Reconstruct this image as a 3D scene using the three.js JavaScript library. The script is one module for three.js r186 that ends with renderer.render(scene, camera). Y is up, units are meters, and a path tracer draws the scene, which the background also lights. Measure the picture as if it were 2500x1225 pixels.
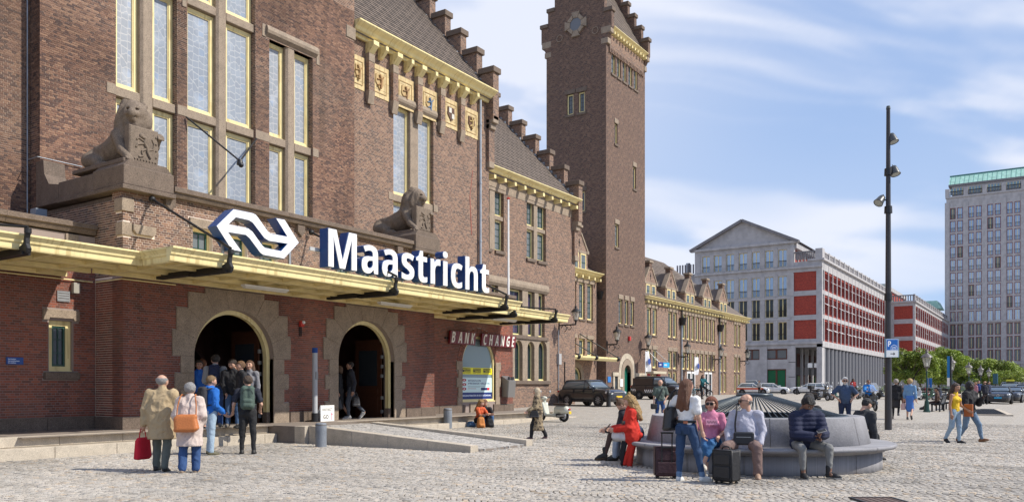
import*as THREE from 'three';
import{mergeGeometries,mergeVertices}from 'three/addons/utils/BufferGeometryUtils.js';
import{RoundedBoxGeometry}from 'three/addons/geometries/RoundedBoxGeometry.js';
import{TextGeometry}from 'three/addons/geometries/TextGeometry.js';
import{FontLoader}from 'three/addons/loaders/FontLoader.js';
// ---------- camera, sky, sun, exposure
const EYE=1.55,ZC=20.16,FX=0.8331,FZ=-0.5532;
const scene=new THREE.Scene();
const camera=new THREE.PerspectiveCamera(2*Math.atan(945 / 2000)*180 / Math.PI,2500 / 1890,0.1,3000);
camera.position.set(0,EYE,ZC);
camera.lookAt(FX*10,EYE,ZC + FZ*10);
camera.setViewOffset(2500,1890,0,0,2500,1225);
const renderer=new THREE.WebGLRenderer({antialias:true});
renderer.setSize(1024,501);
renderer.shadowMap.enabled=true;
renderer.toneMapping=THREE.LinearToneMapping;
renderer.toneMappingExposure=1.12;
function rnd(seed){let a=seed>>>0;return()=>{a=(a + 0x6D2B79F5)>>>0;let t=Math.imul(a ^(a>>>15),1|a);t=(t + Math.imul(t ^(t>>>7),61|t))^ t;return((t ^(t>>>14))>>>0)/ 4294967296;};}
const hash=(i,j,k)=>{let h=Math.imul(i,374761393)+ Math.imul(j,668265263)+ Math.imul(k,2147483647 ^ 0x5bd1e995);h=Math.imul(h ^(h>>>13),1274126177);return((h ^(h>>>16))>>>0)/ 4294967296;};
const lerp=(a,b,t)=>a +(b - a)*t,sst=(a,b,x)=>{const t=Math.min(1,Math.max(0,(x - a)/(b - a)));return t*t*(3 - 2*t);};
function n3(x,y,z,per=1<<20){
const xi=Math.floor(x),yi=Math.floor(y),zi=Math.floor(z);let u=x - xi,v=y - yi,w=z - zi;
u=u*u*(3 - 2*u);v=v*v*(3 - 2*v);w=w*w*(3 - 2*w);
const m=(q)=>((q % per)+ per)% per,a=m(xi),b=m(xi + 1),c=m(yi),d=m(yi + 1),e=zi,f=zi + 1;
return lerp(lerp(lerp(hash(a,c,e),hash(b,c,e),u),lerp(hash(a,d,e),hash(b,d,e),u),v),lerp(lerp(hash(a,c,f),hash(b,c,f),u),lerp(hash(a,d,f),hash(b,d,f),u),v),w);
}
function fbm(x,y,z,oct=4,per=1<<16){let s=0,a=0.5,t=0;for(let i=0;i<oct;i++){s +=a*n3(x,y,z + i*17,per);t +=a;a*=0.5;x*=2;y*=2;z*=2;per*=2;}return s / t;}
{
const w=2048,h=1024,d=new Float32Array(w*h*4);
for(let j=0;j<h;j++)for(let i=0;i<w;i++){
const th=(i / w - 0.5)*2*Math.PI,ph=((j + 0.5)/ h - 0.5)*Math.PI;
const dx=Math.cos(ph)*Math.cos(th),dy=Math.sin(ph),dz=Math.cos(ph)*Math.sin(th),k=(j*w + i)*4;
const e=Math.max(0,dy);
let r=lerp(0.56,0.10,Math.pow(e,0.5)),g=lerp(0.72,0.225,Math.pow(e,0.53)),b=lerp(0.90,0.56,Math.pow(e,0.7));
if(dy>0){
const s=1 /(dy + 0.22),px=dx*s,pz=dz*s;
const ux=px*0.62 + pz*0.79,uz=-px*0.79 + pz*0.62;
const wx=fbm(px*1.3,pz*1.3,3,3)*1.6,wz=fbm(px*1.3 + 9,pz*1.3,7,3)*1.6;
let c=fbm(ux*1.1 + wx,uz*3.6 + wz,1.5,8);
c=sst(0.45,0.72,c)*(0.25 + 1.0*sst(0.3,0.7,fbm(px*0.8,pz*0.8,20,3)));
const veil=sst(0.42,0.75,fbm(px*0.55 + 4,pz*0.55,31,3))*0.3 + 0.55*sst(-0.15,-0.62,th)*sst(0.1,0.5,dy);
let cl=Math.min(0.88,c*0.95 + veil)*sst(0.0,0.05,dy);
const cu=sst(0.5,0.62,fbm(th*9,dy*26,5,5))*sst(0.20,0.08,dy)*sst(-0.02,0.03,dy)*0.6;
cl=Math.max(cl,cu);
r=lerp(r,0.80,cl);g=lerp(g,0.83,cl);b=lerp(b,0.93,cl);
}else{r=0.34;g=0.34;b=0.34;}
d[k]=r;d[k + 1]=g;d[k + 2]=b;d[k + 3]=1;
}
const t=new THREE.DataTexture(d,w,h,THREE.RGBAFormat,THREE.FloatType);
t.mapping=THREE.EquirectangularReflectionMapping;t.magFilter=t.minFilter=THREE.LinearFilter;t.needsUpdate=true;
scene.background=t;scene.environment=t;
}
const sunAz=24*Math.PI / 180,sunEl=44*Math.PI / 180;
const sun=new THREE.DirectionalLight(new THREE.Color(1,0.94,0.835),4.8);
sun.position.set(Math.cos(sunEl)*Math.sin(sunAz)*150 + 30,Math.sin(sunEl)*150,Math.cos(sunEl)*Math.cos(sunAz)*150);
sun.target.position.set(30,0,0);scene.add(sun,sun.target);
sun.castShadow=true;sun.shadow.mapSize.set(4096,4096);sun.shadow.radius=1.2;
Object.assign(sun.shadow.camera,{left:-130,right:130,top:130,bottom:-130,near:1,far:500});
// ---------- helpers
const V=(x,y,z)=>new THREE.Vector3(x,y,z);
const ray=(px,py)=>{const a=px - 1250;return[a*-FZ + 2000*FX,945 - py,a*FX + 2000*FZ];};
const onZ=(px,py,z)=>{const r=ray(px,py),t=(z - ZC)/ r[2];return[r[0]*t,EYE + r[1]*t];};
const onX=(px,py,x)=>{const r=ray(px,py),t=x / r[0];return[ZC + r[2]*t,EYE + r[1]*t];};
const at=(px,py,dep)=>{const r=ray(px,py),t=dep / 2000;return[r[0]*t,EYE + r[1]*t,ZC + r[2]*t];};
const gy=(x,z)=>(0.44*sst(23,50,x)+ 0.2*sst(48,62,x))*(1 - 0.75*sst(2,20,z))- 0.06*sst(4,9,x)*sst(25,19,x)*sst(14,8,z);
const gnd=(px,py)=>{let y=0,p;for(let i=0;i<14;i++){const r=ray(px,py),t=(y - EYE)/ r[1];p=[r[0]*t,y,ZC + r[2]*t];y=gy(p[0],p[2]);}return p;};
const project=(x,y,z)=>{const a=x,b=z - ZC,u=a*-FZ + b*FX,d=a*FX + b*FZ;return[1250 + 2000*u / d,945 - 2000*(y - EYE)/ d,d];};
const count={};
function nm(name){const k=count[name]=(count[name]||0)+ 1;return k===1?name:name + '_' + String(k - 1).padStart(3,'0');}
function thing(name,label,category,[x,y,z]=[0,0,0],turn=0,group){
const o=new THREE.Group();o.name=nm(name);scene.add(o);o.position.set(x,y,z);o.rotation.y=turn;
o.userData={label,category};if(group)o.userData.group=group;
return o;
}
function world(o){o.off=o.position.clone();return o;}
function sub(name,parent){const g=new THREE.Group();g.name=name;parent.add(g);if(parent.off)g.off=parent.off;return g;}
function clean(g){const keep=g.userData.uv;if(g.index)g=g.toNonIndexed();for(const k of Object.keys(g.attributes))if(!['position','normal','color',...(keep?['uv']:[])].includes(k))g.deleteAttribute(k);if(!g.attributes.normal)g.computeVertexNormals();return g;}
function boxUV(g){
const p=g.attributes.position,n=g.attributes.normal,uv=new Float32Array(p.count*2);
for(let i=0;i<p.count;i +=3)for(let k=i;k<i + 3;k++){
const ax=Math.abs(n.getX(k)),ay=Math.abs(n.getY(k)),az=Math.abs(n.getZ(k));
if(ay>ax&&ay>az){uv[2*k]=p.getX(k);uv[2*k + 1]=p.getZ(k);}else if(ax>az){uv[2*k]=p.getZ(k);uv[2*k + 1]=p.getY(k);}else{uv[2*k]=p.getX(k);uv[2*k + 1]=p.getY(k);}
}
g.setAttribute('uv',new THREE.BufferAttribute(uv,2));return g;
}
function geo(list){
const arr=(Array.isArray(list)?list:[list]).map(clean);const g=arr.length===1?arr[0]:mergeGeometries(arr);
return g.attributes.uv?g:boxUV(g);
}
function mesh(name,list,mat,parent,label){
const g=geo(list);if(parent&&parent.off)g.translate(-parent.off.x,-parent.off.y,-parent.off.z);
const m=new THREE.Mesh(g,mat);m.name=name;m.castShadow=m.receiveShadow=true;if(parent&&parent.off)m.off=parent.off;if(label)m.userData.label=label;
if(parent)parent.add(m);return m;
}
function struct(name,list,mat){const m=mesh(nm(name),list,mat);m.userData.kind='structure';scene.add(m);return m;}
function solo(name,label,category,list,mat,group){const m=mesh(nm(name),list,mat);m.userData={label,category};if(group)m.userData.group=group;scene.add(m);return m;}
const bx=(x0,x1,y0,y1,z0,z1)=>new THREE.BoxGeometry(Math.abs(x1 - x0),Math.abs(y1 - y0),Math.abs(z1 - z0)).translate((x0 + x1)/ 2,(y0 + y1)/ 2,(z0 + z1)/ 2);
const rb=(x0,x1,y0,y1,z0,z1,r=0.01,s=2)=>new RoundedBoxGeometry(Math.abs(x1 - x0),Math.abs(y1 - y0),Math.abs(z1 - z0),s,r).translate((x0 + x1)/ 2,(y0 + y1)/ 2,(z0 + z1)/ 2);
const cyl=(x,y0,y1,z,r0,r1=r0,n=16)=>new THREE.CylinderGeometry(r1,r0,y1 - y0,n).translate(x,(y0 + y1)/ 2,z);
function rod(a,b,r,n=8,r2=r){const A=V(...a),B=V(...b),L=A.distanceTo(B);const g=new THREE.CylinderGeometry(r2,r,L,n);g.translate(0,L / 2,0);g.applyQuaternion(new THREE.Quaternion().setFromUnitVectors(V(0,1,0),B.clone().sub(A).normalize()));g.translate(...a);return g;}
function bar(a,b,w,h){const A=V(...a),B=V(...b),L=A.distanceTo(B);const g=new THREE.BoxGeometry(w,h,L);const m=new THREE.Matrix4().lookAt(A,B,V(0,1,0));g.applyMatrix4(m);g.translate((a[0]+ b[0])/ 2,(a[1]+ b[1])/ 2,(a[2]+ b[2])/ 2);return g;}
const lathe=(pts,n=24,a0=0,a1=Math.PI*2)=>new THREE.LatheGeometry(pts.map((p)=>new THREE.Vector2(p[0],p[1])),n,a0,a1);
const shp=(pts)=>{const s=new THREE.Shape();pts.forEach((p,i)=>i?s.lineTo(p[0],p[1]):s.moveTo(p[0],p[1]));s.closePath();return s;};
function ext(pts,z0,z1,holes=[],bev=0){const s=pts.isShape?pts:shp(pts);for(const h of holes)s.holes.push(shp(h));return new THREE.ExtrudeGeometry(s,{depth:z1 - z0 - 2*bev,bevelEnabled:bev>0,bevelThickness:bev,bevelSize:bev,bevelOffset:-bev,bevelSegments:1,curveSegments:10}).translate(0,0,z0 + bev);}
const rect=(x0,x1,y0,y1)=>[[x0,y0],[x1,y0],[x1,y1],[x0,y1]];
const arcPts=(cx,cy,r,a0,a1,n)=>Array.from({length:n + 1},(_,i)=>{const a=a0 +(a1 - a0)*i / n;return[cx + r*Math.cos(a),cy + r*Math.sin(a)];});
const archPts=(cx,hw,y0,ys,n=18)=>[[cx - hw,y0],[cx + hw,y0],...arcPts(cx,ys,hw,0,Math.PI,n)];
function profileX(prof,x0,x1){return new THREE.ExtrudeGeometry(shp(prof),{depth:x1 - x0,bevelEnabled:false}).applyMatrix4(new THREE.Matrix4().makeBasis(V(0,0,1),V(0,1,0),V(-1,0,0))).translate(x1,0,0);}
function profileZ(prof,z0,z1){return new THREE.ExtrudeGeometry(shp(prof),{depth:z1 - z0,bevelEnabled:false}).translate(0,0,z0);}
function loft(rings){const n=rings[0].length,pos=[],idx=[];rings.forEach((r)=>r.forEach((p)=>pos.push(...p)));for(let i=0;i<rings.length - 1;i++)for(let j=0;j<n;j++){const a=i*n + j,b=i*n +(j + 1)% n,c=a + n,d=b + n;idx.push(a,b,c,b,d,c);}for(const[k,s]of[[0,1],[rings.length - 1,0]]){const c=[0,1,2].map((q)=>rings[k].reduce((t,p)=>t + p[q],0)/ n);pos.push(...c);const ci=pos.length / 3 - 1;for(let j=0;j<n;j++){const a=k*n + j,b=k*n +(j + 1)% n;s?idx.push(ci,b,a):idx.push(ci,a,b);}}const g=new THREE.BufferGeometry();g.setAttribute('position',new THREE.Float32BufferAttribute(pos,3));g.setIndex(idx);g.computeVertexNormals();return g;}
const faceX=(x,flip=-1)=>new THREE.Matrix4().makeBasis(V(0,0,-flip),V(0,1,0),V(flip,0,0)).setPosition(x,0,0);
// ---------- procedural materials
const srgb=(c)=>c<=0.0031308?c*12.92:1.055*Math.pow(c,1 / 2.4)- 0.055;
function tex(size,fn,color=true){
const d=new Uint8Array(size*size*4);
for(let j=0;j<size;j++)for(let i=0;i<size;i++){const c=fn(i / size,j / size),k=(j*size + i)*4;for(let q=0;q<3;q++)d[k + q]=Math.max(0,Math.min(255,255*(color?srgb(Math.max(0,c[q])):c[q])));d[k + 3]=255;}
const t=new THREE.DataTexture(d,size,size);t.wrapS=t.wrapT=THREE.RepeatWrapping;t.magFilter=THREE.LinearFilter;t.minFilter=THREE.LinearMipmapLinearFilter;t.generateMipmaps=true;t.anisotropy=8;if(color)t.colorSpace=THREE.SRGBColorSpace;t.needsUpdate=true;return t;
}
const rep=(t,m,m2=m)=>{const c=t.clone();c.repeat.set(1 / m,1 / m2);c.needsUpdate=true;return c;};
const grainT=tex(256,(u,v)=>{const a=fbm(u*8,v*8,1,5,8);return[a,a,a];},false);
const weaveT=tex(128,(u,v)=>{const a=0.5 + 0.25*Math.sin(u*2*Math.PI*16)*Math.sin(v*2*Math.PI*16)+ 0.3*(fbm(u*6,v*6,4,4,6)- 0.5);return[a,a,a];},false);
const tintT=tex(512,(u,v)=>{const a=0.78 + 0.44*(fbm(u*5,v*5,8,6,5)- 0.5)+ 0.1*(fbm(u*60,v*60,2,2,60)- 0.5);return[a,a,a];});
const M=(r,g,b,o={})=>{
const{bump=0,bs=1,tint=0,...q}=o;const m=new THREE.MeshStandardMaterial({color:new THREE.Color().setRGB(r,g,b),roughness:0.7,metalness:0,...q});
if(bump){m.bumpMap=rep(grainT,bs);m.bumpScale=bump;}
if(tint){m.map=rep(tintT,tint);m.color.multiplyScalar(1.25);}
return m;
};
const grimeT=tex(512,(u,v)=>{const s=sst(0.5,0.78,fbm(u*40,v*2,3,4,2*20))*sst(0.35,0.65,fbm(u*4,v*4,9,3,4)),b=0.86 + 0.24*(fbm(u*6,v*6,5,5,6)- 0.5);return[b*(1 - 0.25*s),b*(1 - 0.3*s),b*(1 - 0.38*s)];});
const brickTone=(r,pal)=>pal[Math.min(pal.length - 1,Math.floor(r*pal.length))];
const PB=[[0.188,0.1044,0.0709],[0.223,0.1216,0.0811],[0.1619,0.0903,0.0655],[0.258,0.1473,0.098],[0.1225,0.0716,0.0561],[0.2099,0.1185,0.0831],[0.2885,0.1684,0.1102],[0.1007,0.0623,0.052]];
const PR=[[0.2553,0.0765,0.0459],[0.2852,0.0848,0.05],[0.2254,0.0744,0.0476],[0.3077,0.0986,0.0575],[0.1917,0.0709,0.0488],[0.2703,0.0889,0.0563],[0.2366,0.082,0.0545],[0.173,0.0689,0.0488]];
function brickTex(pal,mortar,size=1024,W=2.2,seed=1,joint=0.011){
const rows=Math.round(W / 0.0625),rh=W / rows;
const cell=(u,v)=>{const y=v*W,r=Math.floor(y / rh),fy=y - r*rh,L=r % 2?0.11:0.22,o=r % 2?0.055:(r % 4?0.11:0),x=u*W + o,c=Math.floor(x / L),fx=x - c*L,n=Math.round(W / L);return[r,((c % n)+ n)% n,Math.min(fx,L - fx,fy,rh - fy)];};
const col=tex(size,(u,v)=>{const[r,c,e]=cell(u,v),t=brickTone(hash(r,c,seed),pal),k=0.82 + 0.3*fbm(u*12,v*12,seed,4,12)+ 0.12*(fbm(u*160,v*160,3,2,160)- 0.5),m=sst(joint*0.25,joint*0.62,e);return[0,1,2].map((q)=>lerp(mortar[q],t[q],m)*k);});
const bmp=tex(size / 2,(u,v)=>{const[r,c,e]=cell(u,v);const a=sst(joint*0.2,joint*0.7,e)*(0.75 + 0.2*hash(r,c,9))+ 0.06*fbm(u*150,v*150,3,2,150);return[a,a,a];},false);
return(o={})=>{const m=new THREE.MeshStandardMaterial({map:rep(col,W),bumpMap:rep(bmp,W),bumpScale:0.012,roughness:0.88,...o});return m;};
}
const mBrown=brickTex(PB,[0.52,0.43,0.34])();
const mRed=brickTex(PR,[0.17,0.13,0.115],1024,2.2,4)();
const mTower=brickTex(PB.map((c)=>c.map((v,i)=>v*[0.74,0.76,0.8][i])),[0.25,0.195,0.155],1024,2.2,7)();
const mWing=brickTex(PB.map((c)=>c.map((v)=>Math.pow(v,0.9)*1.02)),[0.5,0.41,0.33],1024,2.2,9)();
const mRedPanel=brickTex([[0.40,0.045,0.028],[0.33,0.038,0.025],[0.45,0.06,0.035],[0.27,0.035,0.026]],[0.25,0.10,0.08],512,2.2,11)();
const mMortarB=M(0.78,0.66,0.55,{bump:0.004,bs:0.3,roughness:0.95}),mMortarR=M(0.30,0.24,0.215,{bump:0.004,bs:0.3,roughness:0.95});
function speck(r,g,b,amt,size=512,sc=1.2){const c=tex(size,(u,v)=>{const k=0.75 + 0.42*fbm(u*6,v*6,2,5,6),s=n3(u*120,v*120,5,120),k2=s>0.78?1 + amt:s<0.25?1 - amt:1;return[r*k*k2,g*k*k2,b*k*k2];});return new THREE.MeshStandardMaterial({map:rep(c,sc),bumpMap:rep(grainT,0.25),bumpScale:0.003,roughness:0.85});}
const mStone=speck(0.30,0.235,0.175,0.45),mStoneDark=speck(0.155,0.115,0.088,0.5),mStoneStep=speck(0.50,0.435,0.35,0.22),mConcrete=speck(0.43,0.415,0.42,0.06,512,3),mConcreteDark=speck(0.2,0.19,0.2,0.08,256,3),mBlue=speck(0.285,0.28,0.295,0.12,512,1.6),mPave=speck(0.24,0.2,0.17,0.15,512,1.5);
const mYellow=M(0.93,0.785,0.395,{roughness:0.5,bump:0.001,bs:0.2,map:rep(grimeT,2.3)}),mCream=M(0.76,0.635,0.32,{roughness:0.6,tint:4}),mGreen=M(0.02,0.07,0.05,{roughness:0.4}),mBlack=M(0.013,0.013,0.015,{roughness:0.45}),mIron=M(0.02,0.019,0.02,{roughness:0.5,metalness:0.3,bump:0.003,bs:0.15}),mWhite=M(0.82,0.82,0.81,{roughness:0.45}),mSteel=M(0.42,0.43,0.44,{roughness:0.4,metalness:0.7,tint:1.4}),mZinc=M(0.36,0.39,0.43,{roughness:0.5,metalness:0.4,tint:0.9}),mDarkRoom=M(0.025,0.02,0.018,{roughness:0.9}),mWood=M(0.075,0.027,0.013,{roughness:0.5,bump:0.004,bs:0.4});
const mGlassDark=M(0.03,0.036,0.042,{roughness:0.06,metalness:0.0}),mGlassMid=M(0.15,0.17,0.18,{roughness:0.05});
const stained=tex(1024,(u,v)=>{
let best=9,sec=9,id=0;const S=12,gx=u*S,gyy=v*S;
for(let a=-1;a<2;a++)for(let b=-1;b<2;b++){const ci=Math.floor(gx)+ a,cj=Math.floor(gyy)+ b,mi=((ci % S)+ S)% S,mj=((cj % S)+ S)% S,qx=ci + 0.3 + 0.4*hash(mi,mj,1),qy=cj + 0.25 + 0.5*hash(mi,mj,2),d=Math.abs(gx - qx)*0.9 + Math.hypot(gx - qx,gyy - qy);if(d<best){sec=best;best=d;id=hash(mi,mj,3);}else if(d<sec)sec=d;}
const l=sst(0.19,0.07,sec - best),k=0.94 + 0.12*id + 0.3*sst(0.52,0.66,fbm(u*5,v*5,2,5,5))*sst(0.5,0.7,fbm(u*2,v*2,9,2,2));const c=id>0.95?[0.24,0.285,0.36]:[0.27,0.295,0.335];
return c.map((q)=>lerp(q*k,0.47,l*0.75));
});
const mStainedSet=[[1,1,1,0.07],[0.86,0.9,0.95,0.12],[1.1,1.08,1.05,0.1],[0.94,0.97,1,0.05]].map(([r,g,b,q])=>new THREE.MeshPhysicalMaterial({map:rep(stained,2.6),color:new THREE.Color().setRGB(r,g,b),roughness:0.5,clearcoat:1,clearcoatRoughness:q,bumpMap:rep(grainT,0.7),bumpScale:0.002})),mStained=mStainedSet[0];
const font=await new FontLoader().loadAsync('fonts/droid/droid_sans_bold.typeface.json');
function print(w,h,draw,o={}){const c=document.createElement('canvas');c.width=w;c.height=h;const x=c.getContext('2d');draw(x,w,h);const t=new THREE.CanvasTexture(c);t.colorSpace=THREE.SRGBColorSpace;t.anisotropy=8;return new THREE.MeshStandardMaterial({map:t,roughness:0.5,...o});}
function sheet(w,h){const g=new THREE.PlaneGeometry(w,h);g.userData.uv=true;return g;}
// ---------- the square: one sheet to the horizon, cobbles laid in segmental arches near the viewer
{
const cob=tex(1024,(u,v)=>{
const W=2.6,x=u*W,z=v*W,band=Math.floor(x / 1.3),f=x / 1.3 - band,s=0.3*(1 -(2*f - 1)**2),zz=z + s,r=Math.floor(zz / 0.108333),fr=zz / 0.108333 - r,c=Math.floor(f*12),fc=f*12 - c;
const e=Math.min(fr,1 - fr,fc,1 - fc)*0.108,h=hash(((r % 24)+ 24)% 24,c + band*12,5),m=sst(0.004,0.014,e),k=(0.8 + 0.35*h)*(0.85 + 0.3*fbm(u*9,v*9,3,4,9)),o=hash(r,c,8)>0.95?0.75:1;
return[lerp(0.25,0.41*k,m),lerp(0.22,0.378*k*lerp(o,1,0.6),m),lerp(0.18,0.335*k*o,m)];
});
const mFar=new THREE.MeshStandardMaterial({map:rep(cob,2.6),roughness:0.85,bumpMap:rep(grainT,0.12),bumpScale:0.006});
const xs=[-400,-60,-20,0,4,6,8,10,12,14,16,18,20,22,24,28,32,36,40,44,48,52,56,62,70,90,130,200,400,1200,2600],zs=[-1500,-300,-60,-20,-8,0,2,4,6,8,10,12,14,16,18,20,24,40,100,300,1500];
const pos=[],idx=[];for(const x of xs)for(const z of zs)pos.push(x,gy(x,z),z);
for(let i=0;i<xs.length - 1;i++)for(let j=0;j<zs.length - 1;j++){const a=i*zs.length + j,b=a + zs.length;idx.push(a,a + 1,b,b,a + 1,b + 1);}
const g=new THREE.BufferGeometry();g.setAttribute('position',new THREE.Float32BufferAttribute(pos,3));g.setIndex(idx);g.computeVertexNormals();
const square=struct('ground',g,mFar);
const hx=0.5,ht=0.41,P=[[-hx,0,-hx],[hx,0,-hx],[hx,0,hx],[-hx,0,hx],[-hx,0.72,-hx],[hx,0.72,-hx],[hx,0.72,hx],[-hx,0.72,hx],[-ht,1,-ht],[ht,1,-ht],[ht,1,ht],[-ht,1,ht]],Q=[[8,11,10,9],[4,8,9,5],[5,9,10,6],[6,10,11,7],[7,11,8,4],[0,4,5,1],[1,5,6,2],[2,6,7,3],[3,7,4,0]];
const sp=[];for(const q of Q)for(const k of[0,1,2,0,2,3])sp.push(...P[q[k]]);
const stoneG=new THREE.BufferGeometry();stoneG.setAttribute('position',new THREE.Float32BufferAttribute(sp,3));stoneG.computeVertexNormals();boxUV(stoneG);
const list=[],R=rnd(77),m4=new THREE.Matrix4(),qt=new THREE.Quaternion(),eu=new THREE.Euler();
const inRing=(x,z)=>Math.hypot(x - 16.28,z - 15.16)<2.3,W=1.3,pitch=0.104;
for(let b=-1;b<28;b++)for(let k=-10;k<290;k++)for(let c=0;c<12;c++){
const f=(c + 0.5 +(R()- 0.5)*0.1)/ 12,x=1 + b*W + f*W,z=1.2 + k*pitch - 0.3*(1 -(2*f - 1)**2)+(R()- 0.5)*0.008 +(b % 2?0.05:0),r1=R(),r2=R(),r3=R(),r4=R(),r5=R();
if(z<1.52||(x>15.85&&x<18.95&&z<8.35)||inRing(x,z))continue;
const pr=project(x,0,z);if(pr[2]<9.6||pr[2]>33||pr[0]<-420||pr[0]>2920)continue;
const sl=Math.atan(0.3*4*(2*f - 1)/ W),len=W / 12 / Math.cos(sl)*(0.9 + 0.06*r1),wid=pitch*Math.cos(sl)*(0.8 + 0.1*r2);
eu.set((r3 - 0.5)*0.08,-sl +(r4 - 0.5)*0.1,(r5 - 0.5)*0.08);qt.setFromEuler(eu);
const t=0.84 + 0.32*r4,p=0.7 + 0.6*fbm(x*0.3,z*0.3,3,4),hue=r2>0.955?1:0,kk=t*p*(r1>0.94?0.72:1)*(1 - 0.22*sst(0.6,0.75,fbm(x*1.1,z*0.5,12,3)));
list.push({m:new THREE.Matrix4().compose(V(x,gy(x,z)- 0.045 + 0.008*(r5 - 0.5),z),qt.clone(),V(len,0.075*(0.97 + 0.06*r1),wid)),c:hue?[0.48*kk,0.385*kk,0.285*kk]:[(0.435 + 0.02*r3)*kk,0.405*kk,(0.365 - 0.02*r3)*kk],a:pr[0]>0&&pr[0]<2500&&pr[1]<1222?wid*len / pr[2]**3:0});
}
list.sort((p,q)=>q.a - p.a);
const mSt=new THREE.MeshStandardMaterial({roughness:0.8,bumpMap:rep(grainT,0.9),bumpScale:0.01});
const tones={};const toneOf=(c)=>{const k=Math.round(c[0]*22)+(c[2]/ c[0]<0.7?100:0);return tones[k]||(tones[k]=new THREE.MeshStandardMaterial({color:new THREE.Color().setRGB(...c),roughness:0.8,bumpMap:mSt.bumpMap,bumpScale:0.01}));};
list.slice(0,300).forEach((s,i)=>{const o=new THREE.Mesh(stoneG,toneOf(s.c));o.name='cobble' +(i?'_' + String(i).padStart(3,'0'):'');o.applyMatrix4(s.m);o.castShadow=o.receiveShadow=true;square.add(o);});
const rest=list.slice(300),im=new THREE.InstancedMesh(stoneG,mSt,rest.length),col=new THREE.Color();
rest.forEach((s,i)=>{im.setMatrixAt(i,s.m);im.setColorAt(i,col.setRGB(...s.c));});im.name='cobbles';im.userData.kind='stuff';im.castShadow=im.receiveShadow=true;square.add(im);
const jm=M(0.095,0.082,0.062,{bump:0.01,bs:0.2,roughness:1});
const jp=[];const jx=[0,4,6,8,10,12,14,16,18,20,22,24,28,32,36,38],jz=[1.45,2,4,6,8,10,12,14,16,18,20,24,30,32];const ji=[];for(const x of jx)for(const z of jz)jp.push(x,gy(x,z)+ 0.006,z);
for(let i=0;i<jx.length - 1;i++)for(let j=0;j<jz.length - 1;j++){const a=i*jz.length + j,b=a + jz.length;const pr=project(jx[i + 1],0,jz[j]);ji.push(a,a + 1,b,b,a + 1,b + 1);}
const jg=new THREE.BufferGeometry();jg.setAttribute('position',new THREE.Float32BufferAttribute(jp,3));jg.setIndex(ji);jg.computeVertexNormals();
const j2=jg.toNonIndexed(),keep=[];for(let i=0;i<j2.attributes.position.count;i +=3){let cx=0,cz=0;for(let q=0;q<3;q++){cx +=j2.attributes.position.getX(i + q)/ 3;cz +=j2.attributes.position.getZ(i + q)/ 3;}if(project(cx,0,cz)[2]<31)for(let q=0;q<3;q++)keep.push(j2.attributes.position.getX(i + q),j2.attributes.position.getY(i + q),j2.attributes.position.getZ(i + q));}
const j3=new THREE.BufferGeometry();j3.setAttribute('position',new THREE.Float32BufferAttribute(keep,3));j3.computeVertexNormals();
struct('ground_joint_sand',j3,jm);
}
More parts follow.
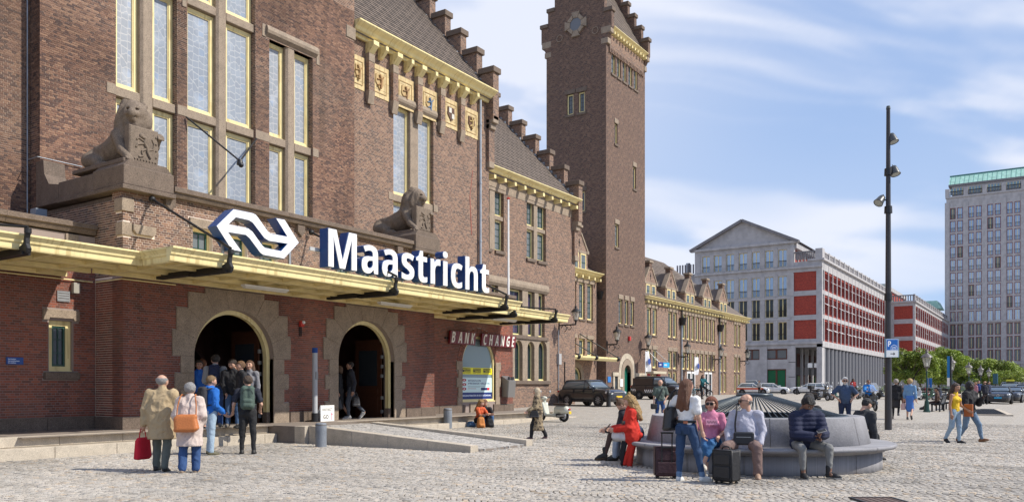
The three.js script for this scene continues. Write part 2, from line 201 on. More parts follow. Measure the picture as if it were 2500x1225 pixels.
{
const pv=struct('pavement',[bx(-8,33,-0.3,0.437,-1.3,1.06),bx(-8,33,-0.3,0.215,1.0,1.42),bx(15.92,18.8,-0.3,0.434,1.0,2.5)],mPave);
const R=rnd(5);const row=(y0,y1,z0,z1)=>{let x=-7.9;while(x<32.9){let L=Math.min(1.2 + R()*0.5,33 - x);if(x<15.9)L=Math.min(L,15.9 - x);else if(x<18.8){x=18.82;continue;}if(L>0.02)mesh('step_block',rb(x + 0.004,x + L - 0.004,y0,y1,z0,z1,0.012),mStoneStep,pv);x +=L;}};
row(0.225,0.445,0.72,1.1);row(-0.12,0.218,1.05,1.47);mesh('step_block',rb(15.9,16.36,-0.1,0.45,2.2,2.62,0.012),mStoneStep,pv);mesh('paving_slab',bx(15.93,18.8,0.43,0.443,1.1,2.5),mPave,pv);
mesh('step_block',rb(32.96,33.32,0.22,0.445,-1.0,1.1,0.012),mStoneStep,pv);mesh('step_block',rb(32.98,33.66,-0.05,0.18,-1.0,1.47,0.012),mStoneStep,pv);
for(let x=9;x<33;x +=1.05)for(let z=-1.2;z<0.7;z +=0.62)mesh('paving_slab',bx(x,x + 1.044,0.43,0.444,Math.max(z,x>12&&x<24.8?0.03:-1.25),z + 0.614),mPave,pv);
const rp=struct('ramp_path',ext([[2.45,0.43],[8.25,0.0],[8.25,-0.3],[2.45,-0.3]],-2.4,0).applyMatrix4(faceX(16.3)),mPave);
const stG=new THREE.BoxGeometry(1,1,1),ml=[];const RR=rnd(9),qt=new THREE.Quaternion();
for(let b=0;b<2;b++)for(let k=0;k<75;k++)for(let c=0;c<12;c++){const f=(c + 0.5)/ 12,x=16.36 + b*1.11 + f*1.11,z=2.5 + k*0.104 - 0.25*(1 -(2*f - 1)**2);if(z<2.5||z>8.25)continue;const sl=Math.atan(4*0.25*(2*f - 1)/ 1.26);qt.setFromEuler(new THREE.Euler(0.074 +(RR()- 0.5)*0.1,-sl,(RR()- 0.5)*0.1));const t=0.8 + 0.45*RR();ml.push([new THREE.Matrix4().compose(V(x,lerp(0.43,0.0,(z - 2.45)/ 5.8)- 0.02 + RR()*0.008,z),qt.clone(),V(0.1,0.06,0.09)),[0.39*t,0.365*t,0.335*t]]);}
const im=new THREE.InstancedMesh(stG,new THREE.MeshStandardMaterial({roughness:0.85}),ml.length),cc=new THREE.Color();ml.forEach((s,i)=>{im.setMatrixAt(i,s[0]);im.setColorAt(i,cc.setRGB(...s[1]));});im.name='cobbles';im.userData.kind='stuff';rp.add(im);
for(const[x,h0,h1]of[[16.2,0.47,0.12],[18.72,0.48,0.13]]){
const kb=new THREE.Group();kb.name=nm('ramp_kerb');kb.userData.kind='structure';scene.add(kb);
const zs=[2.63,3.1,4.3,5.6,6.95,8.3];for(let i=0;i<5;i++){const a=lerp(h0,h1,(zs[i]- 2.6)/ 5.7),b=lerp(h0,h1,(zs[i + 1]- 2.6)/ 5.7);mesh('kerb_block',ext([[zs[i]+ 0.004,-0.15],[zs[i + 1]- 0.004,-0.15],[zs[i + 1]- 0.004,b],[zs[i]+ 0.004,a]],-0.16,0.16,[],0.008).applyMatrix4(faceX(x)),mStoneStep,kb);}
}
}
// ---------- bricks: laid course by course round the openings; the nearest are parts, the rest one mass
const Hb=0.0625;
const scan=(poly,y)=>{let a=1e9,b=-1e9;for(let i=0;i<poly.length;i++){const p=poly[i],q=poly[(i + 1)% poly.length];if((p[1]- y)*(q[1]- y)<=0&&p[1]!==q[1]){const x=p[0]+(q[0]- p[0])*(y - p[1])/(q[1]- p[1]);a=Math.min(a,x);b=Math.max(b,x);}}return a<b?[a,b]:null;};
function layBricks(out,u0,u1,v0,v1,cut,mat4,pal,seed,face=0,bright=1){
const R=rnd(seed),n=Math.floor((v1 - v0)/ Hb + 0.001);
for(let r=0;r<n;r++){
const y=v0 + r*Hb,ex=[];for(const c of cut)for(const q of[0.006,0.031,0.056]){const s=scan(c,y + q);if(s)ex.push(s);}
ex.sort((a,b)=>a[0]- b[0]);let free=[],x=u0;for(const[a,b]of ex){if(a>x)free.push([x,a]);x=Math.max(x,b);}if(x<u1)free.push([x,u1]);
const L=r % 2?0.11:0.22,off=r % 2?0.055:r % 4?0.11:0;
for(const[a,b]of free)for(let k=Math.floor((a + off)/ L)*L - off;k<b;k +=L){
const s=Math.max(k,a),e=Math.min(k + L,b),r1=R(),r2=R(),r3=R();if(e - s<0.03)continue;
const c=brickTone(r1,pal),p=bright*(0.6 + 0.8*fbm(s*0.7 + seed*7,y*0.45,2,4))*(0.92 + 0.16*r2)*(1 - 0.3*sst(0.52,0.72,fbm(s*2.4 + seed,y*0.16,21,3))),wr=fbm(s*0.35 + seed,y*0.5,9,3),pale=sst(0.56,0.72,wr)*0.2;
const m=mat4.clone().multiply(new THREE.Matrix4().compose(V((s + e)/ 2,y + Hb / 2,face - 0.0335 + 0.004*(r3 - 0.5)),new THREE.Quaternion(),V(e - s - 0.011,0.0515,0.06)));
out.push({m,c:c.map((q,i)=>lerp(q*p*1.12,[0.30,0.22,0.17][i]*p,pale)),f:[mat4.elements[8],mat4.elements[10]]});
}
}
}
const brickG=new THREE.BoxGeometry(1,1,1);const mBrickI=new THREE.MeshStandardMaterial({roughness:0.86,bumpMap:rep(grainT,0.5),bumpScale:0.012});
function setBricks(list,wallPart,singles=300){
const off=wallPart.off||V(0,0,0),e=(s)=>s.m.elements;
for(const s of list){const p=project(e(s)[12],e(s)[13],e(s)[14]),toEye=Math.abs(s.f[0]*-e(s)[12]+ s.f[1]*(ZC - e(s)[14]))/ p[2];s.a=p[0]>0&&p[0]<2500&&p[1]>0&&p[1]<1225?Math.hypot(e(s)[0],e(s)[2])*toEye / p[2]**2:0;}
list.sort((a,b)=>b.a - a.a);const tones={};
list.slice(0,singles).forEach((s,i)=>{const k=s.c.map((v)=>Math.round(v*60)).join();const mt=tones[k]||(tones[k]=new THREE.MeshStandardMaterial({color:new THREE.Color().setRGB(...s.c),roughness:0.86,bumpMap:mBrickI.bumpMap,bumpScale:0.012}));const o=new THREE.Mesh(brickG,mt);o.name='brick' +(i?'_' + String(i).padStart(3,'0'):'');o.applyMatrix4(s.m);o.position.sub(off);o.castShadow=o.receiveShadow=true;wallPart.add(o);});
const rest=list.slice(singles),im=new THREE.InstancedMesh(brickG,mBrickI,rest.length),c=new THREE.Color(),m=new THREE.Matrix4();
rest.forEach((s,i)=>{m.copy(s.m);m.elements[12]-=off.x;m.elements[13]-=off.y;m.elements[14]-=off.z;im.setMatrixAt(i,m);im.setColorAt(i,c.setRGB(...s.c));});im.name='bricks';im.userData.kind='stuff';im.castShadow=im.receiveShadow=true;wallPart.add(im);
}
function windowAt(parent,u0,u1,v0,v1,w,o={}){
const{m4=null,fw=0.09,sash=mGreen,sw=0.045,cols=2,rows=4,pane=mGlassDark,deep=0.22,frame=mYellow,arch=0,rail=0,tilt=0}=o,P=(g)=>m4?g.applyMatrix4(m4):g;
const wn=sub('window',parent),z1=w - deep,z0=z1 - 0.1,gl=z1 - 0.06;
const outer=arch?archPts((u0 + u1)/ 2,(u1 - u0)/ 2,v0,arch):rect(u0,u1,v0,v1),inn=arch?archPts((u0 + u1)/ 2,(u1 - u0)/ 2 - fw,v0 + fw,arch):rect(u0 + fw,u1 - fw,v0 + fw,v1 - fw);
const fr=[ext(outer,z0,z1,[inn]),bx(u0 - 0.0,u1,v0 - 0.02,v0 + 0.03,z1,z1 + 0.06)];mesh('frame',fr.map(P),frame,wn);
const a=u0 + fw,b=u1 - fw,c=v0 + fw,d=v1 - fw,top=arch?arch +(u1 - u0)/ 2 - fw:d;
if(sash){
const s=arch?[ext(archPts((a + b)/ 2,(b - a)/ 2 - 0.001,c + 0.001,arch),gl - 0.01,gl + 0.035,[archPts((a + b)/ 2,(b - a)/ 2 - sw,c + sw,arch)])]:[ext(rect(a + 0.001,b - 0.001,c + 0.001,d - 0.001),gl - 0.01,gl + 0.035,[rect(a + sw,b - sw,c + sw,d - sw)])];
for(let i=1;i<cols;i++){const x=lerp(a,b,i / cols);s.push(bx(x - 0.012,x + 0.012,c + sw,top - sw,gl - 0.006,gl + 0.022));}
for(let j=1;j<rows;j++){const y=lerp(c,arch||d,j / rows),g=rail&&Math.abs(j / rows - rail)<0.5 / rows?0.035:0.011;s.push(bx(a + sw,b - sw,y - g,y + g,gl - 0.004,gl +(g>0.02?0.04:0.02)));}
mesh('sash',s.map(P),sash,wn);
}
const pa=arch?ext(archPts((a + b)/ 2,(b - a)/ 2 - 0.01,c + 0.01,arch),gl - 0.012,gl - 0.002):bx(a + 0.01,b - 0.01,c + 0.01,d - 0.01,gl - 0.012,gl - 0.002);
if(tilt)pa.translate(-(a + b)/ 2,0,-gl).rotateY(tilt).translate((a + b)/ 2,0,gl);mesh('pane',P(pa),pane,wn);return wn;
}
const lint=(parent,u0,u1,v0,v1,w,name='lintel',m4=null,mt=mStone)=>{const g=ext(rect(u0,u1,v0,v1),w - 0.25,w + 0.05,[],0.02);return mesh(name,m4?g.applyMatrix4(m4):g,mt,parent);};
const cornice=(name,x0,x1,z,y,s,mt,parent,h=0.42)=>mesh(name,profileX([[z,y - h],[z + 0.1*s,y - h],[z + 0.16*s,y - h*0.74],[z + 0.3*s,y - h*0.62],[z + 0.36*s,y - h*0.4],[z + 0.5*s,y - h*0.22],[z + 0.56*s,y - h*0.1],[z + 0.56*s,y],[z,y]],x0,x1),mt,parent);
const capital=(x0,x1,y0,y1,z0,z1)=>rb(x0,x1,y0,y1,z0,z1,0.02);
// ---------- the station hall: entrance block with two arches, low side blocks, tall window wall behind
const hall=world(thing('station_hall','brown brick station hall with two granite arches and tall leaded windows','station',[18.45,0,0]));
const A1={c:15.6,w:1.4,s:2.42},A2={c:21.15,w:1.4,s:2.48};
{
const HB=[],blocks=[];
const archStones=(A,yTop)=>{
const polys=[];const P=0.36;
const jamb=[[P,1.06,0.62],[1.06,1.5,0.42],[1.5,1.95,0.6],[1.95,A.s,0.42]];
for(const s of[-1,1])for(const[y0,y1,w]of jamb)polys.push(rect(...[A.c + s*A.w,A.c + s*(A.w + w)].sort((p,q)=>p - q),y0,y1));
const n=9,ro=(i)=>[2.02,1.98,2.06,2.06,2.2,2.06,2.06,1.98,2.02][i];
for(let i=0;i<n;i++){const a0=Math.PI*i / n,a1=Math.PI*(i + 1)/ n,inn=arcPts(A.c,A.s,A.w,a0,a1,4),R0=2.08,cl=(p)=>[p[0],Math.min(p[1],yTop)],p0=cl([A.c + R0*Math.cos(a0),A.s + R0*Math.sin(a0)]),p1=cl([A.c + R0*Math.cos(a1),A.s + R0*Math.sin(a1)]);const mid=(a0 + a1)/ 2;const out=Math.abs(mid - Math.PI / 2)<0.1?[p1,p0]:mid<Math.PI / 2?[p1,[p0[0],p1[1]],p0]:[p1,[p1[0],p0[1]],p0];polys.push([...inn,...out]);}
return polys;
};
const s1=archStones(A1,4.38),s2=archStones(A2,4.38);
const low=mesh('wall',ext(rect(12.109,24.891,0.3,4.45),-0.5,-0.009,[archPts(A1.c,A1.w,0.3001,A1.s).map((p,i)=>i<2?[p[0],0.31]:p),archPts(A2.c,A2.w,0.3001,A2.s).map((p,i)=>i<2?[p[0],0.31]:p)]),mMortarR,hall);
const I=new THREE.Matrix4(),plinth=(x0,x1)=>rect(x0,x1,0,0.78);
layBricks(HB,12.1,24.9,0.78,4.45,[...s1,...s2,archPts(A1.c,A1.w,0.3,A1.s),archPts(A2.c,A2.w,0.3,A2.s)],I,PR,11);
layBricks(HB,-1.3,0,0.78,4.45,[],faceX(12.1),PR,12);
mesh('wall',bx(12.11,12.5,0.3,4.45,-1.31,-0.5),mMortarR,hall);
const voussoir=(list)=>list.forEach((p)=>mesh('arch_stone',ext(p,-0.45,0.035,[],0.012),mStone,hall));voussoir(s1);voussoir(s2);
const pl=(x0,x1,z,n,m4)=>{for(let i=0;i<n;i++){const a=lerp(x0,x1,i / n)+ 0.004,b=lerp(x0,x1,(i + 1)/ n)- 0.004;let g=rb(a,b,0.3,0.775,z - 0.2,z + 0.045,0.015);mesh('plinth_stone',m4?g.applyMatrix4(m4):g,mStoneDark,hall);}};
pl(12.06,13.55,0,2);pl(17.65,19.1,0,2);pl(23.2,24.94,0,2);pl(-1.3,-0.05,0,1,faceX(12.1));
const LW=[9.95,11.0,1.98,3.5];
const swin=(x0,x1)=>rect(x0,x1,1.95,3.28);
const wx=onZ(118,780,-1.3)[0],wx2=onZ(176,780,-1.3)[0],wyB=onZ(118,906,-1.3)[1],wyT=onZ(118,781,-1.3)[1];
const bw0=onZ(1128,900,-1.3)[0],bw1=onZ(1209,900,-1.3)[0],bB=0.92,bC=(bw0 + bw1)/ 2,bS=2.55;
mesh('wall',ext(rect(0,12.1,0.3,5.56),-2.0,-1.309,[rect(wx,wx2,wyB,wyT)]),mMortarR,hall);mesh('wall',[ext(rect(24.9,32.391,0.3,5.56),-2.0,-1.309,[archPts(bC,(bw1 - bw0)/ 2,bB,bS)])],mMortarR,hall);
const bank=archPts(bC,(bw1 - bw0)/ 2 + 0.36,bS - 0.4,bS),bj=[];
for(const s of[-1,1])for(const[y0,y1,w]of[[0.36,1.1,0.36],[1.1,1.55,0.3],[1.55,1.95,0.42],[1.95,2.3,0.3],[2.3,2.68,0.42]]){const q=[bC + s*(bw1 - bw0)/ 2,bC + s*((bw1 - bw0)/ 2 + w)].sort((a,b)=>a - b);bj.push(rect(q[0],q[1],y0,y1));}
layBricks(HB,6,12.1,0.78,5.2,[rect(wx - 0.02,wx2 + 0.02,wyB,wyT),rect(wx - 0.16,wx2 + 0.16,wyT,wyT + 0.3),rect(wx - 0.14,wx2 + 0.14,wyB - 0.22,wyB)],new THREE.Matrix4().makeTranslation(0,0,-1.3),PR,13);
layBricks(HB,24.9,32.4,0.78,5.2,[bank,...bj,rect(bC - 0.9,bC + 0.9,0.3,bB),archPts(bC,(bw1 - bw0)/ 2,0.3,bS)],new THREE.Matrix4().makeTranslation(0,0,-1.3),PR,14);
layBricks(HB,1.3,4.0,0.78,5.2,[],faceX(32.4,1),PR,15);
mesh('wall',bx(31.7,32.39,0.3,5.56,-4.5,-2.0),mRed,hall);
pl(6,12.05,-1.3,5);pl(24.95,bC - 1.05,-1.3,2);pl(bC + 1.1,32.42,-1.3,2);mesh('plinth_stone',rb(bC - 0.72,bC + 0.72,0.36,bB - 0.1,-1.5,-1.24,0.02),mStone,hall);
bj.forEach((p)=>mesh('jamb_stone',ext(p,-1.55,-1.26,[],0.012),mStone,hall));
const ring=(bw1 - bw0)/ 2;for(let i=0;i<17;i++){const a0=Math.PI*i / 17 + 0.006,a1=Math.PI*(i + 1)/ 17 - 0.006;for(const[r0,r1]of[[ring + 0.002,ring + 0.2],[ring + 0.21,ring + 0.35]])mesh('arch_brick',ext([...arcPts(bC,bS,r0,a0,a1,2),...arcPts(bC,bS,r1,a1,a0,2)].filter((p)=>p[1]>2.5),-1.5,-1.288),mRed,hall);}
windowAt(hall,wx,wx2,wyB,wyT,-1.3,{fw:0.13,cols:2,rows:3,deep:0.12,sw:0.05});
mesh('sill',rb(wx - 0.14,wx2 + 0.14,wyB - 0.21,wyB - 0.02,-1.5,-1.18,0.02),mStoneDark,hall);mesh('lintel',ext([[wx - 0.16,wyT + 0.0],[wx - 0.02,wyT],[wx,wyT + 0.06],[wx2,wyT + 0.06],[wx2 + 0.02,wyT],[wx2 + 0.16,wyT],[wx2 + 0.16,wyT + 0.28],[wx - 0.16,wyT + 0.28]],-1.5,-1.24,[],0.01),mStone,hall);
windowAt(hall,bw0,bw1,bB,0,-1.3,{fw:0.1,arch:bS,sash:null,pane:M(0.22,0.30,0.33,{roughness:0.08}),deep:0.06});
const pw=bw1 - bw0 - 0.24,ad=(name,y0,y1,mt)=>mesh(name,sheet(pw,y1 - y0).translate(bC,(y0 + y1)/ 2,-1.408),mt,hall);
ad('yellow_poster',2.12,2.42,print(512,128,(x,w,h)=>{x.fillStyle='#f2e91c';x.fillRect(0,0,w,h);for(let i=0;i<3;i++){x.fillStyle='#1c1a12';x.fillRect(14 + i*174,12,130,76);x.fillStyle='#f2e91c';x.font='bold 30px sans-serif';x.fillText('WESTERN',18 + i*174,46,122);x.fillText('UNION',40 + i*174,78,100);x.fillStyle='#1c1a12';x.font='bold 20px sans-serif';x.fillText('MONEY TRANSFER',14 + i*174,116,130);}}));
ad('bank_poster',1.32,1.98,print(768,512,(x,w,h)=>{x.fillStyle='#cfe8ea';x.fillRect(0,0,w,h);[['€',90],['$',240],['£',390]].forEach(([s,y])=>{x.fillStyle='#a01a28';x.beginPath();x.arc(60,y,50,0,7);x.fill();x.fillStyle='#fff';x.font='bold 66px sans-serif';x.textAlign='center';x.fillText(s,60,y + 24);});x.textAlign='left';x.fillStyle='#152a63';x.font='bold 92px sans-serif';x.fillText('WISSELEN',150,140,330);x.fillText('VREEMDE VALUTA',150,235,560);x.fillStyle='#5c7a86';x.fillRect(150,285,540,10);x.fillRect(150,320,300,10);x.fillStyle='#a01a28';x.fillRect(150,375,210,12);x.fillStyle='#152a63';x.fillRect(480,350,165,90);x.fillStyle='#d22535';x.fillRect(645,350,60,90);}));
ad('blue_poster',1.02,1.32,print(768,192,(x,w,h)=>{x.fillStyle='#132f76';x.fillRect(0,0,w,h);x.fillStyle='#eef4ff';x.font='bold 62px sans-serif';x.fillText('GELDAUTOMATEN IN DE STATIONSHAL',20,112,728);}));
const up=[[470,518],[560,604],[633,676]].map(([a,b])=>[onZ(a,600,0)[0],onZ(b,600,0)[0]]);const upw=[...up,...[[36.9 - up[2][1],36.9 - up[2][0]],[36.9 - up[1][1],36.9 - up[1][0]],[36.9 - up[0][1],36.9 - up[0][0]]]];
const upCut=upw.map(([a,b])=>rect(a,b,4.5,6.02));
mesh('wall',[ext(rect(12.109,24.891,4.45,6.45),-0.5,-0.009,upCut.map((r)=>r.map((p)=>p))),bx(12.109,12.6,0.3,6.45,-4.2,-0.5),bx(24.4,24.891,0.3,6.45,-4.2,-0.5)],mMortarB,hall);
const lints=[[up[0][0]- 0.12,up[0][1]+ 0.1],[up[1][0]- 0.12,up[2][1]+ 0.12],[36.9 - up[2][1]- 0.12,36.9 - up[1][0]+ 0.12],[36.9 - up[0][1]- 0.1,36.9 - up[0][0]+ 0.12]];
layBricks(HB,12.1,24.9,4.45,6.45,[...upCut,...lints.map(([a,b])=>rect(a,b,6.02,6.3)),rect(12.35,13.0,5.55,5.82),rect(12.0,12.3,5.5,5.85),rect(12.0,12.35,6.2,6.5)],I,PB,21);
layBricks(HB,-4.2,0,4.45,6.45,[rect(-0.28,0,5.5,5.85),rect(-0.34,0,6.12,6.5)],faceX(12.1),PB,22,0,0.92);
layBricks(HB,0,4.2,4.45,6.45,[],faceX(24.9,1),PB,23);
upw.forEach(([a,b])=>windowAt(hall,a,b,4.5,6.02,0,{fw:0.07,cols:2,rows:3,deep:0.16,pane:mGlassMid}));
lints.forEach(([a,b])=>lint(hall,a,b,6.025,6.3,0));
mesh('corner_stone',rb(12.06,12.34,5.5,5.85,-0.28,0.03,0.015),mStone,hall);mesh('corner_stone',rb(12.06,12.4,6.13,6.47,-0.34,0.03,0.015),mStone,hall);mesh('bracket_stone',ext([[12.35,5.82],[13.0,5.82],[13.0,5.66],[12.92,5.56],[12.43,5.56],[12.35,5.66]],-0.1,0.09,[],0.01),mStone,hall);
const fr=mesh('frieze',[bx(12.105,24.895,6.45,6.74,-0.5,-0.07),bx(4,12.1,5.19,5.56,-1.8,-1.37),bx(24.9,32.395,5.19,5.56,-1.8,-1.37)],mBrown,hall);
for(let x=13.15;x<24.8;x +=0.145){if((Math.floor((x - 13.1)/ 2.4*100)% 100)<12)continue;mesh('dentil',ext([[0,0],[0.11,0],[0.055,-0.11]],0,0.2).applyMatrix4(new THREE.Matrix4().makeRotationX(Math.PI / 2)).translate(x,6.7,-0.07).translate(0,0,0),mBrown,fr);}
for(let x=6.6;x<11.9;x +=0.2)mesh('dentil',ext([[0,0],[0.15,0],[0.075,-0.1]],0,0.28).applyMatrix4(new THREE.Matrix4().makeRotationX(Math.PI / 2)).translate(x,5.51,-1.37),mBrown,fr);
for(const x of[9.2,11.3])mesh('frieze_stone',rb(x,x + 0.34,5.2,5.55,-1.5,-1.26,0.015),mStone,hall);
for(const x of[13.3,15.55,17.95,20.35,22.7])mesh('frieze_stone',ext([[x,6.72],[x + 0.3,6.72],[x + 0.3,6.5],[x + 0.15,6.36],[x,6.5]],-0.1,0.06,[],0.012),mStoneDark,hall);
const cope=(x0,x1,z,y,n)=>{for(let i=0;i<n;i++)mesh('coping_stone',profileX([[z - 0.5,y - 0.28],[z + 0.06,y - 0.28],[z + 0.1,y - 0.2],[z + 0.1,y - 0.16],[z + 0.16,y - 0.14],[z + 0.16,y - 0.02],[z + 0.12,y],[z - 0.5,y]],lerp(x0,x1,i / n)+ 0.004,lerp(x0,x1,(i + 1)/ n)- 0.004),mStoneDark,hall);};
cope(13.5,23.5,0,7.03,5);cope(3,12.08,-1.3,5.88,4);cope(24.92,32.45,-1.3,5.88,3);
mesh('flat_roof',[bx(12.2,24.8,6.4,6.6,-4.2,-0.3),bx(3,12.09,5.3,5.5,-4.6,-1.6),bx(24.91,32,5.3,5.5,-4.6,-1.6)],mStoneDark,hall);
for(const s of[0,1]){const X=(x)=>s?37.0 - x:x;mesh('pedestal',[rb(...[X(12.0),X(13.45)].sort((a,b)=>a - b),6.78,7.3,-1.25,0.2,0.03),ext([[X(12.03),7.3],[X(13.42),7.3],[X(13.25),7.48],[X(12.2),7.48]],-1.2,0.15)].map(clean),mStoneDark,hall);mesh('parapet_stone',[rb(...[X(12.0),X(12.75)].sort((a,b)=>a - b),6.72,7.25,-3.0,-1.25,0.03),rb(...[X(11.96),X(13.5)].sort((a,b)=>a - b),6.66,6.78,-3.0,0.23,0.02),ext([[-4.2,6.7],[-3,6.7],[-3,7.2],[-3.5,7.28],[-3.75,7.6],[-3.8,8.0],[-4.2,8.0]],-0.6,0).applyMatrix4(faceX(X(12.0 +(s?0.6:0))))],mStoneDark,hall);}
for(const A of[A1,A2]){mesh('arch_frame',ext([[A.c + A.w - 0.002,0.78],...arcPts(A.c,A.s,A.w - 0.002,0,Math.PI,24),[A.c - A.w + 0.002,0.78],[A.c - A.w + 0.125,0.78],...arcPts(A.c,A.s,A.w - 0.125,Math.PI,0,24),[A.c + A.w - 0.125,0.78]],-0.32,-0.16),mYellow,hall);mesh('frame_base',[bx(A.c - A.w,A.c - A.w + 0.14,0.36,0.779,-0.34,-0.14),bx(A.c + A.w - 0.14,A.c + A.w,0.36,0.779,-0.34,-0.14)],mStoneDark,hall);}
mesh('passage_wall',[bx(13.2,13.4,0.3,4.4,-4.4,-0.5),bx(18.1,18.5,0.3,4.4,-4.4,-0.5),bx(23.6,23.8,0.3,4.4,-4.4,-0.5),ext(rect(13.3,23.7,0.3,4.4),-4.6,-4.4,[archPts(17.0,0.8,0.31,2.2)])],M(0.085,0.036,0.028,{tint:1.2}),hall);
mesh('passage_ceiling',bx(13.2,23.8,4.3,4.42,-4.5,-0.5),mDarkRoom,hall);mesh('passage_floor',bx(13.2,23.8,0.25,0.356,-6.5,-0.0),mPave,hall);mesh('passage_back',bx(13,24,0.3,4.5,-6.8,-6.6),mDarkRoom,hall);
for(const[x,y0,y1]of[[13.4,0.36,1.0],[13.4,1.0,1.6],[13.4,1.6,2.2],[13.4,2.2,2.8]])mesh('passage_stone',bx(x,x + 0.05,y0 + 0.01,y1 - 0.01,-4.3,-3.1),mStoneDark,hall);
for(const[x,w,y0,y1]of[[15.35,0.5,0.36,1.1],[15.45,0.4,1.1,1.6],[15.3,0.55,1.6,2.1],[16.0,0.2,2.4,2.9],[17.8,0.5,0.36,1.0],[17.8,0.4,1.0,1.6],[17.8,0.5,1.6,2.3]])mesh('passage_stone',bx(x,x + w,y0 + 0.01,y1 - 0.01,-4.42,-4.34),mStone,hall);
for(const A of[A1,A2]){const d=sub('door',hall),x=A.c + A.w - 0.2;mesh('door_leaf',[bx(x,x + 0.05,0.38,3.3,-1.75,-0.45),bx(x - 0.02,x,0.5,1.2,-1.6,-0.6),bx(x - 0.02,x,1.3,1.5,-1.6,-0.6)],mWood,d);mesh('door_glass',bx(x - 0.01,x - 0.001,1.6,2.9,-1.55,-0.65),mGlassDark,d);mesh('hinge',[0.6,1.1,1.9,2.25,2.6].map((y)=>bx(x - 0.03,x + 0.08,y,y + 0.12,-0.449,-0.4)),mSteel,d);}
mesh('notice_board',rb(13.95,14.5,1.7,2.75,-4.3,-4.2,0.01),M(0.012,0.03,0.16),hall);
mesh('phone_poster',[bx(20.2,21.8,0.45,3.1,-3.6,-3.5)],mBlack,hall);
mesh('poster_print',sheet(1.5,2.5).translate(21.0,1.8,-3.49),print(384,640,(x,w,h)=>{x.fillStyle='#0a0c0c';x.fillRect(0,0,w,h);x.fillStyle='#9fb0ac';x.font='58px sans-serif';x.fillText('Beter',24,150);x.fillText('netwerk',24,215);x.fillStyle='#c8e8cc';x.fillText('hiere',60,280);x.font='bold 40px sans-serif';x.fillStyle='#9fb0ac';x.fillText('kpn',290,70);x.strokeStyle='#9fb0ac';x.lineWidth=3;x.beginPath();x.arc(258,56,20,0,6.3);x.stroke();x.fillStyle='#127a1c';x.fillRect(230,480,150,150);x.fillStyle='#2f6f8f';x.fillRect(180,330,50,150);}),hall);
mesh('ticket_machine',rb(14.2,14.9,0.36,1.85,-4.15,-3.6,0.03),M(0.3,0.3,0.28),hall);
setBricks(HB,low);
}
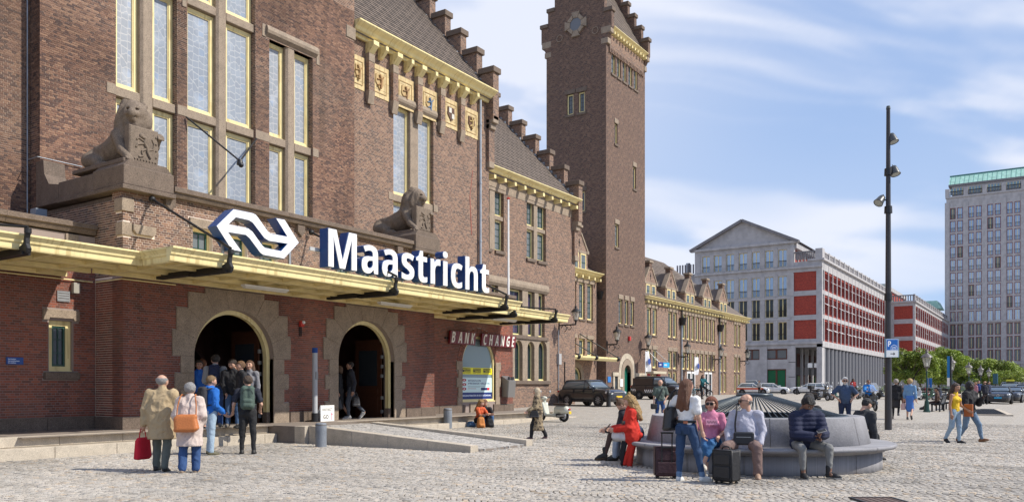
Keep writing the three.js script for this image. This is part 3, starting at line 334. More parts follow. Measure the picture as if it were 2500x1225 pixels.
{
const Z=-4.2,UB=[],X=(p)=>onZ(p,300,Z)[0];
const pair=(a,b,c,d)=>[[X(a),X(b)],[X(c),X(d)]],c1=pair(458,530,555,622),c2=pair(658,700,722,762);
const mir=(p)=>36.9 - p,c0=[[mir(c2[1][1]),mir(c2[1][0])],[mir(c2[0][1]),mir(c2[0][0])]];
const bays=[c0,c1,c2],cut=bays.map((b,i)=>rect(b[0][0]- 0.02,b[1][1]+ 0.02,7.0,i===1?18.5:14.5));
const wall=mesh('wall',ext(rect(12.109,24.8,6,19.2),Z - 0.7,Z - 0.009,cut),mBrown,hall);
layBricks(UB,12.1,24.8,6.45,17.2,[...cut,rect(c0[0][0]- 0.35,c0[1][1]+ 0.35,14.5,14.95),rect(c2[0][0]- 0.35,c2[1][1]+ 0.35,14.5,14.95),...bays.flatMap((b)=>[rect(b[0][0]- 0.3,b[0][0],10.65,10.95),rect(b[1][1],b[1][1]+ 0.3,10.65,10.95)]),rect(24.3,24.9,16.0,16.5)],new THREE.Matrix4().makeTranslation(0,0,Z),PB,31);
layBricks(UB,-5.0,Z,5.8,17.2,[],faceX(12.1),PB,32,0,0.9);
layBricks(UB,8.0,12.1,5.8,17.2,[],new THREE.Matrix4().makeTranslation(0,0,-4.75),PB,33);
mesh('wall',bx(0,12.1,5.5,19,-5.4,-4.759),mBrown,hall);mesh('wall',[bx(24.5,24.79,5.5,19,-14,-4.9),bx(12.109,12.5,5.5,19,-14,-4.9)],mBrown,hall);
bays.forEach((b,i)=>{
const top=i===1?18.5:14.5,[l,r]=b,mid0=l[1],mid1=r[0];
mesh('mullion',ext([[mid0,Z - 0.5],[mid1,Z - 0.5],[mid1,Z - 0.1],[mid1 - 0.08,Z - 0.03],[mid0 + 0.08,Z - 0.03],[mid0,Z - 0.1]],-top,-7).applyMatrix4(new THREE.Matrix4().makeRotationX(Math.PI / 2)),mStone,hall);
for(const y of[10.65,...(i===1?[14.5]:[])])mesh('transom',[rb(l[0]- 0.02,mid0 + 0.0,y,y + 0.3,Z - 0.5,Z - 0.08,0.03),rb(mid1,r[1]+ 0.02,y,y + 0.3,Z - 0.5,Z - 0.08,0.03)],mStone,hall);
mesh('bond_stone',rb(i?bays[i - 1][1][1]+ 0.022:l[0]- 0.32,l[0]- 0.022,10.64,10.96,Z - 0.2,Z + 0.012,0.01),mStone,hall);if(i===2)mesh('bond_stone',rb(r[1]+ 0.022,r[1]+ 0.32,10.64,10.96,Z - 0.2,Z + 0.012,0.01),mStone,hall);
if(i !==1){mesh('lintel',[profileX([[Z - 0.4,14.5],[Z - 0.06,14.5],[Z + 0.12,14.66],[Z + 0.15,14.76],[Z + 0.1,14.93],[Z - 0.4,14.93]],l[0]- 0.2,r[1]+ 0.2),rb(l[0]- 0.36,l[0]- 0.2,14.5,14.96,Z - 0.2,Z + 0.02,0.01),rb(r[1]+ 0.2,r[1]+ 0.36,14.3,14.96,Z - 0.2,Z + 0.02,0.01)],mStone,hall);}
for(const[u0,u1]of[[l[0],mid0],[mid1,r[1]]])for(const[v0,v1]of[[7.2,10.63],[10.96,14.48],...(i===1?[[14.82,18.4]]:[])])windowAt(hall,u0,u1,v0,v1,Z,{fw:0.13,sash:mYellow,sw:0.035,cols:1,rows:1,pane:mStainedSet[Math.floor(hash(Math.round(u0*9),Math.round(v0),4)*4)],deep:0.24,tilt:(hash(Math.round(u0*7),Math.round(v0),6)- 0.5)*0.03});
});
mesh('quoin',rb(24.32,24.86,16.0,16.5,Z - 0.4,Z + 0.03,0.03),mStone,hall);
mesh('quoin',rb(24.3,24.84,18.2,18.7,Z - 0.4,Z + 0.03,0.03),mStone,hall);
mesh('main_roof',ext([[14,18],[4.4,19],[9,26],[14,26]],-12.5,0).applyMatrix4(faceX(24.7,1)),mStoneDark,hall);
mesh('conductor_cable',[rod([12.0,5.9,-4.7],[12.0,17,-4.7],0.018),rod([12.02,8.15,-4.7],[12.02,8.15,-4.15],0.014),rod([12.02,8.15,-4.15],[13.3,8.15,-4.15],0.014)],mZinc,hall);mesh('vent_duct',bx(11.55,11.85,5.8,6.5,-3.6,-3.3),M(0.24,0.28,0.33),hall);
setBricks(UB,wall,0);
}
// ---------- the cast iron and timber canopy along the front
{
const cp=world(thing('station_canopy','cream yellow canopy on black iron brackets along the whole station front','canopy',[18.45,4.4,1.5]));
const yB=4.41,yT=4.73,secs=[[5.3,11.25,2.2,-1.3],[11.25,25.45,3.5,0],[25.45,31.5,2.2,-1.3]];
const prof=(z)=>[[z - 0.12,yB],[z,yB],[z + 0.01,yB + 0.03],[z + 0.015,yB + 0.13],[z + 0.05,yB + 0.15],[z + 0.06,yB + 0.2],[z + 0.12,yB + 0.27],[z + 0.14,yB + 0.28],[z + 0.14,yT],[z - 0.12,yT]];
for(const[x0,x1,z,zw]of secs){
const main=z>3,g=[profileX(prof(z),x0 -(main?0.14:0),x1 +(main?0.14:0))];
mesh('fascia',g,mYellow,cp);
if(main)for(const s of[0,1]){const p=prof(0).map(([a,b])=>[a,b]);const e=new THREE.ExtrudeGeometry(shp(p),{depth:z - 2.25,bevelEnabled:false});e.applyMatrix4(s?new THREE.Matrix4().makeTranslation(x1,0,2.25):new THREE.Matrix4().makeRotationY(Math.PI).setPosition(x0,0,z));mesh('fascia',e,mYellow,cp);}
mesh('roof_sheet',bx(x0,x1,yT - 0.2,yT - 0.14,zw,z - 0.1),mCream,cp);
const ribs=[];for(let x=x0 + 0.5;x<x1;x +=1.18)mesh('cross_beam',bx(x - 0.05,x + 0.05,yB + 0.02,yT - 0.2,zw,z - 0.12),mCream,cp);
for(const f of main?[0.02,0.36,0.7]:[0.03,0.36,0.7]){const zz=lerp(zw,z - 0.1,f);mesh('purlin',bx(x0,x1,yB - 0.005,yT - 0.21,zz,zz + 0.09),mCream,cp);}
}
mesh('roof_sheet',[bx(31.44,31.5,yB,yT,-1.3,2.2)],mYellow,cp);
const zf={1:3.5,0:2.2};
const spots=[[8.55,0],[12.55,1,2],[18.45,1],[24.35,1],[26.9,0],[30.05,0]];
for(const[x,k]of spots){
const b=sub('bracket',cp),z=zf[k],zw=k?0:-1.3;
mesh('iron_beam',[bx(x - 0.09,x + 0.09,yB - 0.09,yB - 0.015,zw + 0.9,zw + 2.3),bx(x - 0.09,x + 0.09,yB - 0.12,yB - 0.05,zw + 2.25,z + 0.2),bx(x - 0.02,x + 0.02,yB - 0.07,yB + 0.05,zw + 1.0,z + 0.15)],mIron,b);
mesh('iron_scroll',[ext([[z + 0.05,yB - 0.12],[z + 0.3,yB - 0.1],[z + 0.34,yB + 0.0],[z + 0.27,yB + 0.1],[z + 0.27,yB + 0.22],[z + 0.33,yB + 0.36],[z + 0.3,yB + 0.42],[z + 0.22,yB + 0.4],[z + 0.2,yB + 0.24],[z + 0.16,yB + 0.12],[z - 0.02,yB + 0.06]],-0.05,0.05,[],0.015).applyMatrix4(faceX(x)),cyl(x,yB + 0.32,yB + 0.42,z + 0.27,0.07,0.07,10)],mIron,b);
const wy=k?6.55:6.9,wz=k?0.12:-4.1;if(k){mesh('tie_rod',rod([x,yB + 0.45,z + 0.27],[x +(x<13?0.3:0),wy,wz],0.035),mIron,b);mesh('rod_end',new THREE.SphereGeometry(0.09,10,8).translate(x +(x<13?0.3:0),wy,wz),mIron,b);}else mesh('tie_rod',rod([x,yB + 0.45,z + 0.27],[x - 2.6,yB + 0.75,-1.25],0.03),mIron,b);
}
for(const px of[[592,700,1.4],[925,1002,1.4],[1200,1258,1.0]]){const a=onZ(px[0],700,px[2])[0],b=onZ(px[1],700,px[2])[0];const l=sub('tube_light',cp);mesh('housing',bx(a,b,yB - 0.06,yB - 0.008,px[2]- 0.09,px[2]+ 0.09),mWhite,l);mesh('diffuser',rb(a + 0.03,b - 0.03,yB - 0.11,yB - 0.06,px[2]- 0.07,px[2]+ 0.07,0.02),M(0.7,0.68,0.62,{roughness:0.3}),l);}
mesh('conduit',[rod([5.5,yB - 0.06,-1.25],[12.0,yB - 0.06,-1.25],0.018),rod([12.05,yB - 0.06,-1.2],[12.05,yB - 0.06,0.05],0.018),rod([12.05,yB - 0.06,0.05],[13.6,yB - 0.06,0.05],0.018)],mYellow,cp);
mesh('junction_box',rb(11.45,11.62,4.0,4.28,-1.29,-1.16,0.01),M(0.35,0.33,0.28),cp);
}
{
const zf=3.42,blue=M(0.004,0.05,0.205,{roughness:0.4}),face=M(0.86,0.86,0.85,{roughness:0.35});
const Q=(a)=>a.map(([x,y])=>onZ(490 + x / 5.568,480 + y / 5.568,zf));
const out=Q([[205,395],[440,165],[700,218],[745,240],[775,275],[905,460],[940,495],[1168,537],[1012,286],[1140,310],[1335,625],[1130,845],[850,795],[805,765],[660,570],[610,525],[375,488],[560,750],[415,725]]);
const hole=Q([[380,375],[475,285],[650,325],[700,355],[860,565],[925,605],[1172,642],[1088,735],[870,690],[835,660],[700,470],[640,425]]);
const lg=world(thing('railway_logo_sign','white double arrow railway emblem with blue sides standing on the canopy','sign',[13.6,4.74,zf]));
mesh('case',ext(out,zf - 0.34,zf - 0.012,[hole]),blue,lg);
const inset=(p,k)=>{const n=p.length,sgn=THREE.ShapeUtils.area(p.map((q)=>new THREE.Vector2(...q)))>0?1:-1;return p.map((q,i)=>{const a=p[(i + n - 1)% n],b=p[(i + 1)% n];const l=(u,v)=>{const dx=v[0]- u[0],dy=v[1]- u[1],d=Math.hypot(dx,dy)||1;return[-dy / d*sgn,dx / d*sgn];};const n1=l(a,q),n2=l(q,b),m=[n1[0]+ n2[0],n1[1]+ n2[1]],d=Math.max(0.3,(1 + n1[0]*n2[0]+ n1[1]*n2[1]));return[q[0]+ m[0]/ d*k,q[1]+ m[1]/ d*k];});};
mesh('face',ext(inset(out,0.012),zf - 0.02,zf,[inset(hole,-0.012)]),face,lg);
mesh('post',[12.75,14.85,13.9].map((x)=>bx(x - 0.03,x + 0.03,4.68,5.6,zf - 0.26,zf - 0.2)),mSteel,lg);
const nameS=world(thing('station_name_sign','white and blue block letters spelling Maastricht on the canopy edge','sign',[20,4.74,zf]));
const size=1.055,word='Maastricht',sc=size / 0.72 / font.data.resolution;let x=0;const adv=[...word].map((c)=>{const a=font.data.glyphs[c].ha*size / font.data.resolution;return a;});
const total=adv.reduce((a,b)=>a + b,0),x0=onZ(796,620,zf)[0],x1=onZ(1196,690,zf)[0],y0=4.885;
const probe=new TextGeometry('M',{font,size,depth:0.1});probe.computeBoundingBox();const cap=probe.boundingBox.max.y,ky=1.06 / cap,kx=(x1 - x0)/(total - 0.06);
[...word].forEach((c,i)=>{
const T=(d,z,bev)=>{const g=new TextGeometry(c,{font,size,depth:d,curveSegments:8,bevelEnabled:bev>0,bevelThickness:0.004,bevelSize:bev,bevelOffset:-0.006,bevelSegments:1});g.scale(kx,ky,1);g.translate(x0 + x*kx - 0.06,y0,z);return g;};
const l=sub('letter',nameS);l.userData.label='letter ' + c + ' of the name';mesh('case',T(0.3,zf - 0.33,0.014),blue,l);mesh('face',T(0.02,zf - 0.018,0.002),face,l);
mesh('post',bx(x0 +(x + adv[i]/ 2)*kx - 0.1,x0 +(x + adv[i]/ 2)*kx - 0.045,4.68,y0 + 0.1,zf - 0.25,zf - 0.2),mSteel,l);x +=adv[i];
});
mesh('rail',[bx(x0 - 0.25,x1,5.32,5.42,zf - 0.42,zf - 0.36)],M(0.45,0.46,0.47),nameS);
}
{
const s=world(thing('bank_change_sign','row of red slanting plates with white letters reading BANK CHANGE','sign',[28.5,3.4,-1.2]));
const xa=onZ(1099,838,-1.1)[0],xb=onZ(1262,850,-1.1)[0],ya=onZ(1099,838,-1.1)[1],ch=[...'BANK CHANGE'],w=(xb - xa)/ 11.2,red=M(0.16,0.008,0.012,{roughness:0.35}),wt=M(0.75,0.73,0.68);
ch.forEach((c,i)=>{if(c===' ')return;const x=xa + i*w,l=sub('letter_plate',s),y=ya;mesh('plate',ext([[x,y],[x + w*0.98,y],[x + w*1.12,y + 0.55],[x + w*0.14,y + 0.55]],-1.22,-1.12,[],0.01),red,l);const g=new TextGeometry(c,{font,size:0.42,depth:0.03,curveSegments:5});g.computeBoundingBox();g.translate(-g.boundingBox.min.x,0,0);g.scale(0.72,1.12,1);g.applyMatrix4(new THREE.Matrix4().set(1,0.2,0,x + w*0.2,0,1,0,y + 0.05,0,0,1,-1.125,0,0,0,1));mesh('letter',g,wt,l);});
mesh('rail',bx(xa - 0.15,xb,ya + 0.2,ya + 0.26,-1.3,-1.22),mIron,s);
}
// ---------- smooth solids from distance fields (statues, bodies, coachwork)
function surfaceNet(b,cell,f){
const nx=Math.ceil((b[3]- b[0])/ cell)+ 2,ny=Math.ceil((b[4]- b[1])/ cell)+ 2,nz=Math.ceil((b[5]- b[2])/ cell)+ 2,F=new Float32Array(nx*ny*nz).fill(1);
f(F,nx,ny,nz);const id=new Int32Array(nx*ny*nz).fill(-1),pos=[],nor=[],idx=[],I=(i,j,k)=>i + nx*(j + ny*k);
const cs=[[0,0,0],[1,0,0],[0,1,0],[1,1,0],[0,0,1],[1,0,1],[0,1,1],[1,1,1]],eg=[[0,1],[0,2],[0,4],[1,3],[1,5],[2,3],[2,6],[3,7],[4,5],[4,6],[5,7],[6,7]],v=new Float32Array(8);
for(let k=0;k<nz - 1;k++)for(let j=0;j<ny - 1;j++)for(let i=0;i<nx - 1;i++){
let m=0;const o=I(i,j,k);v[0]=F[o];v[1]=F[o + 1];v[2]=F[o + nx];v[3]=F[o + nx + 1];const q=o + nx*ny;v[4]=F[q];v[5]=F[q + 1];v[6]=F[q + nx];v[7]=F[q + nx + 1];
for(let c=0;c<8;c++)if(v[c]<0)m|=1<<c;if(m===0||m===255)continue;
let x=0,y=0,z=0,n=0;for(const[a,c]of eg)if((v[a]<0)!==(v[c]<0)){const t=v[a]/(v[a]- v[c]);x +=cs[a][0]+(cs[c][0]- cs[a][0])*t;y +=cs[a][1]+(cs[c][1]- cs[a][1])*t;z +=cs[a][2]+(cs[c][2]- cs[a][2])*t;n++;}
id[o]=pos.length / 3;pos.push(b[0]+(i + x / n)*cell,b[1]+(j + y / n)*cell,b[2]+(k + z / n)*cell);
let gx=v[1]- v[0]+ v[3]- v[2]+ v[5]- v[4]+ v[7]- v[6],gyy=v[2]- v[0]+ v[3]- v[1]+ v[6]- v[4]+ v[7]- v[5],gz=v[4]- v[0]+ v[5]- v[1]+ v[6]- v[2]+ v[7]- v[3],l=Math.hypot(gx,gyy,gz)||1;nor.push(gx / l,gyy / l,gz / l);
}
const quad=(a,c,d,e,s)=>{const p=id[a],q=id[c],r=id[d],t=id[e];if(p<0||q<0||r<0||t<0)return;if(s)idx.push(p,q,r,p,r,t);else idx.push(p,r,q,p,t,r);};
for(let k=1;k<nz - 1;k++)for(let j=1;j<ny - 1;j++)for(let i=1;i<nx - 1;i++){const o=I(i,j,k),a=F[o]<0;if((F[o + 1]<0)!==a)quad(I(i,j - 1,k - 1),I(i,j,k - 1),I(i,j,k),I(i,j - 1,k),a);if((F[o + nx]<0)!==a)quad(I(i - 1,j,k - 1),I(i - 1,j,k),I(i,j,k),I(i,j,k - 1),a);if((F[o + nx*ny]<0)!==a)quad(I(i - 1,j - 1,k),I(i,j - 1,k),I(i,j,k),I(i - 1,j,k),a);}
const g=new THREE.BufferGeometry();g.setAttribute('position',new THREE.Float32BufferAttribute(pos,3));g.setAttribute('normal',new THREE.Float32BufferAttribute(nor,3));g.setIndex(idx);return g;
}
function boneField(bones,b,cell,post){
return(F,nx,ny,nz)=>{
for(const B of bones){
const[ax,ay,az,ra,qx,qy,qz,rb2,k=0.03,carve=0]=B,m=Math.max(ra,rb2)+ k*2 + cell*2;
const i0=Math.max(0,Math.floor((Math.min(ax,qx)- m - b[0])/ cell)),i1=Math.min(nx - 1,Math.ceil((Math.max(ax,qx)+ m - b[0])/ cell)),j0=Math.max(0,Math.floor((Math.min(ay,qy)- m - b[1])/ cell)),j1=Math.min(ny - 1,Math.ceil((Math.max(ay,qy)+ m - b[1])/ cell)),k0=Math.max(0,Math.floor((Math.min(az,qz)- m - b[2])/ cell)),k1=Math.min(nz - 1,Math.ceil((Math.max(az,qz)+ m - b[2])/ cell));
const dx=qx - ax,dy=qy - ay,dz=qz - az,L=dx*dx + dy*dy + dz*dz||1e-9;
for(let kk=k0;kk<=k1;kk++)for(let j=j0;j<=j1;j++)for(let i=i0;i<=i1;i++){
const x=b[0]+ i*cell - ax,y=b[1]+ j*cell - ay,z=b[2]+ kk*cell - az;let t=(x*dx + y*dy + z*dz)/ L;t=t<0?0:t>1?1:t;
const d=Math.hypot(x - dx*t,y - dy*t,z - dz*t)-(ra +(rb2 - ra)*t),o=i + nx*(j + ny*kk),e=F[o];
if(carve)F[o]=Math.max(e,-d);else{const h=Math.max(k - Math.abs(e - d),0)/ k;F[o]=Math.min(e,d)- h*h*k*0.25;}
}
}
if(post)for(let kk=0;kk<nz;kk++)for(let j=0;j<ny;j++)for(let i=0;i<nx;i++){const o=i + nx*(j + ny*kk);if(F[o]<0.12)F[o]=post(F[o],b[0]+ i*cell,b[1]+ j*cell,b[2]+ kk*cell);}
};
}
function boneBox(bones,pad=0.06){const b=[1e9,1e9,1e9,-1e9,-1e9,-1e9];for(const B of bones)if(!B[9])for(const[x,y,z,r]of[[B[0],B[1],B[2],B[3]],[B[4],B[5],B[6],B[7]]]){b[0]=Math.min(b[0],x - r);b[1]=Math.min(b[1],y - r);b[2]=Math.min(b[2],z - r);b[3]=Math.max(b[3],x + r);b[4]=Math.max(b[4],y + r);b[5]=Math.max(b[5],z + r);}return[b[0]- pad,b[1]- pad,b[2]- pad,b[3]+ pad,b[4]+ pad,b[5]+ pad];}
const blob=(bones,cell,post,pad)=>{const b=boneBox(bones,pad);return surfaceNet(b,cell,boneField(bones,b,cell,post));};
{
const S=(a,c,r,r2,k=0.1)=>[a[0],a[1],a[2],r,c[0],c[1],c[2],r2,k];
const bones=[
S([0,0.42,-1.75],[0,0.55,-0.7],0.36,0.36),S([0,0.55,-0.75],[0,0.75,-0.2],0.4,0.42),S([0,0.8,-0.3],[0,1.2,-0.12],0.42,0.4),
S([0.3,0.32,-1.65],[0.34,0.2,-1.2],0.25,0.16),S([-0.3,0.32,-1.65],[-0.34,0.2,-1.2],0.25,0.16),S([0.36,0.1,-1.3],[0.36,0.09,-0.85],0.11,0.1,0.05),S([-0.36,0.1,-1.3],[-0.36,0.09,-0.85],0.11,0.1,0.05),
S([-0.36,0.78,-0.25],[-0.42,0.34,0.05],0.17,0.12,0.06),S([-0.42,0.34,0.05],[-0.42,0.12,0.3],0.12,0.11,0.05),S([0.38,0.78,-0.22],[0.48,0.62,0.1],0.17,0.13,0.06),S([0.48,0.62,0.1],[0.5,0.86,0.3],0.11,0.09,0.05),
S([0,1.28,-0.12],[0,1.4,0.02],0.41,0.34,0.12),S([0,1.12,0.0],[0,1.05,0.1],0.3,0.2,0.1),S([0,1.36,0.2],[0,1.3,0.38],0.17,0.125,0.08),S([0,1.2,0.25],[0,1.17,0.34],0.1,0.08,0.05),S([-0.09,1.3,0.36],[0.09,1.3,0.36],0.075,0.075,0.04),S([0,1.39,0.36],[0,1.36,0.42],0.055,0.055,0.03),
S([-0.24,1.62,-0.02],[-0.23,1.67,0.0],0.09,0.07,0.04),S([0.24,1.62,-0.02],[0.23,1.67,0.0],0.09,0.07,0.04),S([-0.1,1.5,0.27],[-0.16,1.48,0.22],0.05,0.06,0.03),S([0.1,1.5,0.27],[0.16,1.48,0.22],0.05,0.06,0.03),
[-0.1,1.43,0.36,0.035,-0.12,1.43,0.3,0.035,0.02,1],[0.1,1.43,0.36,0.035,0.12,1.43,0.3,0.035,0.02,1],[-0.1,1.22,0.4,0.02,0.1,1.22,0.4,0.02,0.02,1],
S([0.15,0.3,-1.9],[0.5,0.08,-1.6],0.07,0.06,0.05),S([0.5,0.08,-1.6],[0.55,0.08,-1.0],0.06,0.08,0.04)];
for(const s of[-1,1])for(let t=0;t<4;t++)bones.push(S([s<0?-0.5 + t*0.055:0.42 + t*0.05,s<0?0.08:0.86,s<0?0.36:0.34],[s<0?-0.5 + t*0.055:0.42 + t*0.05,s<0?0.05:0.78,s<0?0.42:0.38],0.04,0.03,0.015));
const turned=(q)=>bones.map((B)=>{if(B[1]<1.04||B[5]<1.04||B[1]===0.8)return B;const f=(x,z)=>[x*Math.cos(q)+(z + 0.05)*Math.sin(q),-x*Math.sin(q)+(z + 0.05)*Math.cos(q)- 0.05],a=f(B[0],B[2]),b=f(B[4],B[6]);return[a[0],B[1],a[1],B[3],b[0],B[5],b[1],...B.slice(7)];});
const body=(q)=>blob(turned(q),0.022,(d,x,y,z)=>{const mane=sst(0.95,1.15,y)*sst(0.22,-0.02,z)+ sst(0.6,0.9,y)*sst(0.1,-0.3,z)*0.5,ang=Math.atan2(x,0.15 - z);return d - 0.036*mane*Math.sin(ang*13 + y*5 + 2*fbm(x*4,y*4,z*4,2))- 0.03*(fbm(x*9,y*9,z*9,4)- 0.5);});
const shield=ext([[-0.42,0.03],[0.42,0.03],[0.46,0.35],[0.42,0.75],[0.44,0.98],[-0.4,0.98],[-0.4,0.5]],0.1,0.36,[],0.03);
const rel=[],seg=(p,r)=>{for(let i=0;i<p.length - 1;i++)rel.push(rod([...p[i],0.365],[...p[i + 1],0.365],r,6));};
seg([[-0.05,0.72],[0.06,0.7],[0.02,0.56],[0.1,0.45],[0.12,0.32],[0.2,0.2]],0.045);seg([[0.02,0.56],[-0.18,0.5],[-0.22,0.42]],0.028);seg([[0.0,0.62],[-0.15,0.68],[-0.2,0.62]],0.026);seg([[0.06,0.42],[-0.06,0.34],[-0.02,0.22],[-0.14,0.18]],0.03);seg([[0.14,0.4],[0.27,0.45],[0.3,0.6],[0.24,0.72]],0.022);rel.push(new THREE.SphereGeometry(0.07,10,8).scale(1,0.9,0.6).translate(-0.06,0.75,0.365));
for(let i=0;i<9;i++)rel.push(new THREE.SphereGeometry(0.026,6,5).translate(-0.34 + i*0.085,0.11,0.365));for(let i=0;i<4;i++)rel.push(new THREE.SphereGeometry(0.026,6,5).translate(0.36,0.25 + i*0.18,0.365));
const mLion=speck(0.19,0.145,0.108,0.55,512,0.9);
const lion=(x,q,label)=>{const t=thing('lion_statue',label,'statue',[x,7.47,-0.42],0,'granite lions guarding the entrance block');mesh('lion_body',body(q),mLion,t);const sh=mesh('shield',shield.clone(),mLion,t);mesh('shield_relief',rel.map((r)=>r.clone()),mLion,sh);mesh('plinth',rb(-0.6,0.6,-0.06,0.06,-2.1,0.4,0.03),mStoneDark,t);return t;};
lion(12.72,-0.72,'granite lion holding a shield on the pedestal beside the arrow emblem');
lion(24.3,0,'granite lion seen in profile on the pedestal above the Maastricht letters');
}
// ---------- stepped gable: brick steps with stone caps in a plane x = const, going back and up
function stepGable(t,x0,x1,z0,y0,n,dz,dy,m,capH=0.3,both=false){
const b=[],prof=[[z0,y0 - 1.2],[z0,y0 + dy*0.8]];let z=z0,y=y0 + dy*0.8;
for(let i=0;i<n;i++){const zn=z0 -(i + 1)*dz;prof.push([zn + 0.0001,y]);y +=dy;prof.push([zn,y]);}
const zE=z0 -(n + 0.9)*dz;prof.push([zE,y],[zE,y0 - 1.2]);
const gw=mesh('gable_wall',ext(prof.map(([q,w])=>[-q,w]),x0,x1).applyMatrix4(new THREE.Matrix4().makeBasis(V(0,0,-1),V(0,1,0),V(1,0,0))),m,t);
for(let i=0;i<=n;i++){const yy=y0 + dy*0.8 + i*dy,za=z0 - i*dz + 0.1,zb=z0 -(i + 0.82)*dz;const c=sub('gable_step',t);mesh('merlon',bx(x0 + 0.002,x1 - 0.002,yy - 0.01,yy + 0.22,zb,za - 0.1),m,c);mesh('cap_stone',rb(x0 - 0.1,x1 + 0.1,yy + 0.22,yy + 0.22 + capH,zb - 0.06,za,0.03),mStoneDark,c);}
}
function tiled(t,x0,x1,z0,y0,z1,y1,mTile,dark,tw=0.27,tl=0.26){
const L=Math.hypot(z1 - z0,y1 - y0),nrm=[0,(z0 - z1)/ L,(y1 - y0)/ L],roof=mesh('roof',ext([[z0,y0],[z1,y1],[z1,y1 - 0.4],[z0,y0 - 0.4]].map(([a,b])=>[-a,b]),x0,x1).applyMatrix4(new THREE.Matrix4().makeBasis(V(0,0,-1),V(0,1,0),V(1,0,0))),mTile,t);
const rows=Math.floor(L / tl),cols=Math.floor((x1 - x0)/ tw),g=bx(-tw*0.485,tw*0.485,-tl*0.62,tl*0.55,-0.012,0.02),im=new THREE.InstancedMesh(geo(g),M(1,1,1,{roughness:0.8,bump:0.006,bs:0.3}),rows*cols),R=rnd(rows*31 + cols),c=new THREE.Color(),off=t.off||V(0,0,0);
const up=V(0,(y1 - y0)/ L,(z1 - z0)/ L),n=V(...nrm),base=new THREE.Matrix4().makeBasis(V(1,0,0),up,n),tiltM=new THREE.Matrix4().makeRotationX(-0.1);let k=0;
for(let r=0;r<rows;r++)for(let q=0;q<cols;q++){const a=(r + 0.5)/ rows,x=x0 +(q +(r % 2?0.75:0.25))*tw + 0.0;const m=base.clone().multiply(tiltM);m.setPosition(Math.min(x1 - tw / 2,x)- off.x,lerp(y0,y1,a)+ n.y*0.035 - off.y,lerp(z0,z1,a)+ n.z*0.035 - off.z);im.setMatrixAt(k,m);const s=0.82 + 0.36*R();const d=dark&&(q +(r % 2?1:0))% 2&&r % 2?0.5:1;im.setColorAt(k,c.setRGB(0.145*s*d,0.112*s*d,0.09*s*d));k++;}
im.name='tiles';im.userData.kind='stuff';im.castShadow=im.receiveShadow=true;roof.add(im);return roof;
}
const mTile=M(0.13,0.10,0.08,{bump:0.01,bs:0.3});
function winRow(t,xs,y0,y1,z,o={}){for(const[a,b]of xs)windowAt(t,a,b,y0,y1,z,o);if(o.sill !==0)for(const[a,b]of xs)mesh('sill',rb(a - 0.08,b + 0.08,y0 - 0.16,y0 - 0.005,z - 0.3,z + 0.1,0.015),mStoneDark,t);}
const pxs=(list,y,z)=>list.map(([a,b])=>[onZ(a,y,z)[0],onZ(b,y,z)[0]]);
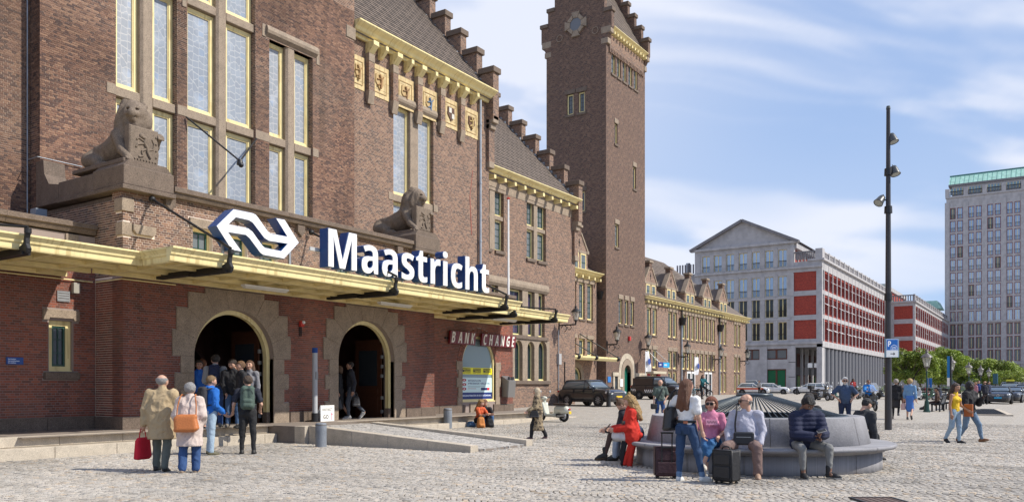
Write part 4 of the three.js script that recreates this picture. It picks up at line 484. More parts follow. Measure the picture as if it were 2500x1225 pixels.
// ---------- middle wing with the tile panels under a tall roof
const wing=world(thing('station_middle_wing','brown brick station wing with ceramic crest panels and tall stepped gable','station',[30,0,-5]));
{
const Z=-4.6,xs=pxs([[960,1003],[1021,1058]],300,Z),yT=onZ(962,252,Z)[1],yM=9.95,cut=[rect(xs[0][0],xs[1][1],6,yT)];
mesh('wall',ext(rect(24.8,35.1,5.5,16.4),Z - 0.6,Z,cut),mBrown,wing);
mesh('wall',[bx(34.7,35.09,0.3,16.2,-14,Z - 0.6)],mBrown,wing);mesh('wall',bx(32.4,35.1,0.3,5.6,Z - 0.6,Z - 0.001),mBrown,wing);
for(const[a,b]of xs){windowAt(wing,a,b,6.2,yM,Z,{fw:0.12,sash:mYellow,sw:0.03,cols:1,rows:1,pane:mStained,deep:0.2});windowAt(wing,a,b,yM + 0.32,yT,Z,{fw:0.12,sash:mYellow,sw:0.03,cols:1,rows:1,pane:mStained,deep:0.2});}
mesh('mullion',rb(xs[0][1]- 0.03,xs[1][0]+ 0.03,6.1,yT,Z - 0.4,Z - 0.02,0.04),mStone,wing);mesh('transom',rb(xs[0][0],xs[1][1],yM - 0.02,yM + 0.3,Z - 0.4,Z - 0.03,0.03),mStone,wing);
for(const s of[0,1])mesh('bond_stone',rb(...(s?[xs[1][1],xs[1][1]+ 0.32]:[xs[0][0]- 0.32,xs[0][0]]),yM - 0.02,yM + 0.32,Z - 0.2,Z + 0.02,0.01),mStone,wing);
mesh('lintel',[profileX([[Z - 0.3,yT],[Z,yT],[Z + 0.12,yT + 0.15],[Z + 0.15,yT + 0.25],[Z + 0.1,yT + 0.42],[Z - 0.3,yT + 0.42]],xs[0][0]- 0.15,xs[1][1]+ 0.15),rb(xs[0][0]- 0.34,xs[0][0]- 0.14,yT - 0.05,yT + 0.62,Z - 0.2,Z + 0.03,0.02),rb(xs[1][1]+ 0.14,xs[1][1]+ 0.34,yT - 0.2,yT + 0.45,Z - 0.2,Z + 0.03,0.02)],mStone,wing);
cornice('cornice',24.85,34.95,Z + 0.05,16.9,1.15,mYellow,wing,0.55);
const pc=[872,925,988,1047,1099,1149].map((p)=>onZ(p,180,Z)[0]),pil=[898,957,1017,1073,1122].map((p)=>onZ(p,200,Z)[0]);
const tileM=M(0.66,0.51,0.27,{roughness:0.35,tint:0.8}),tileD=M(0.5,0.35,0.16,{roughness:0.4}),crest=[M(0.36,0.22,0.09),M(0.3,0.16,0.06),M(0.25,0.14,0.06),M(0.12,0.19,0.30),M(0.10,0.05,0.03),M(0.12,0.06,0.03)];
pc.forEach((x,i)=>{
const p=sub('crest_panel',wing),h=0.62,w=i?0.62:0.4,y=14.95;for(let a=0;a<4;a++)for(let b=0;b<4;b++)mesh('ceramic_tile',rb(x - w + a*w / 2 + 0.004,x - w +(a + 1)*w / 2 - 0.004,y - h*1.15 + b*h*0.575 + 0.004,y - h*1.15 +(b + 1)*h*0.575 - 0.004,Z - 0.03,Z + 0.03,0.006),tileM,p);
mesh('panel_frame',ext(rect(x - w*0.72,x + w*0.72,y - h*0.82,y + h*0.82),Z + 0.03,Z + 0.055,[rect(x - w*0.66,x + w*0.66,y - h*0.77,y + h*0.77)]),tileD,p);
mesh('shield',ext([[x - w*0.42,y + h*0.5],[x + w*0.42,y + h*0.5],[x + w*0.45,y - h*0.1],[x,y - h*0.62],[x - w*0.45,y - h*0.1]],Z + 0.03,Z + 0.075,[],0.015),i>3?crest[i]:tileD,p);
const rel=i===4?[bx(x - 0.2,x - 0.01,y + 0.02,y + 0.26,Z + 0.07,Z + 0.1),bx(x + 0.01,x + 0.2,y - 0.24,y,Z + 0.07,Z + 0.1)]:[rod([x - 0.05,y + 0.28,Z + 0.09],[x + 0.06,y + 0.02,Z + 0.09],0.06,6),rod([x + 0.06,y + 0.05,Z + 0.09],[x + 0.02,y - 0.3,Z + 0.09],0.055,6),rod([x,y + 0.1,Z + 0.09],[x - 0.2,y + 0.05,Z + 0.09],0.035,6),rod([x + 0.02,y - 0.1,Z + 0.09],[x - 0.16,y - 0.2,Z + 0.09],0.035,6),rod([x + 0.05,y + 0.05,Z + 0.09],[x + 0.22,y + 0.25,Z + 0.09],0.025,6)];
mesh('relief',rel,i===4?M(0.6,0.58,0.52):i===5?M(0.5,0.36,0.15):crest[i],p);
});
pil.forEach((x)=>{const p=sub('pilaster',wing);mesh('shaft',bx(x - 0.17,x + 0.17,14.3,15.9,Z - 0.05,Z + 0.22),mBrown,p);mesh('foot_stone',ext([[Z,14.0],[Z + 0.1,13.75],[Z + 0.16,13.75],[Z + 0.26,14.3],[Z,14.3]],-0.18,0.18,[],0.01).applyMatrix4(faceX(x)),mStone,p);mesh('head_stone',rb(x - 0.18,x + 0.18,15.55,15.9,Z - 0.05,Z + 0.24,0.015),mStone,p);});
[...pil,...pc.slice(1)].forEach((x,i)=>mesh('cornice_bracket',ext([[Z,15.9],[Z + 0.2,15.92],[Z + 0.5,16.2],[Z + 0.5,16.38],[Z,16.38]],-(i<5?0.17:0.09),i<5?0.17:0.09,[],0.01).applyMatrix4(faceX(x)),mYellow,wing));
tiled(wing,24.6,34.9,Z + 0.3,16.85,Z - 8,26.6,mTile,true);
stepGable(wing,34.85,35.35,Z + 0.45,16.7,7,1.06,1.24,mBrown);
const fl=[];for(let k=0;k<26;k++){const f=k / 26;mesh('lead_flashing',bx(34.72,34.845,17.0 + 9.2*f,17.36 + 9.2*f,Z - 0.3 - 7.9*f,Z + 0.0 - 7.9*f),mZinc,wing);}
mesh('corbel_stone',[rb(34.86,35.36,15.3,15.7,Z - 0.3,Z + 0.45,0.04),rb(34.86,35.34,13.0,13.35,Z - 0.3,Z + 0.2,0.04),rb(34.86,35.34,15.0,15.3,Z - 0.3,Z + 0.3,0.04)],mStone,wing);mesh('corner_pier',bx(34.86,35.35,13.3,16.3,Z - 0.3,Z + 0.18),mBrown,wing);mesh('corner_pier',bx(34.87,35.34,15.65,17.6,Z - 0.3,Z + 0.42),mBrown,wing);
const dp=onZ(1168,400,Z)[0];mesh('drain_pipe',[rod([dp,4,Z + 0.12],[dp,16.3,Z + 0.12],0.07),...[6,9,12,15].map((y)=>cyl(dp,y,y + 0.08,Z + 0.12,0.09))],mZinc,wing);
mesh('wall_mark',[rod([dp - 0.75,11.2,Z - 0.004],[dp - 0.6,9.3,Z - 0.004],0.03),rod([dp - 0.75,11.2,Z - 0.004],[dp - 0.5,12.6,Z - 0.004],0.02)],M(0.36,0.10,0.07),wing);
}
// ---------- next wing with its own stepped gable
const office=world(thing('station_office_wing','brick station wing with arched ground floor windows behind the white flagpole','station',[41,0,-6.8]));
{
const Z=-6.5,y0=0.2,up=[[1180,1197],[1209,1230],[1286,1305],[1313,1333]],X=pxs(up,500,Z),yA=onZ(1180,448,Z)[1],yB=onZ(1209,610,Z)[1],yC=onZ(1209,530,Z)[1];
const low=pxs([[1200,1216],[1243,1275],[1288,1305],[1314,1330]],720,Z),yl1=onZ(1260,706,Z)[1],yl0=onZ(1290,820,Z)[1],ar=pxs([[1256,1275],[1287,1304],[1314,1334]],880,Z),ya0=onZ(1290,929,Z)[1],ya1=onZ(1296,850,Z)[1];
mesh('wall',ext(rect(35,47.75,-0.5,13.5),Z - 0.6,Z,[rect(X[0][0],X[1][1],yB,yA),rect(X[2][0],X[3][1],yB,yA),rect(low[0][0],low[3][1],yl0,yl1),...ar.map(([a,b])=>archPts((a + b)/ 2,(b - a)/ 2,ya0,ya1))]),mBrown,office);mesh('wall',bx(47.3,47.74,-0.5,13.5,-16,Z - 0.6),mBrown,office);
for(const[a,b]of X){windowAt(office,a,b,yB,yC - 0.1,Z,{fw:0.1,cols:1,rows:4,deep:0.2,pane:mGlassMid});windowAt(office,a,b,yC + 0.14,yA,Z,{fw:0.1,cols:2,rows:4,deep:0.2,pane:mGlassMid});}
for(const[p,q]of[[0,1],[2,3]]){mesh('mullion',rb(X[p][1]- 0.02,X[q][0]+ 0.02,yB,yA,Z - 0.4,Z - 0.03,0.03),mStone,office);mesh('transom',rb(X[p][0],X[q][1],yC - 0.1,yC + 0.14,Z - 0.38,Z - 0.05,0.02),mStone,office);mesh('lintel',rb(X[p][0]- 0.15,X[q][1]+ 0.15,yA,yA + 0.35,Z - 0.3,Z + 0.04,0.03),mStone,office);for(const k of[p,q])mesh('sill',rb(X[k][0]- 0.06,X[k][1]+ 0.06,yB - 0.2,yB,Z - 0.3,Z + 0.1,0.02),mStoneDark,office);}
const lead=M(0.07,0.055,0.10,{roughness:0.12});
for(const[a,b]of low)windowAt(office,a,b,yl0,yl1,Z,{fw:0.1,cols:2,rows:6,deep:0.2,pane:lead});for(let i=0;i<3;i++)mesh('mullion',rb(low[i][1]- 0.02,low[i + 1][0]+ 0.02,yl0,yl1,Z - 0.35,Z + 0.03,0.03),mStone,office);
mesh('lintel',profileX([[Z - 0.3,yl1],[Z + 0.05,yl1],[Z + 0.16,yl1 + 0.15],[Z + 0.18,yl1 + 0.3],[Z + 0.1,yl1 + 0.55],[Z - 0.3,yl1 + 0.55]],low[0][0]- 1.2,low[3][1]+ 0.3),mStone,office);mesh('sill',rb(low[0][0]- 0.2,low[3][1]+ 0.3,yl0 - 0.22,yl0,Z - 0.3,Z + 0.12,0.02),mStoneDark,office);
for(const[a,b]of ar)windowAt(office,a,b,ya0,0,Z,{fw:0.1,arch:ya1,cols:2,rows:3,deep:0.2});mesh('arcade_stone',ext(rect(ar[0][0]- 0.6,ar[2][1]+ 0.35,ya0,yl0 - 0.22),Z - 0.3,Z + 0.03,ar.map(([a,b])=>archPts((a + b)/ 2,(b - a)/ 2 - 0.001,ya0 + 0.0005,ya1))),mStone,office);mesh('sill',rb(ar[0][0]- 0.3,ar[2][1]+ 0.35,ya0 - 0.22,ya0,Z - 0.3,Z + 0.14,0.02),mStoneDark,office);
mesh('stone_band',bx(35,47.7,12.75,13.4,Z - 0.2,Z + 0.012),mStone,office);
cornice('cornice',34.9,47.6,Z + 0.02,13.92,1.15,mYellow,office,0.45);for(let x=35.6;x<47.4;x +=1.05)mesh('cornice_bracket',bx(x - 0.1,x + 0.1,13.25,13.46,Z,Z + 0.5),mYellow,office);
tiled(office,35,47.5,Z + 0.3,13.9,Z - 7.8,22.5,mTile,true);stepGable(office,47.35,47.85,Z + 0.5,13.7,6,1.12,1.2,mBrown);
for(let k=0;k<24;k++){const f=k / 24;mesh('lead_flashing',bx(47.22,47.345,14.05 + 8*f,14.4 + 8*f,Z - 0.2 - 7.6*f,Z + 0.1 - 7.6*f),mZinc,office);}
mesh('corbel_stone',[rb(47.36,47.86,12.2,12.6,Z - 0.3,Z + 0.45,0.04),rb(47.36,47.86,9.9,10.25,Z - 0.3,Z + 0.22,0.04),rb(47.36,47.86,11.9,12.2,Z - 0.3,Z + 0.32,0.04)],mStone,office);mesh('corner_pier',[bx(47.37,47.85,10.2,13.6,Z - 0.3,Z + 0.18)],mBrown,office);mesh('corner_pier',bx(47.38,47.84,12.55,14.6,Z - 0.3,Z + 0.46),mBrown,office);
const cp=onZ(1362,900,Z)[0];mesh('cable_duct',[rod([cp,0.3,Z + 0.05],[cp,onZ(1362,805,Z)[1],Z + 0.05],0.03)],mZinc,office);mesh('meter_box',rb(cp - 0.1,cp + 0.22,3.0,3.7,Z,Z + 0.16,0.01),M(0.4,0.4,0.4),office);
const cj=onZ(1378,900,Z)[0];mesh('rain_pipe',rod([cj,0.2,Z + 0.04],[cj,3.2,Z + 0.04],0.03),mIron,office);
}
{
const f=world(thing('flagpole','thin white flagpole with red tip rising above the canopy end','flagpole',[31.6,5.8,-2.2]));const x=onZ(1241,700,-1.6)[0];mesh('pole',rod([x,5.7,-1.6],[x,onZ(1246,488,-1.6)[1],-1.6],0.06,10,0.04),mWhite,f);mesh('tip',new THREE.SphereGeometry(0.09,10,8).scale(1,0.6,1).translate(x,onZ(1246,486,-1.6)[1],-1.6),M(0.5,0.04,0.02),f);
}
// ---------- link wing with dormer and small canopy, the brick tower, and the long far wing
function dormer(t,x,w,y0,z,s=1){
const d=sub('dormer',t),h=1.15*s,e=y0 + h,p=e + w*0.5;
mesh('dormer_wall',[ext([[x - w / 2,y0],[x + w / 2,y0],[x + w / 2,e],[x + w*0.1,p],[x - w*0.1,p],[x - w / 2,e]],z - 0.4,z),bx(x - w / 2 + 0.05,x + w / 2 - 0.05,y0,e,z - 3,z - 0.4)],mWing,d);
mesh('coping',[...[-1,1].map((q)=>bar([x + q*(w / 2 + 0.08),e,z - 0.18],[x + q*w*0.1,p + 0.05,z - 0.18],0.5,0.16)),rb(x - w / 2 - 0.16,x - w / 2 + 0.2,e - 0.16,e + 0.1,z - 0.45,z + 0.1,0.03),rb(x + w / 2 - 0.2,x + w / 2 + 0.16,e - 0.16,e + 0.1,z - 0.45,z + 0.1,0.03),rb(x - w*0.16,x + w*0.16,p + 0.5,p + 0.72,z - 0.6,z + 0.14,0.03)],mStone,d);
mesh('finial',bx(x - w*0.11,x + w*0.11,p - 0.2,p + 0.5,z - 0.5,z + 0.04),mTower,d);
mesh('lintel',[rb(x - w*0.42,x - 0.04,e - 0.2,e + 0.05,z - 0.1,z + 0.06,0.03),rb(x + 0.04,x + w*0.42,e - 0.2,e + 0.05,z - 0.1,z + 0.06,0.03)],mStone,d);
for(const q of[-1,1]){const a=x + q*w*0.22 - w*0.16,b=a + w*0.32;mesh('window_frame',ext(rect(a,b,y0 + 0.05,e - 0.2),z - 0.02,z + 0.05,[rect(a + 0.1,b - 0.1,y0 + 0.15,e - 0.3)]),mYellow,d);mesh('pane',bx(a + 0.09,b - 0.09,y0 + 0.14,e - 0.29,z - 0.01,z + 0.012),mGlassMid,d);mesh('glazing_bar',[bx(a + 0.1,b - 0.1,y0 + h*0.4,y0 + h*0.4 + 0.06,z + 0.012,z + 0.04),bx((a + b)/ 2 - 0.02,(a + b)/ 2 + 0.02,y0 + 0.15,e - 0.3,z + 0.012,z + 0.03)],mGreen,d);}
mesh('wall_anchor',[bx(x - 0.03,x + 0.03,e + w*0.12,e + w*0.34,z,z + 0.03),bx(x - 0.12,x + 0.12,e + w*0.22,e + w*0.26,z,z + 0.03)],mIron,d);
mesh('dormer_roof',ext([[x - w / 2 - 0.05,e + 0.05],[x,p + 0.1],[x + w / 2 + 0.05,e + 0.05]],z - 3.2,z - 0.4),mTile,d);
}
const lampIron=(t,x,y,z)=>{};
{
const link=world(thing('station_link_wing','narrow brick wing with one stone gabled dormer left of the tower','station',[58,0,-14])),Z=-14;
link.userData.label='narrow brick wing with one dormer between the office wing and the tower';
const u=pxs([[1392,1407],[1414,1428],[1434,1448]],730,Z),l=pxs([[1392,1407],[1414,1428],[1434,1448]],850,Z),yu1=onZ(1414,688,Z)[1],yu0=onZ(1414,778,Z)[1],yl1=onZ(1414,826,Z)[1],yl0=onZ(1414,868,Z)[1],dc=onZ(1407,920,Z)[0];
mesh('wall',ext(rect(46,65.2,0,11.2),Z - 0.5,Z,[...u.map(([a,b])=>rect(a,b,yu0,yu1)),...l.map(([a,b])=>rect(a,b,yl0,yl1)),archPts(dc,0.85,0.3,2.4)]),mWing,link);
winRow(link,u,yu0,yu1,Z,{fw:0.15,cols:2,rows:6,deep:0.16,pane:mGlassMid,rail:0.5,sash:mGreen});winRow(link,l,yl0,yl1,Z,{fw:0.15,cols:2,rows:3,deep:0.16,pane:mGlassMid});
mesh('lintel',rb(u[0][0]- 0.3,u[2][1]+ 0.3,yu1,yu1 + 0.55,Z - 0.2,Z + 0.05,0.03),mStone,link);l.forEach(([a,b])=>mesh('lintel',rb(a - 0.1,b + 0.1,yl1,yl1 + 0.35,Z - 0.2,Z + 0.08,0.04),mStone,link));
cornice('cornice',46,65.25,Z,11.6,1.3,mYellow,link,0.45);for(let x=55;x<65;x +=1.1)mesh('cornice_bracket',bx(x - 0.1,x + 0.1,10.9,11.14,Z,Z + 0.55),mYellow,link);
dormer(link,onZ(1413,620,Z)[0],3.0,11.62,Z + 0.05,1.45);mesh('roof',ext([[-Z - 0.3,11.5],[-Z + 4,14.5],[-Z + 4,11]],46,65.3).applyMatrix4(new THREE.Matrix4().makeBasis(V(0,0,-1),V(0,1,0),V(1,0,0))),mTile,link);
mesh('arch_stone',ext(archPts(dc,1.3,0.3,2.4),Z - 0.1,Z + 0.05,[archPts(dc,0.85,0.3001,2.4)]),mStone,link);mesh('arch_frame',ext(archPts(dc,0.86,0.3,2.4),Z - 0.3,Z - 0.12,[archPts(dc,0.72,0.3001,2.4)]),mYellow,link);mesh('door',ext(archPts(dc,0.74,0.3,2.4),Z - 0.28,Z - 0.2),mGreen,link);mesh('door_glass',ext(archPts(dc + 0.2,0.4,1.2,2.3),Z - 0.2,Z - 0.17),M(0.3,0.33,0.3,{roughness:0.1}),link);
const dx=onZ(1462,800,Z)[0];mesh('drain_pipe',rod([dx,0.5,Z + 0.12],[dx,9.8,Z + 0.12],0.08),mZinc,link);mesh('hopper',[rod([dx,9.5,Z + 0.15],[dx,11.1,Z + 0.15],0.09),cyl(dx,9.4,10.1,Z + 0.2,0.25,0.4,8)],mIron,link);
const c=world(thing('side_canopy','small cream canopy hung from black rods in front of the link wing','canopy',[58,4,-12])),ax=onZ(1380,870,Z + 2.4)[0],cx=onZ(1508,870,Z + 2.4)[0],cy=onZ(1450,874,Z + 2.4)[1];
mesh('fascia',profileX([[Z + 2.3,cy - 0.2],[Z + 2.42,cy - 0.16],[Z + 2.55,cy],[Z + 2.55,cy + 0.14],[Z + 2.3,cy + 0.14]],ax,cx),mYellow,c);mesh('roof_sheet',bx(ax,cx - 0.02,cy - 0.05,cy + 0.02,Z,Z + 2.35),mCream,c);
for(const px of[1412,1455,1508]){const x=onZ(px,870,Z + 2.4)[0]- 0.15;mesh('tie_rod',rod([x,cy + 0.2,Z + 2.45],[x - 2.4,cy + 2.2,Z + 0.05],0.045),mIron,c);mesh('iron_scroll',new THREE.SphereGeometry(0.22,8,6).translate(x,cy + 0.05,Z + 2.5),mIron,c);}
}
{
const tw=world(thing('brick_tower','tall dark brick tower with stepped gable top and octagonal window','tower',[69.5,0,-16])),Z=-13.2,x0=65.4,x1=73.7,zb=Z - 6.2;
const five=pxs([[1493,1503],[1507,1516],[1521,1530],[1535,1544],[1548,1557]],180,Z),fy1=onZ(1494,122,Z)[1],fy0=onZ(1494,178,Z)[1],slim=[[1501,1508,300,350],[1546,1553,406,460],[1502,1511,546,602]].map(([a,b,c,d])=>[onZ(a,c,Z)[0],onZ(b,c,Z)[0],onZ(a,d,Z)[1],onZ(a,c,Z)[1]]),tri=pxs([[1511,1520],[1526,1534],[1540,1548]],760,Z),ty1=onZ(1512,730,Z)[1],ty0=onZ(1512,790,Z)[1],dcx=onZ(1531,930,Z)[0];
mesh('wall',ext(rect(x0,x1,0,33.2),Z - 0.6,Z,[...five.map(([a,b])=>rect(a,b,fy0,fy1)),...slim.map((s)=>rect(...s)),...tri.map(([a,b])=>rect(a,b,ty0,ty1)),archPts(dcx,0.72,0.35,2.9)]),mTower,tw);
const q=(px,py)=>onX(px,py,x0),sw=[[1384,1400,232,282],[1412,1428,226,276],[1413,1428,468,517]].map(([a,b,c,d])=>[q(a,c)[0],q(b,c)[0],q(a,d)[1],q(a,c)[1]]),oc=q(1407,60);
mesh('wall',ext([[zb,0],[Z - 0.6,0],[Z - 0.6,33.2],[zb,33.2]],-0.6,0,sw.map((s)=>rect(...s))).applyMatrix4(faceX(x0)),mTower,tw);mesh('wall',[bx(x1 - 0.5,x1 - 0.001,0,33.2,zb,Z - 0.6)],mTower,tw);mesh('wall',bx(x0 + 0.6,x1 - 0.5,0,33.2,zb,zb + 0.4),mTower,tw);
sw.forEach((s)=>{windowAt(tw,...s,0,{m4:faceX(x0),fw:0.13,cols:2,rows:4,deep:0.14,sash:mIron,pane:mGlassMid});mesh('lintel',rb(s[0]- 0.22,s[1]+ 0.22,s[3],s[3]+ 0.4,-0.2,0.07,0.05).applyMatrix4(faceX(x0)),mStoneDark,tw);mesh('sill',rb(s[0]- 0.15,s[1]+ 0.15,s[2]- 0.22,s[2],-0.2,0.09,0.02).applyMatrix4(faceX(x0)),mStoneDark,tw);});
const tall=(a,b,c,d)=>{windowAt(tw,a,b,c,d,Z,{fw:0.1,cols:1,rows:4,deep:0.12,sash:mIron,pane:mGlassMid});mesh('lintel',rb(a - 0.1,b + 0.1,d,d + 0.45,Z - 0.2,Z + 0.08,0.06),mStone,tw);mesh('sill',rb(a - 0.08,b + 0.08,c - 0.2,c,Z - 0.2,Z + 0.1,0.02),mStoneDark,tw);};
five.forEach(([a,b])=>tall(a,b,fy0,fy1));slim.forEach((s)=>tall(...s));tri.forEach(([a,b])=>tall(a,b,ty0,ty1));
for(const[gx0,gx1]of[[x0 - 0.012,x0 + 0.5],[x1 - 0.5,x1 + 0.012]]){
const zc=(Z + zb)/ 2,hw=3.1 + 0.55,y=35.0,st=4;let yy=y,w=hw;const right=[[zc + hw,y]];for(let i=0;i<st;i++){w -=0.72;right.push([zc + w,yy +(i?0:0)]);yy +=1.35;right.push([zc + w,yy]);}const left=right.map(([a,b])=>[2*zc - a,b]).reverse();const poly=[[zc + hw,33.6],...right,...left,[zc - hw,33.6],[zc - hw + 0.5,32.6],[zc + hw - 0.5,32.6]];
mesh('gable_wall',ext(poly,0,gx1 - gx0).applyMatrix4(faceX(gx1)),mTower,tw);let wq=hw,yq=y;for(let i=0;i<=st;i++){for(const s of[-1,1])mesh('cap_stone',rb(...[zc + s*(wq + 0.12),zc + s*(wq -(i===st?1.2:0.75))].sort((a,b)=>a - b),yq,yq + 0.35,gx0 - gx1 - 0.1 +(gx1 - gx0),gx1 - gx0 + 0.12,0.04).applyMatrix4(faceX(gx1)),mStoneDark,tw);wq -=0.72;yq +=1.35;}
mesh('corbel_stone',[rb(gx0 - 0.02,gx1 + 0.02,33.1,33.7,Z - 0.5,Z + 0.5,0.05),rb(gx0 - 0.02,gx1 + 0.02,32.2,32.7,Z - 0.5,Z + 0.2,0.05),rb(gx0 - 0.02,gx1 + 0.02,33.1,33.7,zb - 0.5,zb + 0.5,0.05),rb(gx0 - 0.02,gx1 + 0.02,32.2,32.7,zb - 0.2,zb + 0.5,0.05)],mStone,tw);
}
const ring=[];for(let i=0;i<8;i++){const a0=(i + 0.03)*Math.PI / 4 - Math.PI / 8,a1=(i + 0.97)*Math.PI / 4 - Math.PI / 8,r0=0.6,r1=i % 2?0.95:1.2;mesh('octagon_stone',ext([[oc[0]+ r0*Math.cos(a0),oc[1]+ r0*Math.sin(a0)],[oc[0]+ r1*Math.cos(a0),oc[1]+ r1*Math.sin(a0)],[oc[0]+ r1*Math.cos(a1),oc[1]+ r1*Math.sin(a1)],[oc[0]+ r0*Math.cos(a1),oc[1]+ r0*Math.sin(a1)]],-0.1,0.2,[],0.02).applyMatrix4(faceX(x0)),mStone,tw);}
mesh('octagon_pane',new THREE.CircleGeometry(0.62,8,Math.PI / 8).translate(oc[0],oc[1],0.13).applyMatrix4(faceX(x0)),M(0.13,0.14,0.16,{roughness:0.3}),tw);
for(const[a,b]of[[1368,95],[1455,75]]){const c=q(a,b);mesh('ring_anchor',new THREE.TorusGeometry(0.3,0.03,6,16).translate(c[0],c[1],0.14).applyMatrix4(faceX(x0)),mStone,tw);}
const yg=onZ(1485,52,Z + 0.5)[1];cornice('gutter',x0 + 0.5,x1 - 0.5,Z,yg,1.1,mYellow,tw,0.4);for(let i=0;i<12;i++)mesh('gutter_bracket',bx(lerp(x0 + 0.8,x1 - 0.8,i / 11)- 0.09,lerp(x0 + 0.8,x1 - 0.8,i / 11)+ 0.09,yg - 0.62,yg - 0.4,Z,Z + 0.5),mYellow,tw);
for(let i=0;i<24;i++)mesh('dentil',bx(lerp(x0 + 0.6,x1 - 0.6,i / 23)- 0.08,lerp(x0 + 0.6,x1 - 0.6,i / 23)+ 0.08,yg - 2.2,yg - 1.8,Z,Z + 0.14),mBrown,tw);mesh('string_course',[bx(x0 + 0.5,x1 - 0.5,yg - 1.8,yg - 0.62,Z,Z + 0.12)],mBrown,tw);mesh('wall',bx(x0 + 0.5,x1 - 0.5,33.2,yg - 0.2,zb,Z - 0.01),mTower,tw);
tiled(tw,x0 + 0.5,x1 - 0.5,Z + 0.2,yg,Z - 3.1,yg + 6.2,mTile,false,0.4,0.36);
const tx=x0 + 3.6;mesh('turret',[bx(tx - 1,tx + 1,yg + 3,yg + 11,Z - 4.2,Z - 2.2),...[0,1,2,3].map((i)=>bx(tx - 1.1,tx + 1.1,yg + 6.5 + i*1.2,yg + 6.7 + i*1.2,Z - 4.3,Z - 2.1))],mStone,tw);
const st=mStone;mesh('door',ext(archPts(dcx,0.72,0.35,2.9),Z - 0.35,Z - 0.28),M(0.006,0.11,0.07,{roughness:0.4}),tw);
mesh('door_arch',ext(archPts(dcx,1.25,0.35,2.9),Z - 0.3,Z + 0.1,[archPts(dcx,0.72,0.3501,2.9)]),st,tw);mesh('door_arch',ext(archPts(dcx,1.75,0.35,2.95),Z - 0.1,Z + 0.05,[archPts(dcx,1.251,0.3501,2.95)]),M(0.5,0.43,0.33,{tint:1}),tw);
mesh('door_surround',[bx(dcx - 3.1,dcx - 1.76,2.55,2.9,Z,Z + 0.14),bx(dcx + 1.76,dcx + 4.2,2.55,2.9,Z,Z + 0.14),bx(dcx - 3.0,dcx - 2.7,0.4,2.55,Z,Z + 0.1),bx(dcx - 2.05,dcx - 1.76,0.4,2.55,Z,Z + 0.1)],M(0.5,0.43,0.33,{tint:1}),tw);mesh('side_light',bx(dcx - 2.7,dcx - 2.05,0.9,2.5,Z - 0.05,Z + 0.02),mGlassDark,tw);mesh('parking_sign',bx(dcx - 4.0,dcx - 3.4,2.0,2.5,Z,Z + 0.05),M(0.02,0.17,0.5),tw);mesh('notice',bx(dcx - 1.65,dcx - 1.1,1.6,2.3,Z + 0.1,Z + 0.13),mWhite,tw);mesh('alarm_box',rb(dcx + 0.2,dcx + 0.5,5.9,6.3,Z,Z + 0.2,0.04),M(0.5,0.03,0.03),tw);
}
